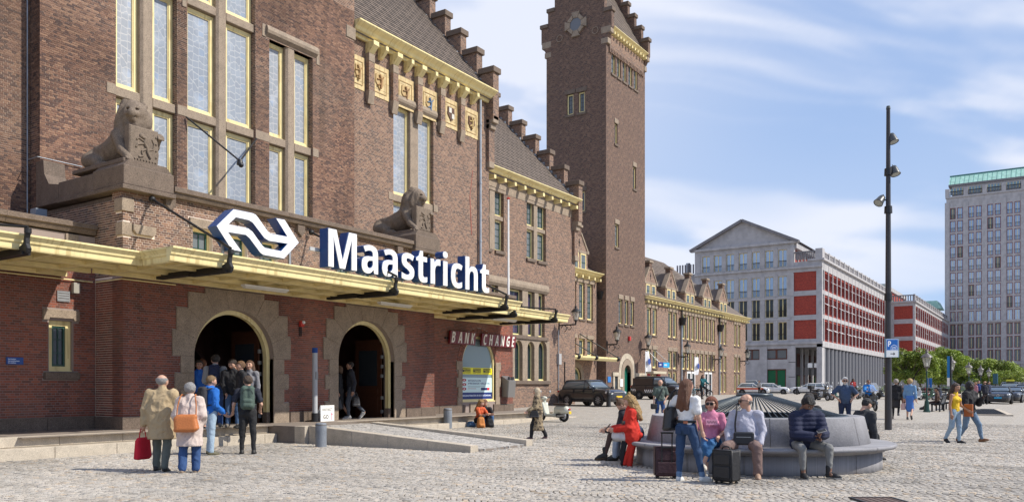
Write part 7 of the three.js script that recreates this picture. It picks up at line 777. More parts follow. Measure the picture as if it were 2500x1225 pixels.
mesh('grille',rb(x1 - 0.14,x1 - 0.02,hood - 0.36,hood - 0.2,-hw*0.45,hw*0.45,0.03),mTrim,t);mesh('lower_grille',rb(x1 - 0.1,x1 + 0.01,gc + 0.12,gc + 0.24,-hw*0.6,hw*0.6,0.03),mTrim,t);mesh('number_plate',[bx(x1 - 0.02,x1 + 0.025,gc + 0.27,gc + 0.38,-0.26,0.26),bx(x0 - 0.02,x0 + 0.03,0.72,0.83,-0.26,0.26)],plate,t);
mesh('sill',[-1,1].map((s)=>bx(-wb / 2 + wr*1.2 + o.wx,wb / 2 - wr*1.2 + o.wx,gc - 0.01,gc + 0.1,s*hw*0.83,s*(hw*0.985))),mTrim,t);mesh('door_seam',[-1,1].flatMap((s)=>(o.seams||[-0.75,0.1,0.95]).map((x)=>bx(x - 0.006,x + 0.006,gc + 0.15,belt - 0.03,s*hw*0.93,s*(hw + 0.002)))),mTrim,t);
return t;
}
const white=paint(0.72,0.73,0.74),black=paint(0.012,0.012,0.016);
{
const P=(px,py)=>gnd(px,py);
const suv=car('black_suv','glossy black SUV coming out past the office wing corner',pd(1446,51),dc(1446,46),{L:4.5,W:1.86,H:1.66,belt:1.05,hood:1.03,boot:1.0,wb:2.68,wx:0.05,wr:0.36,col:black,cab:[-2.0,1.0,-1.75,0.25],gc:0.25});mesh('chrome_strip',bx(2.15,2.23,0.84,0.87,-0.4,0.4),mRim,suv);
const van=car('black_van','black enforcement van with white diagonal stripes along its side',pd(1612,64),dc(1612,58),{L:4.4,W:1.8,H:1.82,belt:1.12,hood:1.05,boot:1.12,wb:2.68,wx:0.0,wr:0.32,col:black,cab:[-2.1,1.35,-2.0,0.55],gc:0.22,van:1,panelVan:-0.15,pillars:[-0.1,0.85],cat:'van'});for(let i=0;i<9;i++)mesh('white_stripe',ext([[-0.78 + i*0.17,0.52],[-0.7 + i*0.17,0.52],[-0.8 + i*0.17,0.74],[-0.88 + i*0.17,0.74]],0.9,0.907),mWhite,van).scale.z=1;mesh('white_stripe',[0,1,2].map((i)=>ext([[-2.0 + i*0.15,0.6],[-1.93 + i*0.15,0.6],[-2.03 + i*0.15,0.8],[-2.1 + i*0.15,0.8]],0.885,0.896)),mWhite,van);mesh('roof_bar',bx(-1.4,-1.3,1.83,1.86,-0.6,0.6),mTrim,van);
const hb={L:4.2,W:1.78,H:1.48,belt:0.95,hood:0.93,boot:0.96,wb:2.58,wx:0.08,wr:0.32,col:white,cab:[-1.95,0.98,-1.45,0.2]};
const pc=car('police_car','white patrol hatchback with an orange red stripe along its side',pd(1838,104),dc(1838,86),hb);mesh('stripe',[-1,1].flatMap((s)=>[bx(-1.9,1.4,0.62,0.8,s*0.878,s*0.896)]),M(0.62,0.055,0.012),pc);mesh('stripe_blue',[-1,1].map((s)=>bx(-1.9,1.3,0.8,0.84,s*0.88,s*0.894)),M(0.5,0.25,0.02),pc);
car('white_hatchback','white hatchback parked between the patrol car and the white estate',pd(1888,107),dc(1888,84),hb);
car('grey_van','silver grey van standing behind the white patrol car',pd(1836,110),dc(1838,84),{L:4.6,W:1.85,H:1.88,belt:1.1,hood:1.05,boot:1.1,wb:2.9,wx:0,col:paint(0.3,0.32,0.33),cab:[-2.2,1.4,-2.0,0.7],pillars:[-0.8,0.5],cat:'van'});
car('white_estate','white estate car parked nose to the white hatchback',pd(1975,108),dc(1975,-97),{L:4.8,W:1.84,H:1.48,belt:0.97,hood:0.93,boot:0.98,wb:2.8,wx:0.05,wr:0.33,col:white,cab:[-2.2,1.0,-1.85,0.1],pillars:[0.1,-0.95]});
const sed={L:4.9,W:1.86,H:1.46,belt:0.95,hood:0.95,boot:1.0,wb:2.9,wx:0.08,wr:0.34,col:black,cab:[-1.75,1.0,-1.0,0.15],plate:M(0.02,0.36,0.62),gc:0.17};
const tx=car('black_taxi','black saloon taxi facing us with a light blue number plate',pd(2441,67),dc(2441,-2),sed);mesh('grille_bar',[0,1,2].map((i)=>bx(2.4,2.445,0.62 + i*0.05,0.64 + i*0.05,-0.42,0.42)),mRim,tx);mesh('grille_badge',new THREE.TorusGeometry(0.09,0.014,6,16).rotateY(Math.PI / 2).translate(2.46,0.67,0),mRim,tx);
car('black_taxi','second black saloon half hidden behind the first taxi',pd(2475,73.5),dc(2475,-8),{...sed,plate:mTrim});
const tv=car('taxi_van','tall black taxi van with a yellow roof sign behind the saloons',pd(2470,83),dc(2470,-7),{L:5.1,W:1.95,H:1.92,belt:1.15,hood:1.12,boot:1.15,wb:3.2,wx:0,wr:0.35,col:black,cab:[-2.4,1.6,-2.3,0.8],pillars:[-1,0.6],cat:'van',plate:mTrim});mesh('taxi_sign',rb(0.5,0.7,1.93,2.1,-0.35,0.35,0.03),M(0.75,0.7,0.05),tv);
car('dark_car','dark people carrier cut by the picture edge beside the taxi queue',pd(2504,80),dc(2504,-8),{...sed,H:1.7,belt:1.05,col:paint(0.02,0.025,0.035),plate:mTrim});
car('pale_car','pale car far behind the standing group and the taxis',pd(2440,110),dc(2440,0),{...hb,col:paint(0.5,0.52,0.52)});
}
const scooterParts=(()=>{
const S=(a,b,r,r2,k=0.06)=>[...a,r,...b,r2,k];
const rear=blob([S([-0.62,0.52,0],[-0.2,0.52,0],0.17,0.17),S([-0.72,0.46,0],[-0.5,0.42,0],0.12,0.16),S([-0.2,0.45,0],[-0.05,0.3,0],0.15,0.1),S([-0.1,0.27,0],[0.35,0.27,0],0.075,0.075),S([-0.1,0.27,0.1],[0.35,0.27,0.1],0.06,0.06),S([-0.1,0.27,-0.1],[0.35,0.27,-0.1],0.06,0.06)],0.035);
const shield=blob([S([0.38,0.3,0.1],[0.5,0.78,0.15],0.07,0.06),S([0.38,0.3,-0.1],[0.5,0.78,-0.15],0.07,0.06),S([0.4,0.3,0],[0.52,0.85,0],0.09,0.07),S([0.5,0.85,0],[0.53,1.0,0],0.06,0.09),S([0.45,1.0,0.0],[0.6,1.0,0],0.08,0.085),S([0.52,1.0,0],[0.47,1.02,0.26],0.05,0.025),S([0.52,1.0,0],[0.47,1.02,-0.26],0.05,0.025),S([0.55,0.48,0],[0.78,0.48,0],0.11,0.09),S([0.78,0.48,0],[0.86,0.38,0],0.09,0.07)],0.035);
return{rear,shield};
})();
const mSeat=M(0.03,0.025,0.022,{roughness:0.6});
function scooter(label,pos,turn,col,seat=mSeat,group,opts={}){
const t=thing('scooter',label,'scooter',pos,turn,group),c=(g)=>g.clone();
mesh('rear_body',c(scooterParts.rear),col,t);mesh('leg_shield',c(scooterParts.shield),col,t);
mesh('saddle',rb(-0.72,-0.02,0.7,0.8,-0.13,0.13,0.05),seat,t);mesh('handlebar',[rod([0.47,1.03,-0.36],[0.47,1.03,0.36],0.02),rod([0.47,1.03,-0.38],[0.47,1.03,-0.26],0.028),rod([0.47,1.03,0.26],[0.47,1.03,0.38],0.028)],mTrim,t);mesh('headlight',new THREE.SphereGeometry(0.075,12,8).scale(0.5,1,1).translate(0.655,1.0,0),mLamp,t);mesh('tail_light',rb(-0.86,-0.8,0.5,0.58,-0.06,0.06,0.02),mTail,t);mesh('number_plate',bx(-0.875,-0.86,0.34,0.46,-0.075,0.075),mPlateY,t);mesh('exhaust',rod([-0.3,0.24,-0.16],[-0.75,0.3,-0.17],0.05,10),mSteel,t);mesh('engine',rb(-0.6,-0.2,0.18,0.36,-0.14,0.12,0.04),mTrim,t);
for(const s of[-1,1]){const m=sub('mirror',t);mesh('mirror_glass',[rod([0.47,1.03,s*0.24],[0.44,1.25,s*0.32],0.008,5),new THREE.SphereGeometry(0.055,10,8).scale(0.3,1,1).translate(0.44,1.28,s*0.33)],mSteel,m);}
for(const x of[0.68,-0.55]){const w=sub('wheel',t),Y=(g)=>g.rotateX(Math.PI / 2).translate(x,0.24,0);mesh('tyre',Y(new THREE.TorusGeometry(0.185,0.055,10,24).rotateX(Math.PI / 2)),mTyre,w);mesh('rim',Y(lathe([[0.02,-0.05],[0.14,-0.03],[0.14,0.03],[0.02,0.05]],18)),mRim,w);}mesh('fork',[rod([0.68,0.24,0.07],[0.56,0.5,0.05],0.022),rod([-0.2,0.25,0.02],[-0.28,0.02,0.14],0.014)],mTrim,t);
if(opts.screen)mesh('windscreen',ext([[-0.2,0],[0.2,0],[0.24,0.3],[0.12,0.52],[-0.12,0.52],[-0.24,0.3]],0,0.008).applyMatrix4(new THREE.Matrix4().makeRotationY(Math.PI / 2)).rotateZ(0.25).translate(0.58,1.03,0),new THREE.MeshPhysicalMaterial({color:0xffffff,roughness:0.05,transmission:0.85,thickness:0}),t);
if(opts.box)mesh('top_box',rb(-1.0,-0.62,0.82,1.1,-0.19,0.19,0.06),mTrim,t);return t;
}
{
scooter('cream white scooter parked behind the woman in the headscarf',gnd(1352,1029),head(-0.72,-0.6),paint(0.6,0.6,0.5),M(0.05,0.032,0.024));
scooter('dark scooter with windscreen ridden by the person in blue',gnd(2127,1003),dc(2127,20),paint(0.03,0.033,0.038),mSeat,undefined,{screen:1});
const cols=[paint(0.02,0.02,0.022),paint(0.5,0.5,0.5),paint(0.03,0.10,0.06),paint(0.03,0.032,0.036),paint(0.4,0.42,0.44),paint(0.3,0.02,0.02),paint(0.06,0.07,0.1)];
const row=[[2003,978,0,'black moped with a tail box, outermost of the parked row',{box:1},0.7,0.7],[2014,977,1,'white moped with red tail next to the black one at the row end',{},0.75,0.6],[2044,977,2,'dark green scooter with windscreen just left of the man with hands on hips',{screen:1},0.7,0.75],[2096,974,4,'silver scooter directly right of the man with hands on hips',{},0.7,0.7],[2112,973,3,'black scooter between the silver one and the rider in blue',{},0.6,0.8],[2158,975,0,'black scooter just left of the tall mast',{screen:1},0.5,0.8]];
row.forEach(([px,py,c,label,op,a,b])=>scooter(label,gnd(px,py),dc(px,42 + a*10),cols[c],mSeat,'mopeds parked in a row',op));
const ORD='second third fourth fifth sixth seventh eighth ninth tenth eleventh twelfth thirteenth fourteenth fifteenth sixteenth seventeenth eighteenth'.split(' '),far=scooter('black moped with tail box, first from the mast in the dense row',gnd(2186,975),dc(2186,30),cols[0],mSeat,'dense row of mopeds before the hedge',{box:1});
const R=rnd(44);for(let i=0;i<17;i++){const c=far.clone(),px=2196 + i*8.4,ci=Math.floor(R()*cols.length),p=gnd(px,974 +(i % 3)*1.4);c.name=nm('scooter');c.position.set(...p);c.rotation.y=dc(px,15 + 50*R());const m=cols[ci];c.userData.label=['black','pale grey','dark green','charcoal','silver','dark red','slate blue'][ci]+ ' moped, ' + ORD[i]+ ' from the mast in the dense row before the hedge';c.traverse((q)=>{if(q.name==='rear_body'||q.name==='leg_shield')q.material=m;});scene.add(c);}
}
function bicycle(label,pos,turn,col,group){
const t=thing('bicycle',label,'bicycle',pos,turn,group),f=[[0.5,0.85,0],[0.42,0.65,0],[-0.1,0.28,0],[-0.2,0.85,0],[-0.55,0.34,0]];
for(const x of[0.62,-0.5]){const w=sub('wheel',t);mesh('tyre',new THREE.TorusGeometry(0.33,0.02,6,28).translate(x,0.35,0),mTyre,w);mesh('spoke',Array.from({length:8},(_,i)=>rod([x - 0.32*Math.cos(i*0.393),0.35 - 0.32*Math.sin(i*0.393),0],[x + 0.32*Math.cos(i*0.393),0.35 + 0.32*Math.sin(i*0.393),0],0.004,4)),mSteel,w);mesh('mudguard',new THREE.TorusGeometry(0.37,0.025,4,16,2.2).rotateZ(0.5).translate(x,0.35,0),col,w);}
mesh('frame',[rod([0.44,0.72,0],[-0.05,0.3,0],0.02),rod([0.46,0.8,0],[-0.14,0.6,0],0.018),rod([-0.05,0.3,0],[-0.2,0.85,0],0.018),rod([-0.05,0.3,0],[-0.5,0.35,0],0.014),rod([-0.17,0.72,0],[-0.5,0.35,0],0.012),rod([0.48,0.85,0],[0.62,0.35,0.04],0.016),rod([-0.7,0.72,0],[-0.2,0.72,0],0.02)],col,t);mesh('saddle',rb(-0.34,-0.08,0.88,0.95,-0.08,0.08,0.03),mSeat,t);mesh('handlebar',[rod([0.46,0.8,0],[0.42,1.08,0],0.014),rod([0.42,1.08,-0.26],[0.42,1.08,0.26],0.014),rod([0.42,1.08,0.26],[0.28,1.07,0.28],0.018),rod([0.42,1.08,-0.26],[0.28,1.07,-0.28],0.018)],mTrim,t);mesh('crank',[rod([-0.05,0.3,0.06],[0.08,0.2,0.1],0.012),rod([-0.05,0.3,-0.06],[-0.18,0.4,-0.1],0.012)],mSteel,t);return t;
}
{
const bl=M(0.02,0.02,0.022),lb=M(0.12,0.28,0.36);
bicycle('bicycle under the dark haired woman riding along the far wing',gnd(1719,977),head(0.45,0.9),bl);
const b=bicycle('pale blue bicycle, second of the four before the pale doors of the far wing',gnd(1700,968),head(0.5,0.8),lb,'bicycles parked along the far wing');[1692,1708,1644,1652,1661,1684].forEach((px,i)=>{const c=b.clone();c.name=nm('bicycle');c.userData.label=['black bicycle, first of the four before the pale doors','pale blue bicycle, outermost of the four before the pale doors','black bicycle nearest the black van bonnet','pale blue bicycle in the middle of three beyond the van','black bicycle farthest from the van among the three','pale blue bicycle apart from the four, nearer the drainpipe'][i];c.position.set(...gnd(px,966 -(px<1670?3:i % 2)));c.rotation.y=head(0.4 + 0.1*(i % 3),0.8);if(i % 2===0)c.traverse((q)=>{if(q.name==='frame'||q.name==='mudguard')q.material=bl;});scene.add(c);});
}
// ---------- people: one continuous body from a posed skeleton; hair, clothes and shoes follow it
const HS=(a,b,r,r2,k=0.03,c=0)=>[...a,r,...b,r2,k,c];
const headGeo=(()=>{
const B=[HS([0,0.035,-0.015],[0,0.03,0.01],0.088,0.082,0.04),HS([0,-0.01,0.025],[0,-0.075,0.042],0.066,0.044,0.05),HS([0.03,-0.015,0.045],[-0.03,-0.015,0.045],0.045,0.045,0.03),HS([0,0.012,0.088],[0,-0.025,0.105],0.01,0.014,0.02),HS([0.012,-0.03,0.092],[-0.012,-0.03,0.092],0.011,0.011,0.015),HS([0.05,0.034,0.07],[-0.05,0.034,0.07],0.012,0.012,0.02),HS([0.016,-0.058,0.08],[-0.016,-0.058,0.08],0.011,0.011,0.012),HS([0.083,0.012,-0.01],[0.085,-0.02,-0.005],0.018,0.013,0.01),HS([-0.083,0.012,-0.01],[-0.085,-0.02,-0.005],0.018,0.013,0.01),HS([0,-0.06,-0.01],[0,-0.15,-0.025],0.055,0.058,0.03),HS([0.033,0.012,0.098],[0.033,0.012,0.09],0.014,0.014,0.01,1),HS([-0.033,0.012,0.098],[-0.033,0.012,0.09],0.014,0.014,0.01,1)];
return clean(blob(B,0.008));
})();
const handGeo=(()=>{const B=[HS([0,0.01,0],[0,-0.03,0],0.026,0.03,0.02),HS([0.022,-0.075,0.004],[-0.022,-0.075,0.004],0.016,0.015,0.03),HS([0,-0.03,0],[0,-0.075,0.003],0.026,0.024,0.03)];[[0.028,0.072,0.0082],[0.01,0.082,0.0085],[-0.01,0.075,0.0082],[-0.028,0.058,0.0075]].forEach(([x,l,r])=>{const a=[x,-0.085,0.004],b=[x*1.05,-0.085 - l*0.45,0.012],c=[x*1.02,-0.085 - l*0.8,0.032],d=[x,-0.085 - l*0.95,0.052];B.push(HS(a,b,r,r,0.006),HS(b,c,r,r*0.92,0.004),HS(c,d,r*0.92,r*0.8,0.004));});B.push(HS([0.024,-0.03,0.006],[0.05,-0.062,0.018],0.013,0.011,0.014),HS([0.05,-0.062,0.018],[0.056,-0.095,0.03],0.0105,0.008,0.004));return clean(blob(B,0.005));})();
const shoeGeo=(()=>{const g=clean(blob([HS([0,0.05,-0.06],[0,0.045,0.09],0.042,0.044,0.03),HS([0,0.035,0.09],[0,0.03,0.15],0.043,0.034,0.02),HS([0,0.07,-0.055],[0,0.09,-0.045],0.04,0.044,0.03),HS([0,0.08,0.0],[0,0.055,0.08],0.036,0.034,0.03)],0.012,(d,x,y)=>Math.max(d,0.004 - y)));const p=g.attributes.position;return g;})();
const vcol=(g,f)=>{const p=g.attributes.position,c=new Float32Array(p.count*3);for(let i=0;i<p.count;i++)c.set(f(p.getX(i),p.getY(i),p.getZ(i)),3*i);g.setAttribute('color',new THREE.BufferAttribute(c,3));return g;};
const mSkin=new THREE.MeshStandardMaterial({vertexColors:true,roughness:0.55}),mShoe=new THREE.MeshStandardMaterial({vertexColors:true,roughness:0.6});
const cloth=(c,o={})=>M(...c,{roughness:0.85,bump:0.006,bs:0.25,...o});
const SK={pale:[0.52,0.30,0.21],tan:[0.36,0.19,0.12],brown:[0.19,0.095,0.06],dark:[0.055,0.03,0.022]};
const nrm=(v)=>{const l=Math.hypot(...v);return v.map((q)=>q / l);},add=(a,b,s=1)=>a.map((q,i)=>q + b[i]*s);
function person(label,pos,turn,o){
const t=thing('person',label,'person',pos,turn),h=o.h||1.72,k=h / 1.75,cell=o.far?0.026*(o.far>1?1.3:1):0.016,b=(o.bulk||1)*(o.fem?0.92:1),R=rnd(Math.round(pos[0]*97 + pos[2]*31 + h*100)&65535);
const D=(v,d)=>nrm(v||d),L={},p=o,tl=0.245*h,sl=0.24*h,ah=0.05*h;
const thl=D(p.thL,[0.05,-1,0.06]),thr=D(p.thR,[-0.05,-1,-0.04]),shl=D(p.shL,[0.02,-1,-0.04]),shr=D(p.shR,[-0.02,-1,-0.06]);
const down=(a,c)=>-(a[1]*tl + c[1]*sl),hipY=p.seat?p.seat + 0.085*k:Math.max(down(thl,shl),down(thr,shr))+ ah,off=p.hip||[0,0,0];
const hip=[off[0],hipY,off[2]],up=D(p.up,[0,1,0.02]),hx=0.055*h;
const HL=add(hip,[hx,0,0]),HR=add(hip,[-hx,0,0]),KL=add(HL,thl,tl),KR=add(HR,thr,tl),AL=add(KL,shl,sl),AR=add(KR,shr,sl);
const chest=add(hip,up,0.19*h),nb=add(hip,up,0.295*h),tw=p.twist||0,sd=[Math.cos(tw),0,-Math.sin(tw)],sw=(o.fem?0.098:0.112)*h,sh=add(nb,up,-0.028*h),SL=add(sh,sd,sw),SR=add(sh,sd,-sw);
const ual=D(p.uaL,[0.16,-1,-0.03]),uar=D(p.uaR,[-0.16,-1,-0.03]),fal=D(p.faL,[0.05,-1,0.18]),far=D(p.faR,[-0.05,-1,0.18]),EL=add(SL,ual,0.17*h),ER=add(SR,uar,0.17*h),WL=add(EL,fal,0.145*h),WR=add(ER,far,0.145*h);
const hd=D(p.hd,[0,1,0.12]),hc=add(nb,hd,0.098*h);
const hq=new THREE.Quaternion().setFromEuler(new THREE.Euler(p.nod||0,p.look||0,0,'YXZ')),hm=new THREE.Matrix4().compose(V(...hc),hq,V(k,k,k));
const r=(q)=>q*k,leg=(a,c,e,g)=>[HS(a,c,r(0.078*b),r(0.052),r(0.03)),HS(c,e,r(0.05),r(0.034),r(0.02)),HS(e,add(e,[0,-0.02,0.06]),r(0.034),r(0.028),r(0.02))];
const trunk=(e,bb=b)=>[HS(add(hip,[0.05*k,0.01,0]),add(hip,[-0.05*k,0.01,0]),r(0.1*bb)+ e,r(0.1*bb)+ e,0.05),HS(add(add(hip,up,0.1*h),sd,0.035*k),add(add(hip,up,0.1*h),sd,-0.035*k),r((o.fem?0.088:0.1)*bb)+ e,r((o.fem?0.088:0.1)*bb)+ e,0.1),...(p.belly?[HS(add(add(hip,up,0.08*h),[0,0,0.06]),add(add(hip,up,0.12*h),[0,0,0.06]),r(0.125)+ e,r(0.115)+ e,0.08)]:[]),HS(add(chest,sd,0.06*k),add(chest,sd,-0.06*k),r(0.102*bb)+ e,r(0.102*bb)+ e,0.09),...(o.top.sleeve===0&&e>0?[]:[HS(SL,SR,r(0.052)+ e,r(0.052)+ e,0.06)]),HS(hip,nb,r(0.07)+ e,r(0.06)+ e,0.05)];
const arm=(s,e,w,x)=>[HS(s,e,r(0.05*b)+ x,r(0.038)+ x,r(0.03)),HS(e,w,r(0.038)+ x,r(0.027)+ x,r(0.015))];
const B=[...trunk(-0.012),...leg(HL,KL,AL),...leg(HR,KR,AR),...arm(SL,EL,WL,0),...arm(SR,ER,WR,0),HS(nb,add(nb,hd,0.04*h),r(0.058),r(0.05),r(0.02))];
if(o.fem&&!o.far)for(const s of[1,-1])B.push(HS(add(add(chest,sd,s*0.062*k),[0,0.0,0.075*k]),add(add(chest,sd,s*0.062*k),[0,-0.01,0.08*k]),r(0.05),r(0.05),0.03));
const skin=SK[o.skin||'pale'],bare=()=>skin;
const beard=o.beard,parts=[vcol(clean(blob(B,cell)),bare)];
parts.push(vcol(headGeo.clone(),(x,y,z)=>{const ex=Math.abs(Math.abs(x)- 0.033);if(z>0.06&&ex<0.014&&Math.abs(y - 0.012)<0.006)return ex<0.009?[0.02,0.015,0.012]:[0.5,0.47,0.44];if(z>0.05&&ex<0.022&&Math.abs(y - 0.036)<0.006)return skin.map((q)=>q*0.3);if(z>0.07&&Math.abs(x)<0.026&&Math.abs(y + 0.058)<0.009)return[skin[0]*0.85,skin[1]*0.5,skin[2]*0.5];if(beard&&z>0.0&&y<-0.035)return beard;return skin;}).applyMatrix4(hm));
const handAt=(w,f,s,side)=>{const q=new THREE.Quaternion().setFromUnitVectors(V(0,-1,0),V(...f)),g=handGeo.clone();g.applyMatrix4(new THREE.Matrix4().makeRotationY(side*1.2));const m=new THREE.Matrix4().compose(V(...w),q,V(k,k,k));return vcol(g.applyMatrix4(m),()=>skin);};
parts.push(handAt(WL,p.hdL?D(p.hdL):fal,1,1),handAt(WR,p.hdR?D(p.hdR):far,-1,-1));
mesh('body',parts,mSkin,t);
const fold=(a,f=9)=>(d,x,y,z)=>d + a*1.3*(Math.abs(fbm(x*f + R.s,y*f*0.8 + x*3,z*f,2)- 0.5)*2.6 - 0.35);R.s=R()*50;
const G=o.legs||{},tp=G.t||'trousers',e1=(G.loose||0)+ 0.012;
const belt=HS(add(hip,[0.05*k,0.05*k,0]),add(hip,[-0.05*k,0.05*k,0]),r(0.098*b)+ e1,r(0.098*b)+ e1,0.04),seatB=HS(add(hip,[0.045*k,-0.01,-0.015]),add(hip,[-0.045*k,-0.01,-0.015]),r(0.108*b)+ e1,r(0.108*b)+ e1,0.04);
const cuffs=(A,K2,q)=>add(A,nrm(add(K2,A,-1)),q);
if(tp==='trousers'){const lg=(Hh,K2,A)=>[HS(Hh,K2,r(0.086*b)+ e1,r(0.056)+ e1,r(0.03)),HS(K2,cuffs(A,K2,G.short||0.02),r(0.056)+ e1,r(G.slim?0.037:0.048)+ e1*(G.slim?0.5:1),r(0.02))];mesh('trousers',blob([belt,seatB,...lg(HL,KL,AL),...lg(HR,KR,AR)],cell,fold(0.016,8)),cloth(G.c||[0.02,0.03,0.07]),t);if(G.cuff)for(const[A,K2]of[[AL,KL],[AR,KR]])mesh('turn_up',blob([HS(cuffs(A,K2,0.03),cuffs(A,K2,0.075),r(0.05),r(0.052),0.01)],cell),cloth(G.cuff),t);}
else{const sit=p.seat,mid=sit?add(KL,KR,1).map((q)=>q / 2):add(hip,[0,-(G.len||0.42)*h*0.8,0]),sk=sit?[belt,seatB,HS(HL,add(HL,thl,tl*0.8),r(0.105),r(0.1),0.05),HS(HR,add(HR,thr,tl*0.8),r(0.105),r(0.1),0.05),HS(add(HL,thl,tl*0.7),add(HR,thr,tl*0.7),r(0.09),r(0.09),0.06)]:[belt,seatB,HS(add(hip,[0.045,0,0]),add(mid,[0.05,0,0]),r(0.11),r(0.115),0.06),HS(add(hip,[-0.045,0,0]),add(mid,[-0.05,0,0]),r(0.11),r(0.115),0.06)];mesh('skirt',blob(sk,cell,fold(0.012,7)),cloth(G.c),t);if(G.legging){const lg=(Hh,K2,A)=>[HS(Hh,K2,r(0.084),r(0.057),r(0.02)),HS(K2,A,r(0.056),r(0.039),r(0.02))];mesh('leggings',blob([...lg(HL,KL,AL),...lg(HR,KR,AR)],cell),cloth(G.legging),t);}}
const T=o.top,x=0.016 +(T.puff||0),sv=T.sleeve===undefined?1:T.sleeve,tb=[...trunk(x)];
if(o.fem&&!o.far)for(const s of[1,-1])tb.push(HS(add(add(chest,sd,s*0.062*k),[0,0.0,0.075*k]),add(add(chest,sd,s*0.062*k),[0,-0.01,0.08*k]),r(0.052)+ x*0.6,r(0.052)+ x*0.6,0.03));
const cut=(a,c,q)=>a.map((v,i)=>v +(c[i]- v)*q);
for(const[s,e,w]of[[SL,EL,WL],[SR,ER,WR]]){if(sv>=1)tb.push(HS(s,e,r(0.058*b)+ x,r(0.046)+ x,0.03),HS(e,cut(e,w,Math.min(1,sv - 0.03)),r(0.046)+ x,r(0.034)+ x,0.02));else if(sv>0)tb.push(HS(s,cut(s,e,sv),r(0.06*b)+ x,r(0.055)+ x,0.03));}
if(T.hem){const q=p.seat?[[HL,KL],[HR,KR]].map(([a,c])=>cut(a,c,Math.min(0.8,T.hem))):[[0.045,1],[-0.045,1]].map(([s])=>add(hip,[s*k,-T.hem*0.42*h,0]));tb.push(HS(add(HL,up,0.08*h),q[0],r(0.1*b)+ x,r(0.115*b)+ x + 0.015,0.1),HS(add(HR,up,0.08*h),q[1],r(0.1*b)+ x,r(0.115*b)+ x + 0.015,0.1),HS(q[0],q[1],r(0.11*b)+ x + 0.015,r(0.11*b)+ x + 0.015,0.08));}
if(T.collar !==0)tb.push(HS(add(nb,up,-0.02),add(nb,hd,0.026*h),r(0.07)+ x*0.7,r(0.056)+ x*0.6,0.02));if(T.hood)tb.push(HS(add(nb,[0.05,0.02,-0.075]),add(nb,[-0.05,0.02,-0.075]),0.06,0.06,0.05));
const rib=T.rib?(d,X,y,z)=>d - 0.009*Math.abs(Math.sin(y*42))+ 0.012*(fbm(X*9,y*7,z*9,2)- 0.5):fold(0.02 +(T.puff||0)*0.2,9),hemY=T.hem&&!p.seat?hipY - T.hem*0.45*h:-9;const bot=T.hem&&!p.seat?(d,X,y,z)=>Math.max(rib(d,X,y,z),hemY - y):(p.seat?rib:(d,X,y,z)=>Math.max(rib(d,X,y,z),hipY -(T.low===undefined?0.03:T.low)- y));
mesh(T.name||'shirt',blob(tb,cell,bot),T.m||cloth(T.c),t);
if(T.print)mesh('shirt_print',sheet(0.2,0.12).applyMatrix4(new THREE.Matrix4().makeRotationX(-0.1)).translate(chest[0],chest[1]- 0.02,chest[2]+ 0.165*k),T.print,t);
const Hr=o.hair||{t:'short',c:[0.05,0.03,0.02]},hb=[],thr2=(z)=>z<-0.03?-0.075:z<0.055?-0.075 +(z + 0.03)/ 0.085*0.145:0.072,hcut=(d,X,y,z)=>Math.max(d,(thr2(z)- y)*0.8);
const put=(nmn,bones,post,m,cl=o.far?0.016:0.009)=>mesh(nmn,blob(bones,cl,post).applyMatrix4(hm),m,t),th=Hr.thick||0.012,dome=HS([0,0.038,-0.018],[0,0.036,0.008],0.09 + th,0.083 + th,0.03),mh=M(...Hr.c,{roughness:0.5,bump:0.01,bs:0.03});
const wav=(a,f)=>(d,X,y,z)=>hcut(d + a*(fbm(X*f,y*f,z*f,3)- 0.5),X,y,z);
if(Hr.t==='short')put('hair',[dome],wav(0.02,26),mh);if(Hr.t==='ring')put('hair',[dome],(d,X,y,z)=>Math.max(hcut(d,X,y,z),y -(Hr.top||0.05),z - 0.03),mh);
if(['long','curly','bob'].includes(Hr.t)){const ln=Hr.len||0.3,cu=Hr.t==='curly';const sy=Hr.t==='bob'?-0.045:-0.1,side=[HS([0.05,0.03,-0.05],[0.075,sy,-0.045],0.055,0.045,0.04),HS([-0.05,0.03,-0.05],[-0.075,sy,-0.045],0.055,0.045,0.04),...(Hr.t==='bob'?[HS([0,0.0,-0.06],[0,-ln*0.6,-0.07],0.07,0.06,0.05)]:[HS([0,0.0,-0.07],[0,-ln*0.6,-0.11],0.075,0.08,0.05),HS([0.045,-0.08,-0.07],[0.09,-ln*0.93,-0.12],0.065,0.045,0.05),HS([-0.045,-0.08,-0.07],[-0.09,-ln,-0.12],0.065,0.045,0.05),HS([0,-0.1,-0.08],[0.015,-ln*1.07,-0.125],0.06,0.04,0.05)])];const am=cu?0.05:0.014;const strand=(d,X,y,z)=>{const q=d + am*(fbm(X*40,y*(cu?34:7),z*40,3)- 0.5);return y>-0.02&&z>0.02?Math.max(q,(thr2(z)- y)*0.8):z>0.035?Math.max(q,(z - 0.035)):q;};put('hair',[dome,...side],strand,mh);}
if(Hr.t==='bun'){put('hair',[dome],wav(0.01,26),mh);put('hair_bun',[HS([0,0.15,-0.04],[0,0.165,-0.045],0.035,0.03,0.02)],fold(0.02,60),mh);}
if(Hr.bun)put('hair_bun',[HS([0,0.145,-0.03],[0,0.16,-0.035],0.035,0.03,0.02)],fold(0.02,60),mh);
if(Hr.t==='scarf'||Hr.t==='hood')put(Hr.t==='scarf'?'headscarf':'hood',[HS([0,0.045,-0.02],[0,0.03,0.0],0.112,0.105,0.03),HS([0,0.0,-0.03],[0,-0.14,-0.02],0.1,0.1,0.05)],(d,X,y,z)=>Math.max(d + 0.012*(fbm(X*20,y*20,z*20,2)- 0.5),-(Math.hypot(X*1.05,(y + 0.01)*0.85)- 0.073 +(z<0.03?1:0))),mh);
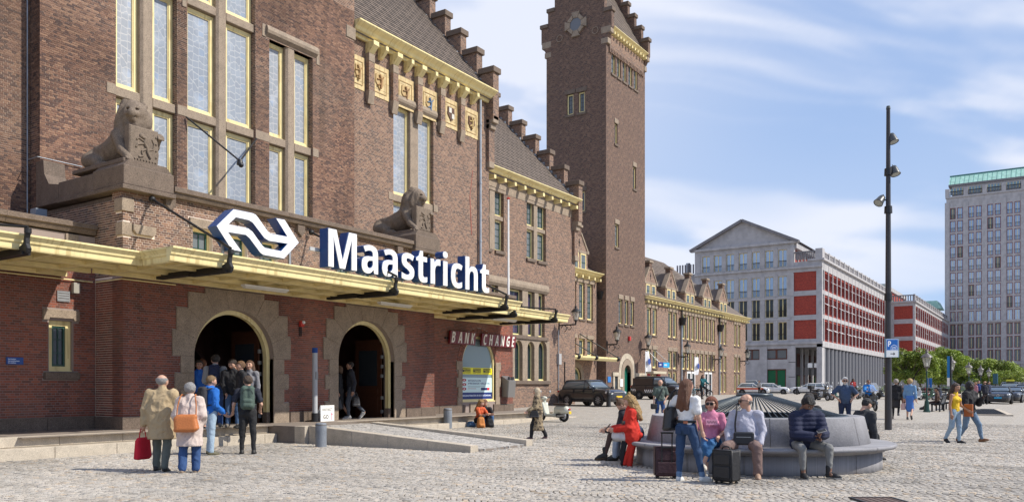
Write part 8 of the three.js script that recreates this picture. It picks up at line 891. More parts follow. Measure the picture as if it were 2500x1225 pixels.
if(Hr.t==='cap'){put('hair',[HS([0,0.03,-0.02],[0,0.02,0.0],0.092,0.085,0.03)],hcut,M(0.02,0.018,0.017));put('cap',[HS([0,0.055,-0.015],[0,0.055,0.01],0.1,0.094,0.03)],(d,X,y)=>Math.max(d,0.045 - y),mh);mesh('cap_brim',new THREE.CylinderGeometry(0.085,0.085,0.012,20,1,false,-1.3,2.6).scale(0.9,1,1.1).rotateX(0.15).translate(0,0.055,0.075).applyMatrix4(hm),mh,t);}
if(o.glasses){mesh('sunglasses',[...[-1,1].map((s)=>rb(s*0.036 - 0.03,s*0.036 + 0.03,-0.016,0.03,0.096,0.11,0.005)),bx(-0.01,0.01,0.014,0.022,0.1,0.112),...[-1,1].map((s)=>bar([s*0.064,0.018,0.1],[s*0.092,0.018,0.0],0.006,0.012))].map((g)=>g.applyMatrix4(hm)),M(0.01,0.01,0.011,{roughness:0.15}),t);}
const sc=o.shoe||[0.02,0.018,0.016],sole=o.sole||sc;const shoe=(A,tz,tx=0)=>{const g=vcol(shoeGeo.clone(),(X,y)=>y<0.026?sole:sc);if(o.boot){const e=clean(blob([HS([0,0.09,-0.05],[0,0.19,-0.05],0.045,0.048,0.02)],0.012));g.setAttribute('color',g.attributes.color);const bt=vcol(e,()=>sc);return mesh('boot',[g,bt].map((q)=>orient(q,A,tz,tx)),mShoe,t);}return mesh('shoe',orient(g,A,tz,tx),mShoe,t);};
const orient=(g,A,pitch,yaw)=>g.scale(k*(o.fem?0.9:1),k,k*(o.fem?0.9:1)).applyMatrix4(new THREE.Matrix4().makeTranslation(0,0,0.03)).applyMatrix4(new THREE.Matrix4().compose(V(A[0],A[1]- ah*1.0,A[2]),new THREE.Quaternion().setFromEuler(new THREE.Euler(pitch,yaw,0,'YXZ')),V(1,1,1)));
shoe(AL,p.ftL?p.ftL[0]:0,p.ftL?p.ftL[1]:0.12);shoe(AR,p.ftR?p.ftR[0]:0,p.ftR?p.ftR[1]:-0.12);
t.rig={hip,chest,nb,SL,SR,WL,WR,EL,ER,hc,KL,KR,up};return t;
}
function carried(who,name,label,cat,p,yaw=0,group){const v=V(...p).applyAxisAngle(V(0,1,0),who.rotation.y).add(who.position);return thing(name,label,cat,[v.x,v.y,v.z],who.rotation.y + yaw,group);}
const strap=(pts,w,m,t,name='strap')=>mesh(name,new THREE.TubeGeometry(new THREE.CatmullRomCurve3(pts.map((q)=>V(...q))),24,w,5),m,t);
function backpack(who,label,c,s=1){const{chest,SL,SR}=who.rig,o=add(chest,[0,0.02,-0.2]),t=carried(who,'backpack',label,'backpack',o),m=cloth(c);const g=blob([HS([0.06,0.16,0],[0.06,-0.18,0],0.075,0.085,0.05),HS([-0.06,0.16,0],[-0.06,-0.18,0],0.075,0.085,0.05)].map((q)=>q.map((v,i)=>i<8?v*s:v)),0.018,(d,x,y,z)=>d + 0.012*(fbm(x*9,y*9,z*9,2)- 0.5));mesh('bag_body',g,m,t);mesh('front_pocket',blob([HS([0.05*s,-0.08*s,-0.055*s],[-0.05*s,-0.08*s,-0.055*s],0.06*s,0.06*s,0.03),HS([0.05*s,-0.17*s,-0.055*s],[-0.05*s,-0.17*s,-0.055*s],0.065*s,0.065*s,0.03)],0.018),m,t);for(const S of[SL,SR]){const q=add(S,o,-1);strap([[q[0]*0.6,q[1]+ 0.04,0.03],[q[0]*0.72,q[1]+ 0.075,0.18],[q[0]*0.75,q[1]- 0.06,0.32],[q[0]*0.9,-0.15,0.22],[q[0]*0.5,-0.2,0.02]],0.017,m,t);}mesh('zip',new THREE.TorusGeometry(0.1*s,0.006,4,16,3.14).translate(0,0.06*s,-0.075*s),mBlack,t);return t;}
function handbag(who,label,c,p,w,hgt,d,handle,o={}){const t=carried(who,o.name||'handbag',label,'bag',p,o.yaw||0),m=o.m||cloth(c);const g=new RoundedBoxGeometry(w,hgt,d,4,Math.min(w,hgt,d)*0.38),P=g.attributes.position;for(let i=0;i<P.count;i++){const y=P.getY(i)/ hgt;P.setZ(i,P.getZ(i)*(0.8 - 0.45*y));P.setX(i,P.getX(i)*(1 - 0.12*y)+ 0.02*Math.sin(y*9));}g.computeVertexNormals();mesh('bag_body',g,m,t);if(handle)strap(handle,o.sw||0.01,m,t,'handle');return t;}
const A=(px,a)=>dc(px,a)+ Math.PI / 2;
const pl=(px,d,y=0)=>{const p=at(px,945,d);return[p[0],y||gy(p[0],p[2]),p[2]];};
const jeans=[0.035,0.075,0.16],pale=[0.27,0.37,0.47],ink=[0.012,0.012,0.015],navy=[0.012,0.018,0.045],gHair=[0.30,0.29,0.28],brownH=[0.10,0.05,0.025],darkH=[0.02,0.014,0.011];
{
const m=person('heavy man in beige jacket walking away with a red tote bag',pl(393,15.5),A(393,158),{h:1.86,bulk:1.14,belly:1,hair:{t:'ring',c:gHair,top:0.065},top:{name:'jacket',c:[0.40,0.30,0.175],hem:0.42,puff:0.015},legs:{c:[0.105,0.12,0.105],loose:0.006},thL:[0.03,-1,0.2],shL:[0,-1,-0.08],thR:[-0.05,-1,-0.1],shR:[-0.02,-1,-0.32],ftR:[0.35,-0.1],uaL:[0.3,-1,-0.1],faL:[0.1,-1,0.05],uaR:[-0.25,-1,0.1],faR:[-0.1,-1,0.35],hd:[0.02,1,0.2],look:-0.25});
const w=m.rig.WL;handbag(m,'red cloth tote bag hanging from the left hand of the man in beige',[0.52,0.008,0.025],[w[0]+ 0.04,w[1]- 0.46,w[2]+ 0.04],0.34,0.42,0.17,[[-0.09,0.18,0],[-0.04,0.36,0],[-0.02,0.41,0],[0.05,0.36,0],[0.09,0.18,0]],{name:'tote_bag',yaw:1.2});
const f=person('grey haired woman in pale pink coat with an orange bag on her back',pl(462,15.2),A(462,165),{h:1.69,fem:1,bulk:1.22,hair:{t:'short',c:gHair,thick:0.02},top:{name:'coat',c:[0.56,0.46,0.41],hem:0.5,puff:0.015},legs:{c:[0.03,0.075,0.2],loose:0.015},shoe:[0.35,0.26,0.18],sole:[0.55,0.5,0.42],thL:[0.03,-1,-0.06],shL:[0,-1,-0.22],thR:[-0.02,-1,0.14],shR:[0.02,-1,-0.02],uaL:[0.3,-1,-0.1],faL:[-0.1,-0.7,0.7],uaR:[-0.3,-1,-0.15],faR:[0.2,-0.5,0.8]});
const c=f.rig.chest;const b=handbag(f,'orange tan leather bag worn on the back of the pink coat',[0.50,0.17,0.045],[c[0],c[1]- 0.27,c[2]- 0.25],0.42,0.33,0.2,null,{m:M(0.48,0.155,0.04,{roughness:0.45,bump:0.004,bs:0.15})});for(const s of[-1,1])strap([[s*0.17,0.12,0.02],[s*0.16,0.34,0.07],[s*0.12,0.52,0.16],[s*0.11,0.5,0.3]],0.012,b.children[0].material,b);
}
{
const b1=person('boy in bright blue hooded jacket with a dark grey backpack',pl(512,19.2),A(512,118),{h:1.88,hair:{t:'short',c:[0.22,0.14,0.07]},top:{name:'jacket',c:[0.012,0.13,0.48],hood:1,puff:0.012},legs:{c:[0.32,0.42,0.52]},shoe:[0.10,0.09,0.05],sole:[0.5,0.48,0.42],uaR:[-0.1,-1,0.0],faR:[0.1,-0.6,0.7],uaL:[0.1,-1,0.05],faL:[-0.1,-0.5,0.8],thL:[0.04,-1,0.14],thR:[-0.04,-1,-0.06],look:-0.2,nod:0.15});backpack(b1,'dark grey backpack on the boy in blue',[0.035,0.034,0.04],1.05);
const b2=person('boy in dark T-shirt and black jeans seen from behind on the cobbles',pl(604,19.4),A(604,178),{h:1.88,hair:{t:'short',c:[0.07,0.045,0.03]},top:{name:'t_shirt',c:[0.02,0.022,0.034],sleeve:0.65,low:0.1},legs:{c:[0.014,0.014,0.016],slim:1},uaL:[0.35,-1,-0.1],faL:[0.1,-0.6,0.6],uaR:[-0.3,-1,-0.05],faR:[0.1,-0.5,0.8],look:0.15});backpack(b2,'grey green backpack on the boy in black jeans',[0.07,0.105,0.085],1.15);
const b3=person('boy in grey sweater inside the arch with a navy backpack',pl(524,22.6,0.445),A(524,172),{h:2.0,hair:{t:'short',c:darkH,thick:0.016},top:{name:'sweater',c:[0.27,0.28,0.30],low:0.12},legs:{c:[0.03,0.07,0.2]},shoe:[0.14,0.14,0.13],uaL:[0.2,-1,0.2],faL:[-0.2,-0.3,1],look:0.5});backpack(b3,'navy blue backpack on the boy in the grey sweater',[0.014,0.02,0.055],1.1);
person('boy in blue jacket with yellow strap standing inside the arch edge',pl(484,23.2,0.445),A(484,10),{h:1.86,skin:'tan',hair:{t:'short',c:darkH,thick:0.02},top:{name:'jacket',c:[0.012,0.1,0.4],puff:0.01},legs:{c:jeans}});
person('girl with long reddish hair in a red top deep inside the arch',pl(492,24.4,0.445),A(492,150),{h:1.95,fem:1,hair:{t:'long',c:[0.16,0.06,0.025],len:0.3},top:{name:'top',c:[0.42,0.02,0.02]},legs:{c:ink}});
person('dark haired boy in black jacket looking down in the arch',pl(567,22.4,0.445),A(567,-10),{h:1.86,hair:{t:'short',c:[0.03,0.018,0.013],thick:0.02},top:{name:'jacket',c:ink,puff:0.012,low:0.12},legs:{c:[0.05,0.1,0.2]},nod:0.4,look:-0.4,uaL:[0.12,-1,0.12],faL:[-0.35,-0.8,0.4],uaR:[-0.12,-1,0.12],faR:[0.35,-0.8,0.4],shoe:[0.16,0.14,0.12]});
person('brown haired boy in dark jacket beside the boy looking down',pl(589,22.0,0.445),A(589,-70),{h:1.8,hair:{t:'short',c:[0.17,0.09,0.045],thick:0.02},top:{name:'jacket',c:[0.02,0.02,0.024]},legs:{c:ink}});
person('girl with long brown hair behind the boy with the green backpack',pl(609,22.6,0.445),A(609,-20),{h:1.84,fem:1,hair:{t:'long',c:[0.11,0.055,0.03],len:0.34},top:{name:'top',c:[0.2,0.2,0.22]},legs:{c:ink}});
}
{
const m=person('man in dark bomber jacket striding through the second arch',pl(856,28.2,0.445),A(856,-82),{h:2.0,hair:{t:'short',c:darkH},skin:'tan',top:{name:'jacket',c:[0.014,0.015,0.022],puff:0.014,low:0.1},legs:{c:[0.06,0.07,0.09],slim:1},shoe:[0.2,0.2,0.21],sole:[0.6,0.6,0.58],thL:[0.03,-1,0.26],shL:[0,-1,-0.08],thR:[-0.03,-1,-0.32],shR:[0,-0.8,-0.75],ftR:[0.8,0],uaL:[0.12,-1,-0.25],faL:[0.05,-1,0.15]});
const w=m.rig.WL;handbag(m,'dark holdall swinging behind the man in the bomber jacket',ink,[w[0]+ 0.05,w[1]- 0.34,w[2]- 0.1],0.22,0.36,0.3,[[0,0.14,-0.06],[0,0.3,0],[0,0.14,0.06]],{name:'holdall',m:M(0.035,0.036,0.04,{roughness:0.5})});
const f=person('woman in black dress half hidden by the second arch',pl(829,28.0,0.445),A(829,-95),{h:1.84,fem:1,skin:'tan',hair:{t:'bob',c:[0.12,0.07,0.04],len:0.12},top:{name:'dress_top',c:ink},legs:{t:'skirt',c:[0.014,0.013,0.014],len:0.36},shoe:[0.03,0.03,0.03],sole:[0.5,0.48,0.4],thL:[0.03,-1,0.2],shL:[0,-1,0.05],thR:[-0.03,-1,-0.12],shR:[0,-1,-0.6],ftR:[0.5,0]});
handbag(f,'black leather handbag of the woman in the black dress',ink,[f.rig.WL[0]+ 0.06,f.rig.WL[1]- 0.36,f.rig.WL[2]],0.14,0.34,0.34,[[0,0.14,-0.08],[0,0.34,0],[0,0.14,0.08]],{m:M(0.02,0.02,0.022,{roughness:0.35})});
}
{
const st={seat:0.2,thL:[0.1,0.35,1],thR:[-0.1,0.35,1],shL:[0.02,-1,-0.1],shR:[-0.02,-1,-0.1]};
person('curly haired girl in orange top sitting on the station steps',pl(1167,31.4,0.001),A(1167,42),{...st,h:1.72,fem:1,far:1,hip:[0,0,0],up:[0,1,0.35],hair:{t:'curly',c:[0.34,0.19,0.07],len:0.32,thick:0.025},top:{name:'top',c:[0.55,0.10,0.03],sleeve:0.7},legs:{c:ink,slim:1},uaL:[0.1,-0.8,0.6],faL:[-0.2,0.1,1],uaR:[-0.1,-0.8,0.6],faR:[0.2,0.1,1],nod:0.3,look:0.3});
person('person in dark top leaning against the girl in orange',pl(1190,31.7,0.001),A(1190,5),{...st,h:1.75,far:1,up:[-0.25,1,0.3],hair:{t:'curly',c:[0.2,0.10,0.05],len:0.2,thick:0.02},top:{name:'t_shirt',c:ink,sleeve:0.7},legs:{c:[0.06,0.14,0.3]},uaL:[0.3,-0.7,0.6],faL:[-0.6,0.1,0.8],nod:0.4,look:0.5});
const bag=(px,d,label,c,s)=>{const p=pl(px,d,0.001),t=thing('backpack',label,'backpack',[p[0],0,p[2]],A(px,20));mesh('bag_body',blob([HS([0.05,0.36*s,0],[0.07,0.1,0],0.08,0.1,0.05),HS([-0.05,0.36*s,0],[-0.07,0.1,0],0.08,0.1,0.05)],0.02,(q,x,y)=>Math.max(q,-y)),cloth(c),t);mesh('front_pocket',blob([HS([0.05,0.13,0.09],[-0.05,0.13,0.09],0.07,0.07,0.03)],0.02),cloth(c),t);strap([[0.05,0.42*s,0],[0,0.5*s,0],[-0.05,0.42*s,0]],0.012,cloth(c),t);};
bag(1174,30.6,'orange rucksack at the feet of the curly haired girl',[0.50,0.19,0.05],1);bag(1196,30.8,'black rucksack beside the orange one on the cobbles',ink,0.8);bag(1150,31.2,'small blue bag on the step behind the girl in orange',[0.06,0.13,0.25],0.5);
}
{const f=person('woman in beige headscarf and brown patterned coat striding left',pl(1312,24.8),A(1312,-84),{h:1.6,fem:1,far:1,bulk:1.15,hair:{t:'scarf',c:[0.52,0.42,0.29]},top:{name:'coat',c:[1,1,1],m:(()=>{const m=cloth([0.25,0.2,0.13]);m.color.setRGB(1,1,1);m.map=rep(tex(128,(u,v)=>{const s=sst(0.5,0.62,fbm(u*12,v*12,6,2,12));return[lerp(0.30,0.07,s),lerp(0.23,0.05,s),lerp(0.14,0.035,s)];}),0.6);return m;})(),hem:0.75,puff:0.02},legs:{c:[0.012,0.012,0.014]},shoe:[0.1,0.05,0.06],sole:[0.4,0.3,0.3],thL:[0.02,-1,0.45],shL:[0,-1,0.1],thR:[-0.02,-1,-0.3],shR:[0,-1,-0.5],ftR:[0.4,0],uaL:[0.15,-1,0.3],faL:[0.05,-0.5,0.9],uaR:[-0.15,-1,-0.1],faR:[-0.05,-0.9,0.4]});handbag(f,'black shoulder bag at the side of the woman in the headscarf',ink,[f.rig.hip[0]+ 0.22,f.rig.hip[1]- 0.02,f.rig.hip[2]+ 0.12],0.1,0.22,0.32,[[0,0.08,-0.1],[-0.08,0.5,-0.08],[0,0.08,0.1]],{m:M(0.018,0.018,0.02,{roughness:0.4})});}
{const m=person('bald man in green polo shirt with a strap across his chest',pl(1612,32.5),A(1612,15),{h:1.78,far:1,bulk:1.08,hair:{t:'ring',c:[0.2,0.15,0.12],top:-0.02},top:{name:'polo_shirt',c:[0.085,0.115,0.10],sleeve:0.75},legs:{c:[0.025,0.07,0.2]},uaL:[0.35,-1,-0.05],faL:[-0.5,-0.8,0.35],look:-0.5,nod:0.15});const t=carried(m,'shoulder_bag','small black shoulder bag of the bald man in the green polo','bag',m.rig.WR,0);mesh('bag_body',rb(-0.12,0.12,-0.26,-0.04,-0.09,0.09,0.04),M(0.015,0.015,0.016),t);const S=add(m.rig.SL,m.rig.WR,-1),C=add(m.rig.chest,m.rig.WR,-1);strap([[0.02,-0.05,0],[C[0]- 0.05,C[1]- 0.1,C[2]+ 0.16],[C[0]+ 0.06,C[1]+ 0.12,C[2]+ 0.14],[S[0]- 0.05,S[1]+ 0.06,S[2]]],0.018,mBlack,t);}
{const p=gnd(1719,977);person('dark haired woman in teal riding a bicycle',[p[0],p[1],p[2]],head(0.45,0.9)+ Math.PI / 2,{h:1.75,far:2,fem:1,seat:0.9,hip:[0,0,-0.2],up:[0,1,0.22],hair:{t:'long',c:darkH,len:0.18},top:{name:'jacket',c:[0.01,0.12,0.14]},legs:{c:ink},thL:[0.1,-0.5,0.8],shL:[0,-1,-0.1],thR:[-0.1,-1,0.35],shR:[0,-1,0.05],uaL:[0.1,-0.7,0.6],faL:[0,-0.3,1],uaR:[-0.1,-0.7,0.6],faR:[0,-0.3,1]});}
const seatAt=(deg,r=2.32)=>{const q=deg*Math.PI / 180,s=Math.sin(q)*r,c=Math.cos(q)*r;return[16.28 + s*-FZ - c*FX,0.0,15.16 + s*FX - c*FZ];},outw=(deg)=>head(Math.sin(deg*Math.PI / 180),Math.cos(deg*Math.PI / 180))+ Math.PI / 2;
const sitL={seat:0.5,thL:[0.18,-0.14,1],thR:[-0.18,-0.14,1],shL:[0.02,-1,0.06],shR:[-0.02,-1,0.06]};
{
const g=person('girl in long red coat sitting with crossed legs in ankle boots',seatAt(-83,2.5),outw(-90),{h:1.74,fem:1,seat:0.5,hair:{t:'curly',c:[0.42,0.27,0.11],len:0.36,bun:1,thick:0.02},top:{name:'coat',c:[0.56,0.025,0.012],hem:0.06,puff:0.012},legs:{t:'skirt',c:[0.62,0.62,0.64],legging:[0.055,0.03,0.027]},boot:1,shoe:[0.012,0.012,0.013],sole:[0.09,0.055,0.03],thL:[-0.2,0.12,1],shL:[-0.08,-1,0.3],thR:[0.06,0.02,1],shR:[0.06,-1,0.3],ftL:[0.15,0],uaL:[0.12,-0.9,0.25],faL:[-0.25,-0.12,1],uaR:[-0.12,-0.9,0.25],faR:[0.3,-0.12,1],nod:0.25,look:-0.15,up:[0,1,0.08]});
const w=g.rig.WL,ph=carried(g,'phone','dark phone held by the girl in the red coat','phone',[w[0]- 0.06,w[1]+ 0.05,w[2]+ 0.13]);mesh('phone_body',rb(-0.04,0.04,-0.075,0.075,-0.005,0.005,0.004),mBlack,ph);mesh('screen',bx(-0.035,0.035,-0.068,0.068,-0.0075,-0.0052),M(0.06,0.07,0.09,{roughness:0.1}),ph);ph.rotateX(-0.7);
mesh('coat_tail',blob([HS([0.17,0.5,-0.02],[0.18,0.02,0.08],0.05,0.045,0.05),HS([0.15,0.5,0.05],[0.14,0.06,0.17],0.045,0.04,0.05),HS([0.16,0.62,-0.12],[0.16,0.5,0.05],0.06,0.05,0.05)],0.018,(d,x,y,z)=>d + 0.02*(fbm(x*12,y*4,z*12,2)- 0.5)),cloth([0.56,0.025,0.012]),g);mesh('coat_lining',blob([HS([0.1,0.48,0.14],[0.1,0.06,0.22],0.03,0.035,0.04),HS([0.08,0.48,0.2],[0.08,0.16,0.24],0.03,0.03,0.04)],0.018),cloth(ink),g);
handbag(g,'small black bag in the lap of the girl in the red coat',ink,[0.1,0.82,0.16],0.24,0.15,0.16,null,{m:M(0.02,0.02,0.022,{roughness:0.35})});
person('boy with a hair bun bending over his phone beside the red coat',seatAt(-108,2.34),outw(-104),{...sitL,h:1.76,hair:{t:'bun',c:[0.15,0.08,0.04]},top:{name:'jacket',c:[0.018,0.018,0.024],hood:1,puff:0.012},legs:{c:[0.3,0.36,0.44]},up:[-0.1,1,0.75],nod:0.9,uaL:[0.1,-1,0.3],faL:[-0.2,-0.1,1],uaR:[-0.1,-1,0.3],faR:[0.2,-0.1,1]});
const s=person('young woman with long brown hair in white T-shirt and blue jeans, standing',pl(1676,13.25),A(1676,150),{h:1.68,fem:1,hair:{t:'long',c:[0.15,0.06,0.03],len:0.36},top:{name:'t_shirt',c:[0.74,0.74,0.74],sleeve:0.62,low:0.02},legs:{c:[0.022,0.055,0.13],slim:1,short:0.09,cuff:[0.12,0.2,0.33]},shoe:[0.66,0.66,0.64],sole:[0.7,0.7,0.68],thL:[0.04,-1,-0.02],shL:[0.02,-1,-0.06],thR:[-0.2,-1,0.16],shR:[-0.18,-1,0.06],ftR:[0,-0.6],uaL:[0.75,-0.7,-0.2],faL:[-0.75,-0.45,0.35],uaR:[-0.18,-1,0.05],faR:[-0.14,-1,0.22],look:-0.15});
mesh('sunglasses',[rb(-0.07,-0.01,0.1,0.13,0.06,0.08,0.006),rb(0.01,0.07,0.1,0.13,0.06,0.08,0.006)].map((q)=>q.translate(s.rig.hc[0],s.rig.hc[1],s.rig.hc[2])),M(0.02,0.02,0.02,{roughness:0.2}),s);mesh('belt',new THREE.TorusGeometry(0.137,0.017,8,30).rotateX(Math.PI / 2).scale(1.1,1.2,0.86).translate(0,s.rig.hip[1]+ 0.1,0),mBlack,s);mesh('belt_label',bx(-0.1,-0.03,s.rig.hip[1]+ 0.07,s.rig.hip[1]+ 0.11,-0.145,-0.135),M(0.35,0.12,0.06),s);mesh('jeans_pocket',[-1,1].map((q)=>rb(q*0.075 - 0.05,q*0.075 + 0.05,s.rig.hip[1]- 0.1,s.rig.hip[1]+ 0.02,-0.132,-0.122,0.004)),cloth([0.015,0.04,0.1]),s);
const hb=handbag(s,'black leather tote on the shoulder of the woman in the white T-shirt',ink,[s.rig.SL[0]+ 0.1,s.rig.hip[1]+ 0.14,-0.04],0.16,0.4,0.34,null,{m:M(0.022,0.021,0.022,{roughness:0.3,bump:0.003,bs:0.1}),name:'tote_bag'});strap([[0,0.15,-0.12],[-0.06,0.42,-0.06],[-0.09,0.47,0.02],[-0.05,0.4,0.09],[0,0.15,0.12]],0.012,mBlack,hb);
const pk=person('woman in pink T-shirt and sunglasses sitting on the bench',seatAt(-35),outw(-8),{h:1.7,fem:1,bulk:1.1,seat:0.5,hair:{t:'bob',c:[0.19,0.055,0.022],len:0.1,thick:0.022},glasses:1,top:{name:'t_shirt',c:[0.62,0.22,0.34],sleeve:0.7,print:null},legs:{c:[0.03,0.12,0.28],short:0.2},shoe:[0.55,0.5,0.42],thL:[-0.32,0.0,1],shL:[-0.35,-0.85,0.3],thR:[-0.1,-0.16,1],shR:[0.05,-1,0.0],uaL:[0.2,-1,0.2],faL:[-0.5,-0.3,0.9],uaR:[-0.3,-0.8,0.3],faR:[-0.1,0.85,0.5],look:-0.35,up:[0,1,-0.02]});
mesh('shirt_print',sheet(0.2,0.1).applyMatrix4(new THREE.Matrix4().makeRotationX(-0.25)).translate(pk.rig.chest[0],pk.rig.chest[1]+ 0.035,pk.rig.chest[2]+ 0.152),print(128,64,(x,w,h)=>{x.fillStyle='#cf8fa6';x.fillRect(0,0,w,h);x.strokeStyle='#3a2230';x.lineWidth=4;x.beginPath();for(let i=0;i<14;i++)x.lineTo(8 + i*8.4,34 +(i % 2?-16:12));x.stroke();}),pk);
const ml=person('bald man in pale striped shirt and sunglasses sitting on the bench',seatAt(-20),outw(-20),{...sitL,h:1.82,bulk:1.12,belly:1,hair:{t:'ring',c:[0.3,0.27,0.25],top:0.015},glasses:1,top:{name:'shirt',c:[0.42,0.42,0.5],hem:0.1},legs:{c:[0.19,0.125,0.11],loose:0.012},shoe:[0.34,0.22,0.15],sole:[0.2,0.14,0.1],thL:[0.25,-0.13,1],shL:[0.03,-1,0.05],thR:[-0.55,-0.13,1],shR:[-0.1,-1,0.0],uaL:[0.3,-1,0.25],faL:[-0.15,-0.75,0.7],uaR:[-0.3,-1,0.25],faR:[0.1,-0.75,0.7],look:-1.2});
const cb=carried(ml,'shoulder_bag','black crossbody bag in the lap of the bald man in the shirt','bag',add(ml.rig.hip,[-0.02,0.08,0.22]));mesh('bag_body',rb(-0.17,0.17,-0.1,0.12,-0.05,0.05,0.03),M(0.022,0.023,0.027,{roughness:0.5}),cb);mesh('flap_zip',bx(-0.12,0.12,0.03,0.04,0.05,0.056),mSteel,cb);strap([[-0.14,0.1,0],[-0.14,0.28,0.03],[-0.12,0.45,0.0],[-0.12,0.58,-0.1],[-0.1,0.6,-0.22]],0.016,mBlack,cb);
const nv=person('young man in navy padded jacket bent over his phone',seatAt(3),outw(6),{...sitL,h:1.78,skin:'brown',hair:{t:'short',c:[0.012,0.01,0.01],thick:0.02},top:{name:'padded_jacket',c:[0.012,0.017,0.05],puff:0.03,rib:1,hood:1},legs:{c:[0.19,0.19,0.185],slim:1,short:0.1},boot:1,shoe:[0.016,0.016,0.018],sole:[0.6,0.58,0.54],thL:[0.5,-0.12,1],shL:[-0.02,-1,0.1],thR:[-0.24,-0.13,1],shR:[0.06,-1,0.02],ftL:[0,0.6],up:[0.05,1,0.3],nod:0.75,look:0.2,uaL:[0.2,-1,0.3],faL:[-0.6,0.05,0.75],uaR:[-0.12,-1,0.3],faR:[0.75,-0.12,0.5]});
const q=nv.rig.WL,p2=carried(nv,'phone','pale phone held by the young man in the padded jacket','phone',[q[0]- 0.03,q[1]+ 0.06,q[2]+ 0.12]);mesh('phone_body',rb(-0.075,0.075,-0.005,0.005,-0.04,0.04,0.004),M(0.4,0.38,0.36,{roughness:0.3}),p2);mesh('screen',bx(-0.068,0.068,0.005,0.0065,-0.035,0.035),mBlack,p2);p2.rotateX(0.4);p2.rotateZ(0.3);
person('person with long black hair in black jacket on the far side of the bench',seatAt(134),outw(150),{...sitL,h:1.78,far:1,fem:1,bulk:1.15,hair:{t:'long',c:darkH,len:0.26,thick:0.02},top:{name:'jacket',c:[0.014,0.014,0.017],puff:0.015},legs:{c:ink}});
person('person in black cap hunched on the far side of the bench',seatAt(108,2.42),outw(112),{...sitL,h:1.76,far:1,bulk:1.1,hair:{t:'cap',c:[0.022,0.022,0.024]},top:{name:'jacket',c:[0.025,0.027,0.033],hood:1,puff:0.015},legs:{c:ink},up:[0,1,0.75],nod:0.5});
const case1=(px,d,label,c,w,hgt,dep,turn,handle)=>{const t=thing('suitcase',label,'suitcase',pl(px,d),turn),m=cloth(c,{roughness:0.6});mesh('case_body',rb(-w / 2,w / 2,0.07,hgt,-dep / 2,dep / 2,0.035,3),m,t);mesh('front_pocket',[rb(-w*0.4,w*0.4,0.12,hgt*0.55,dep / 2 - 0.005,dep / 2 + 0.03,0.015),rb(-w*0.4,w*0.4,hgt*0.6,hgt*0.88,dep / 2 - 0.005,dep / 2 + 0.02,0.01)],m,t);mesh('piping',[0.1,-0.1].map((z)=>new THREE.TorusGeometry(1,0.012,5,4).rotateZ(Math.PI / 4).scale(w*0.69,hgt*0.62,1).translate(0,hgt / 2 + 0.035,z*dep / 0.22)),mBlack,t);for(const s of[-1,1])for(const z of[-1,1])mesh('caster',new THREE.CylinderGeometry(0.032,0.032,0.03,12).rotateZ(Math.PI / 2).translate(s*w*0.36,0.034,z*dep*0.34),mTrim,t);if(handle)mesh('handle',[bx(-w*0.24,-w*0.19,hgt - 0.3,hgt + handle,dep / 2 + 0.004,dep / 2 + 0.024),bx(w*0.19,w*0.24,hgt - 0.3,hgt + handle,dep / 2 + 0.004,dep / 2 + 0.024),rb(-w*0.27,w*0.27,hgt + handle,hgt + handle + 0.03,dep / 2 - 0.005,dep / 2 + 0.035,0.01),bx(-w*0.24,w*0.24,hgt - 0.02,hgt + 0.01,dep / 2,dep / 2 + 0.04)],mBlack,t);else strap([[-0.08,hgt,0],[-0.05,hgt + 0.045,0],[0.05,hgt + 0.045,0],[0.08,hgt,0]],0.012,mBlack,t,'handle');return t;};
case1(1626,13.7,'burgundy fabric suitcase with its black pull handle raised',[0.045,0.016,0.022],0.39,0.56,0.24,A(1626,8),0.22);case1(1774,12.95,'black fabric suitcase standing before the bald man',[0.014,0.014,0.016],0.36,0.56,0.25,A(1774,-32),0);
const cup=thing('drink_cup','small pink cup standing on the bench behind the burgundy suitcase','cup',(()=>{const p=seatAt(-42,2.3);return[p[0],0.5,p[2]];})());mesh('cup_wall',cyl(0,0,0.08,0,0.025,0.035,14),M(0.7,0.06,0.25),cup);mesh('cup_rim',new THREE.TorusGeometry(0.035,0.004,5,16).rotateX(Math.PI / 2).translate(0,0.08,0),mWhite,cup);
}
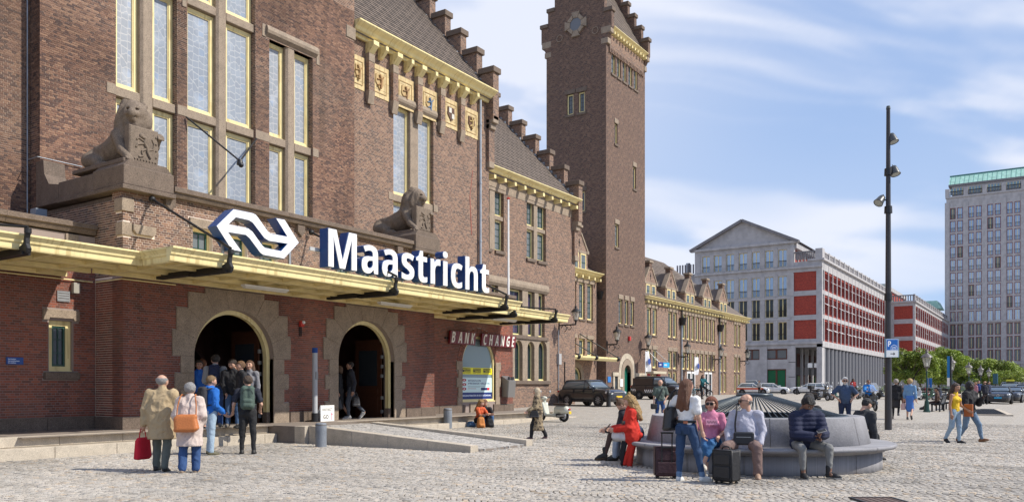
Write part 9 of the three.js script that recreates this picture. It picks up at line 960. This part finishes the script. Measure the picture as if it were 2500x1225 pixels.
{
person('white haired man in blue polo shirt with hands on his hips',pl(2064,29),A(2064,8),{h:1.86,far:1,bulk:1.18,belly:1,hair:{t:'short',c:[0.6,0.6,0.58]},beard:[0.6,0.58,0.55],glasses:1,top:{name:'polo_shirt',c:[0.045,0.075,0.14],sleeve:0.8,low:0.1},legs:{c:[0.012,0.022,0.06]},uaL:[0.75,-0.8,-0.15],faL:[-0.65,-0.6,0.4],uaR:[-0.75,-0.8,-0.15],faR:[0.65,-0.6,0.4]});
const p=gnd(2127,1003);person('person in bright blue jacket riding the dark scooter',p,dc(2127,20)+ Math.PI / 2,{h:1.76,far:2,seat:0.78,hip:[0,0,-0.35],hair:{t:'short',c:[0.12,0.05,0.02],thick:0.02},glasses:1,top:{name:'jacket',c:[0.012,0.18,0.52],puff:0.02},legs:{c:ink},thL:[0.15,-0.25,1],thR:[-0.15,-0.25,1],shL:[0,-1,0.15],shR:[0,-1,0.15],uaL:[0.25,-0.75,0.6],faL:[-0.05,-0.1,1],uaR:[-0.25,-0.75,0.6],faR:[0.05,-0.1,1]});
const f1=person('woman in black jacket and dark skirt walking away behind the mast',pl(2189,36.5),A(2189,176),{h:1.78,far:1,fem:1,bulk:1.1,hair:{t:'short',c:[0.32,0.28,0.24],thick:0.02},top:{name:'jacket',c:ink,hem:0.12},legs:{t:'skirt',c:[0.035,0.033,0.036],len:0.24,legging:ink},shoe:[0.16,0.14,0.13],sole:[0.5,0.5,0.5],thL:[0.03,-1,0.06],thR:[-0.02,-1,0.1],shR:[0,-0.7,-0.8]});
handbag(f1,'brown leather bag at the side of the woman in black',ink,[f1.rig.WR[0]- 0.08,f1.rig.hip[1]- 0.1,0],0.16,0.3,0.4,[[0,0.12,-0.1],[0.04,0.45,0],[0,0.12,0.1]],{m:M(0.16,0.07,0.03,{roughness:0.5})});
const f2=person('blonde woman in denim jacket and blue skirt walking away',pl(2223,36),A(2223,168),{h:1.8,far:1,fem:1,bulk:1.12,hair:{t:'short',c:[0.45,0.3,0.13],thick:0.025},top:{name:'denim_jacket',c:[0.14,0.27,0.45]},legs:{t:'skirt',c:[0.06,0.17,0.48],len:0.34},shoe:[0.05,0.05,0.055],thL:[0.02,-1,0.1],shL:[0,-1,-0.02],thR:[-0.02,-1,-0.02],shR:[0,-0.8,-0.75],ftR:[0.7,0]});
handbag(f2,'pale pink handbag hanging from the arm of the blonde woman',[0.55,0.36,0.32],[f2.rig.WL[0]+ 0.03,f2.rig.WL[1]- 0.3,0.02],0.18,0.3,0.36,[[0,0.12,-0.08],[0,0.34,0],[0,0.12,0.08]]);
const bp=gnd(2290,1004);person('man in brown jacket and dark cap sitting on the bench',[bp[0],bp[1],bp[2]],A(2292,-98),{...sitL,h:1.74,far:2,seat:0.45,skin:'tan',hair:{t:'cap',c:[0.02,0.02,0.022]},top:{name:'jacket',c:[0.085,0.045,0.03]},legs:{c:[0.06,0.035,0.03]},shL:[0.05,-0.7,0.6],shR:[-0.05,-0.6,0.75]});
const g=person('girl with long dark hair in yellow top and pale jeans walking',pl(2333,22.3),A(2333,58),{h:1.66,fem:1,skin:'tan',hair:{t:'long',c:[0.05,0.028,0.02],len:0.34},top:{name:'top',c:[0.72,0.46,0.02],sleeve:0,collar:0,low:0},legs:{c:pale,slim:1},shoe:ink,sole:[0.3,0.3,0.3],thL:[0.03,-1,0.12],shL:[0,-1,0.02],thR:[-0.02,-1,-0.08],shR:[0,-1,-0.55],ftR:[0.6,0],uaR:[-0.2,-1,-0.05],faR:[-0.05,-1,0.2],uaL:[0.15,-1,0.1],faL:[-0.1,-0.5,0.85],nod:0.15});
const m=person('young man in black hooded sweatshirt striding beside the girl in yellow',pl(2368,22.9),A(2368,62),{h:1.76,skin:'dark',hair:{t:'hood',c:[0.014,0.014,0.016]},top:{name:'hooded_sweatshirt',c:[0.016,0.016,0.019],hood:1,puff:0.018,low:0.08},legs:{c:[0.13,0.2,0.29],slim:1},shoe:[0.2,0.09,0.04],sole:[0.3,0.2,0.13],thL:[0.03,-1,0.55],shL:[0,-1,0.2],ftL:[-0.35,0],thR:[-0.03,-1,-0.12],shR:[0,-1,-0.6],ftR:[0.5,0],uaL:[0.2,-0.9,0.4],faL:[-0.5,0.6,0.6],uaR:[-0.2,-1,0.0],faR:[0.1,-0.8,0.5],look:-0.4});
const ck=carried(g,'leather_case','flat tan leather folder carried between the walking pair','folder',[g.rig.WL[0]+ 0.06,g.rig.WL[1]- 0.02,g.rig.WL[2]- 0.02]);mesh('folder_cover',rb(-0.03,0.03,-0.16,0.18,-0.11,0.13,0.015),M(0.36,0.10,0.025,{roughness:0.5}),ck);mesh('clasp',bx(0.03,0.036,0.0,0.03,-0.02,0.02),mSteel,ck);
const far=(label,px,d,h,a,o)=>person(label,pl(px,d),A(px,a),{h,far:2,legs:{c:ink},...o});
far('man in dark suit standing with folded arms beside the first taxi',2407,63,1.78,-150,{hair:{t:'ring',c:darkH,top:0.02},bulk:1.1,top:{name:'jacket',c:[0.012,0.014,0.025],hem:0.15},uaL:[0.1,-1,0.1],faL:[-0.8,0.1,0.6],uaR:[-0.1,-1,0.1],faR:[0.8,0.1,0.6]});
far('man in navy jacket close behind the one with folded arms',2415,66,1.8,60,{hair:{t:'short',c:darkH},bulk:1.1,top:{name:'jacket',c:[0.014,0.022,0.06],hem:0.1}});far('woman in pink top among the group left of the taxis',2384,64,1.7,-60,{fem:1,hair:{t:'bob',c:[0.25,0.12,0.05],len:0.1},top:{name:'top',c:[0.45,0.2,0.24]}});far('person in blue behind the woman in pink',2391,70,1.85,20,{hair:{t:'short',c:brownH},top:{name:'shirt',c:[0.03,0.06,0.2]}});
far('woman in black and white striped top before the white cars',1855,96,1.72,-40,{fem:1,hair:{t:'long',c:darkH,len:0.2},top:{name:'striped_top',c:[0.4,0.4,0.42]}});
const rp=pl(2084,67);person('woman in red jacket seated on a moped in the parked row',rp,A(2084,30),{h:1.72,far:2,fem:1,seat:0.8,skin:'brown',hair:{t:'long',c:darkH,len:0.15},top:{name:'jacket',c:[0.38,0.03,0.03]},legs:{c:ink},thL:[0.3,-0.5,1],thR:[-0.3,-0.5,1],shL:[0,-1,0],shR:[0,-1,0]});scooter('black moped under the woman in the red jacket',rp,dc(2084,30),paint(0.02,0.02,0.024));
}
renderer.render(scene,camera);
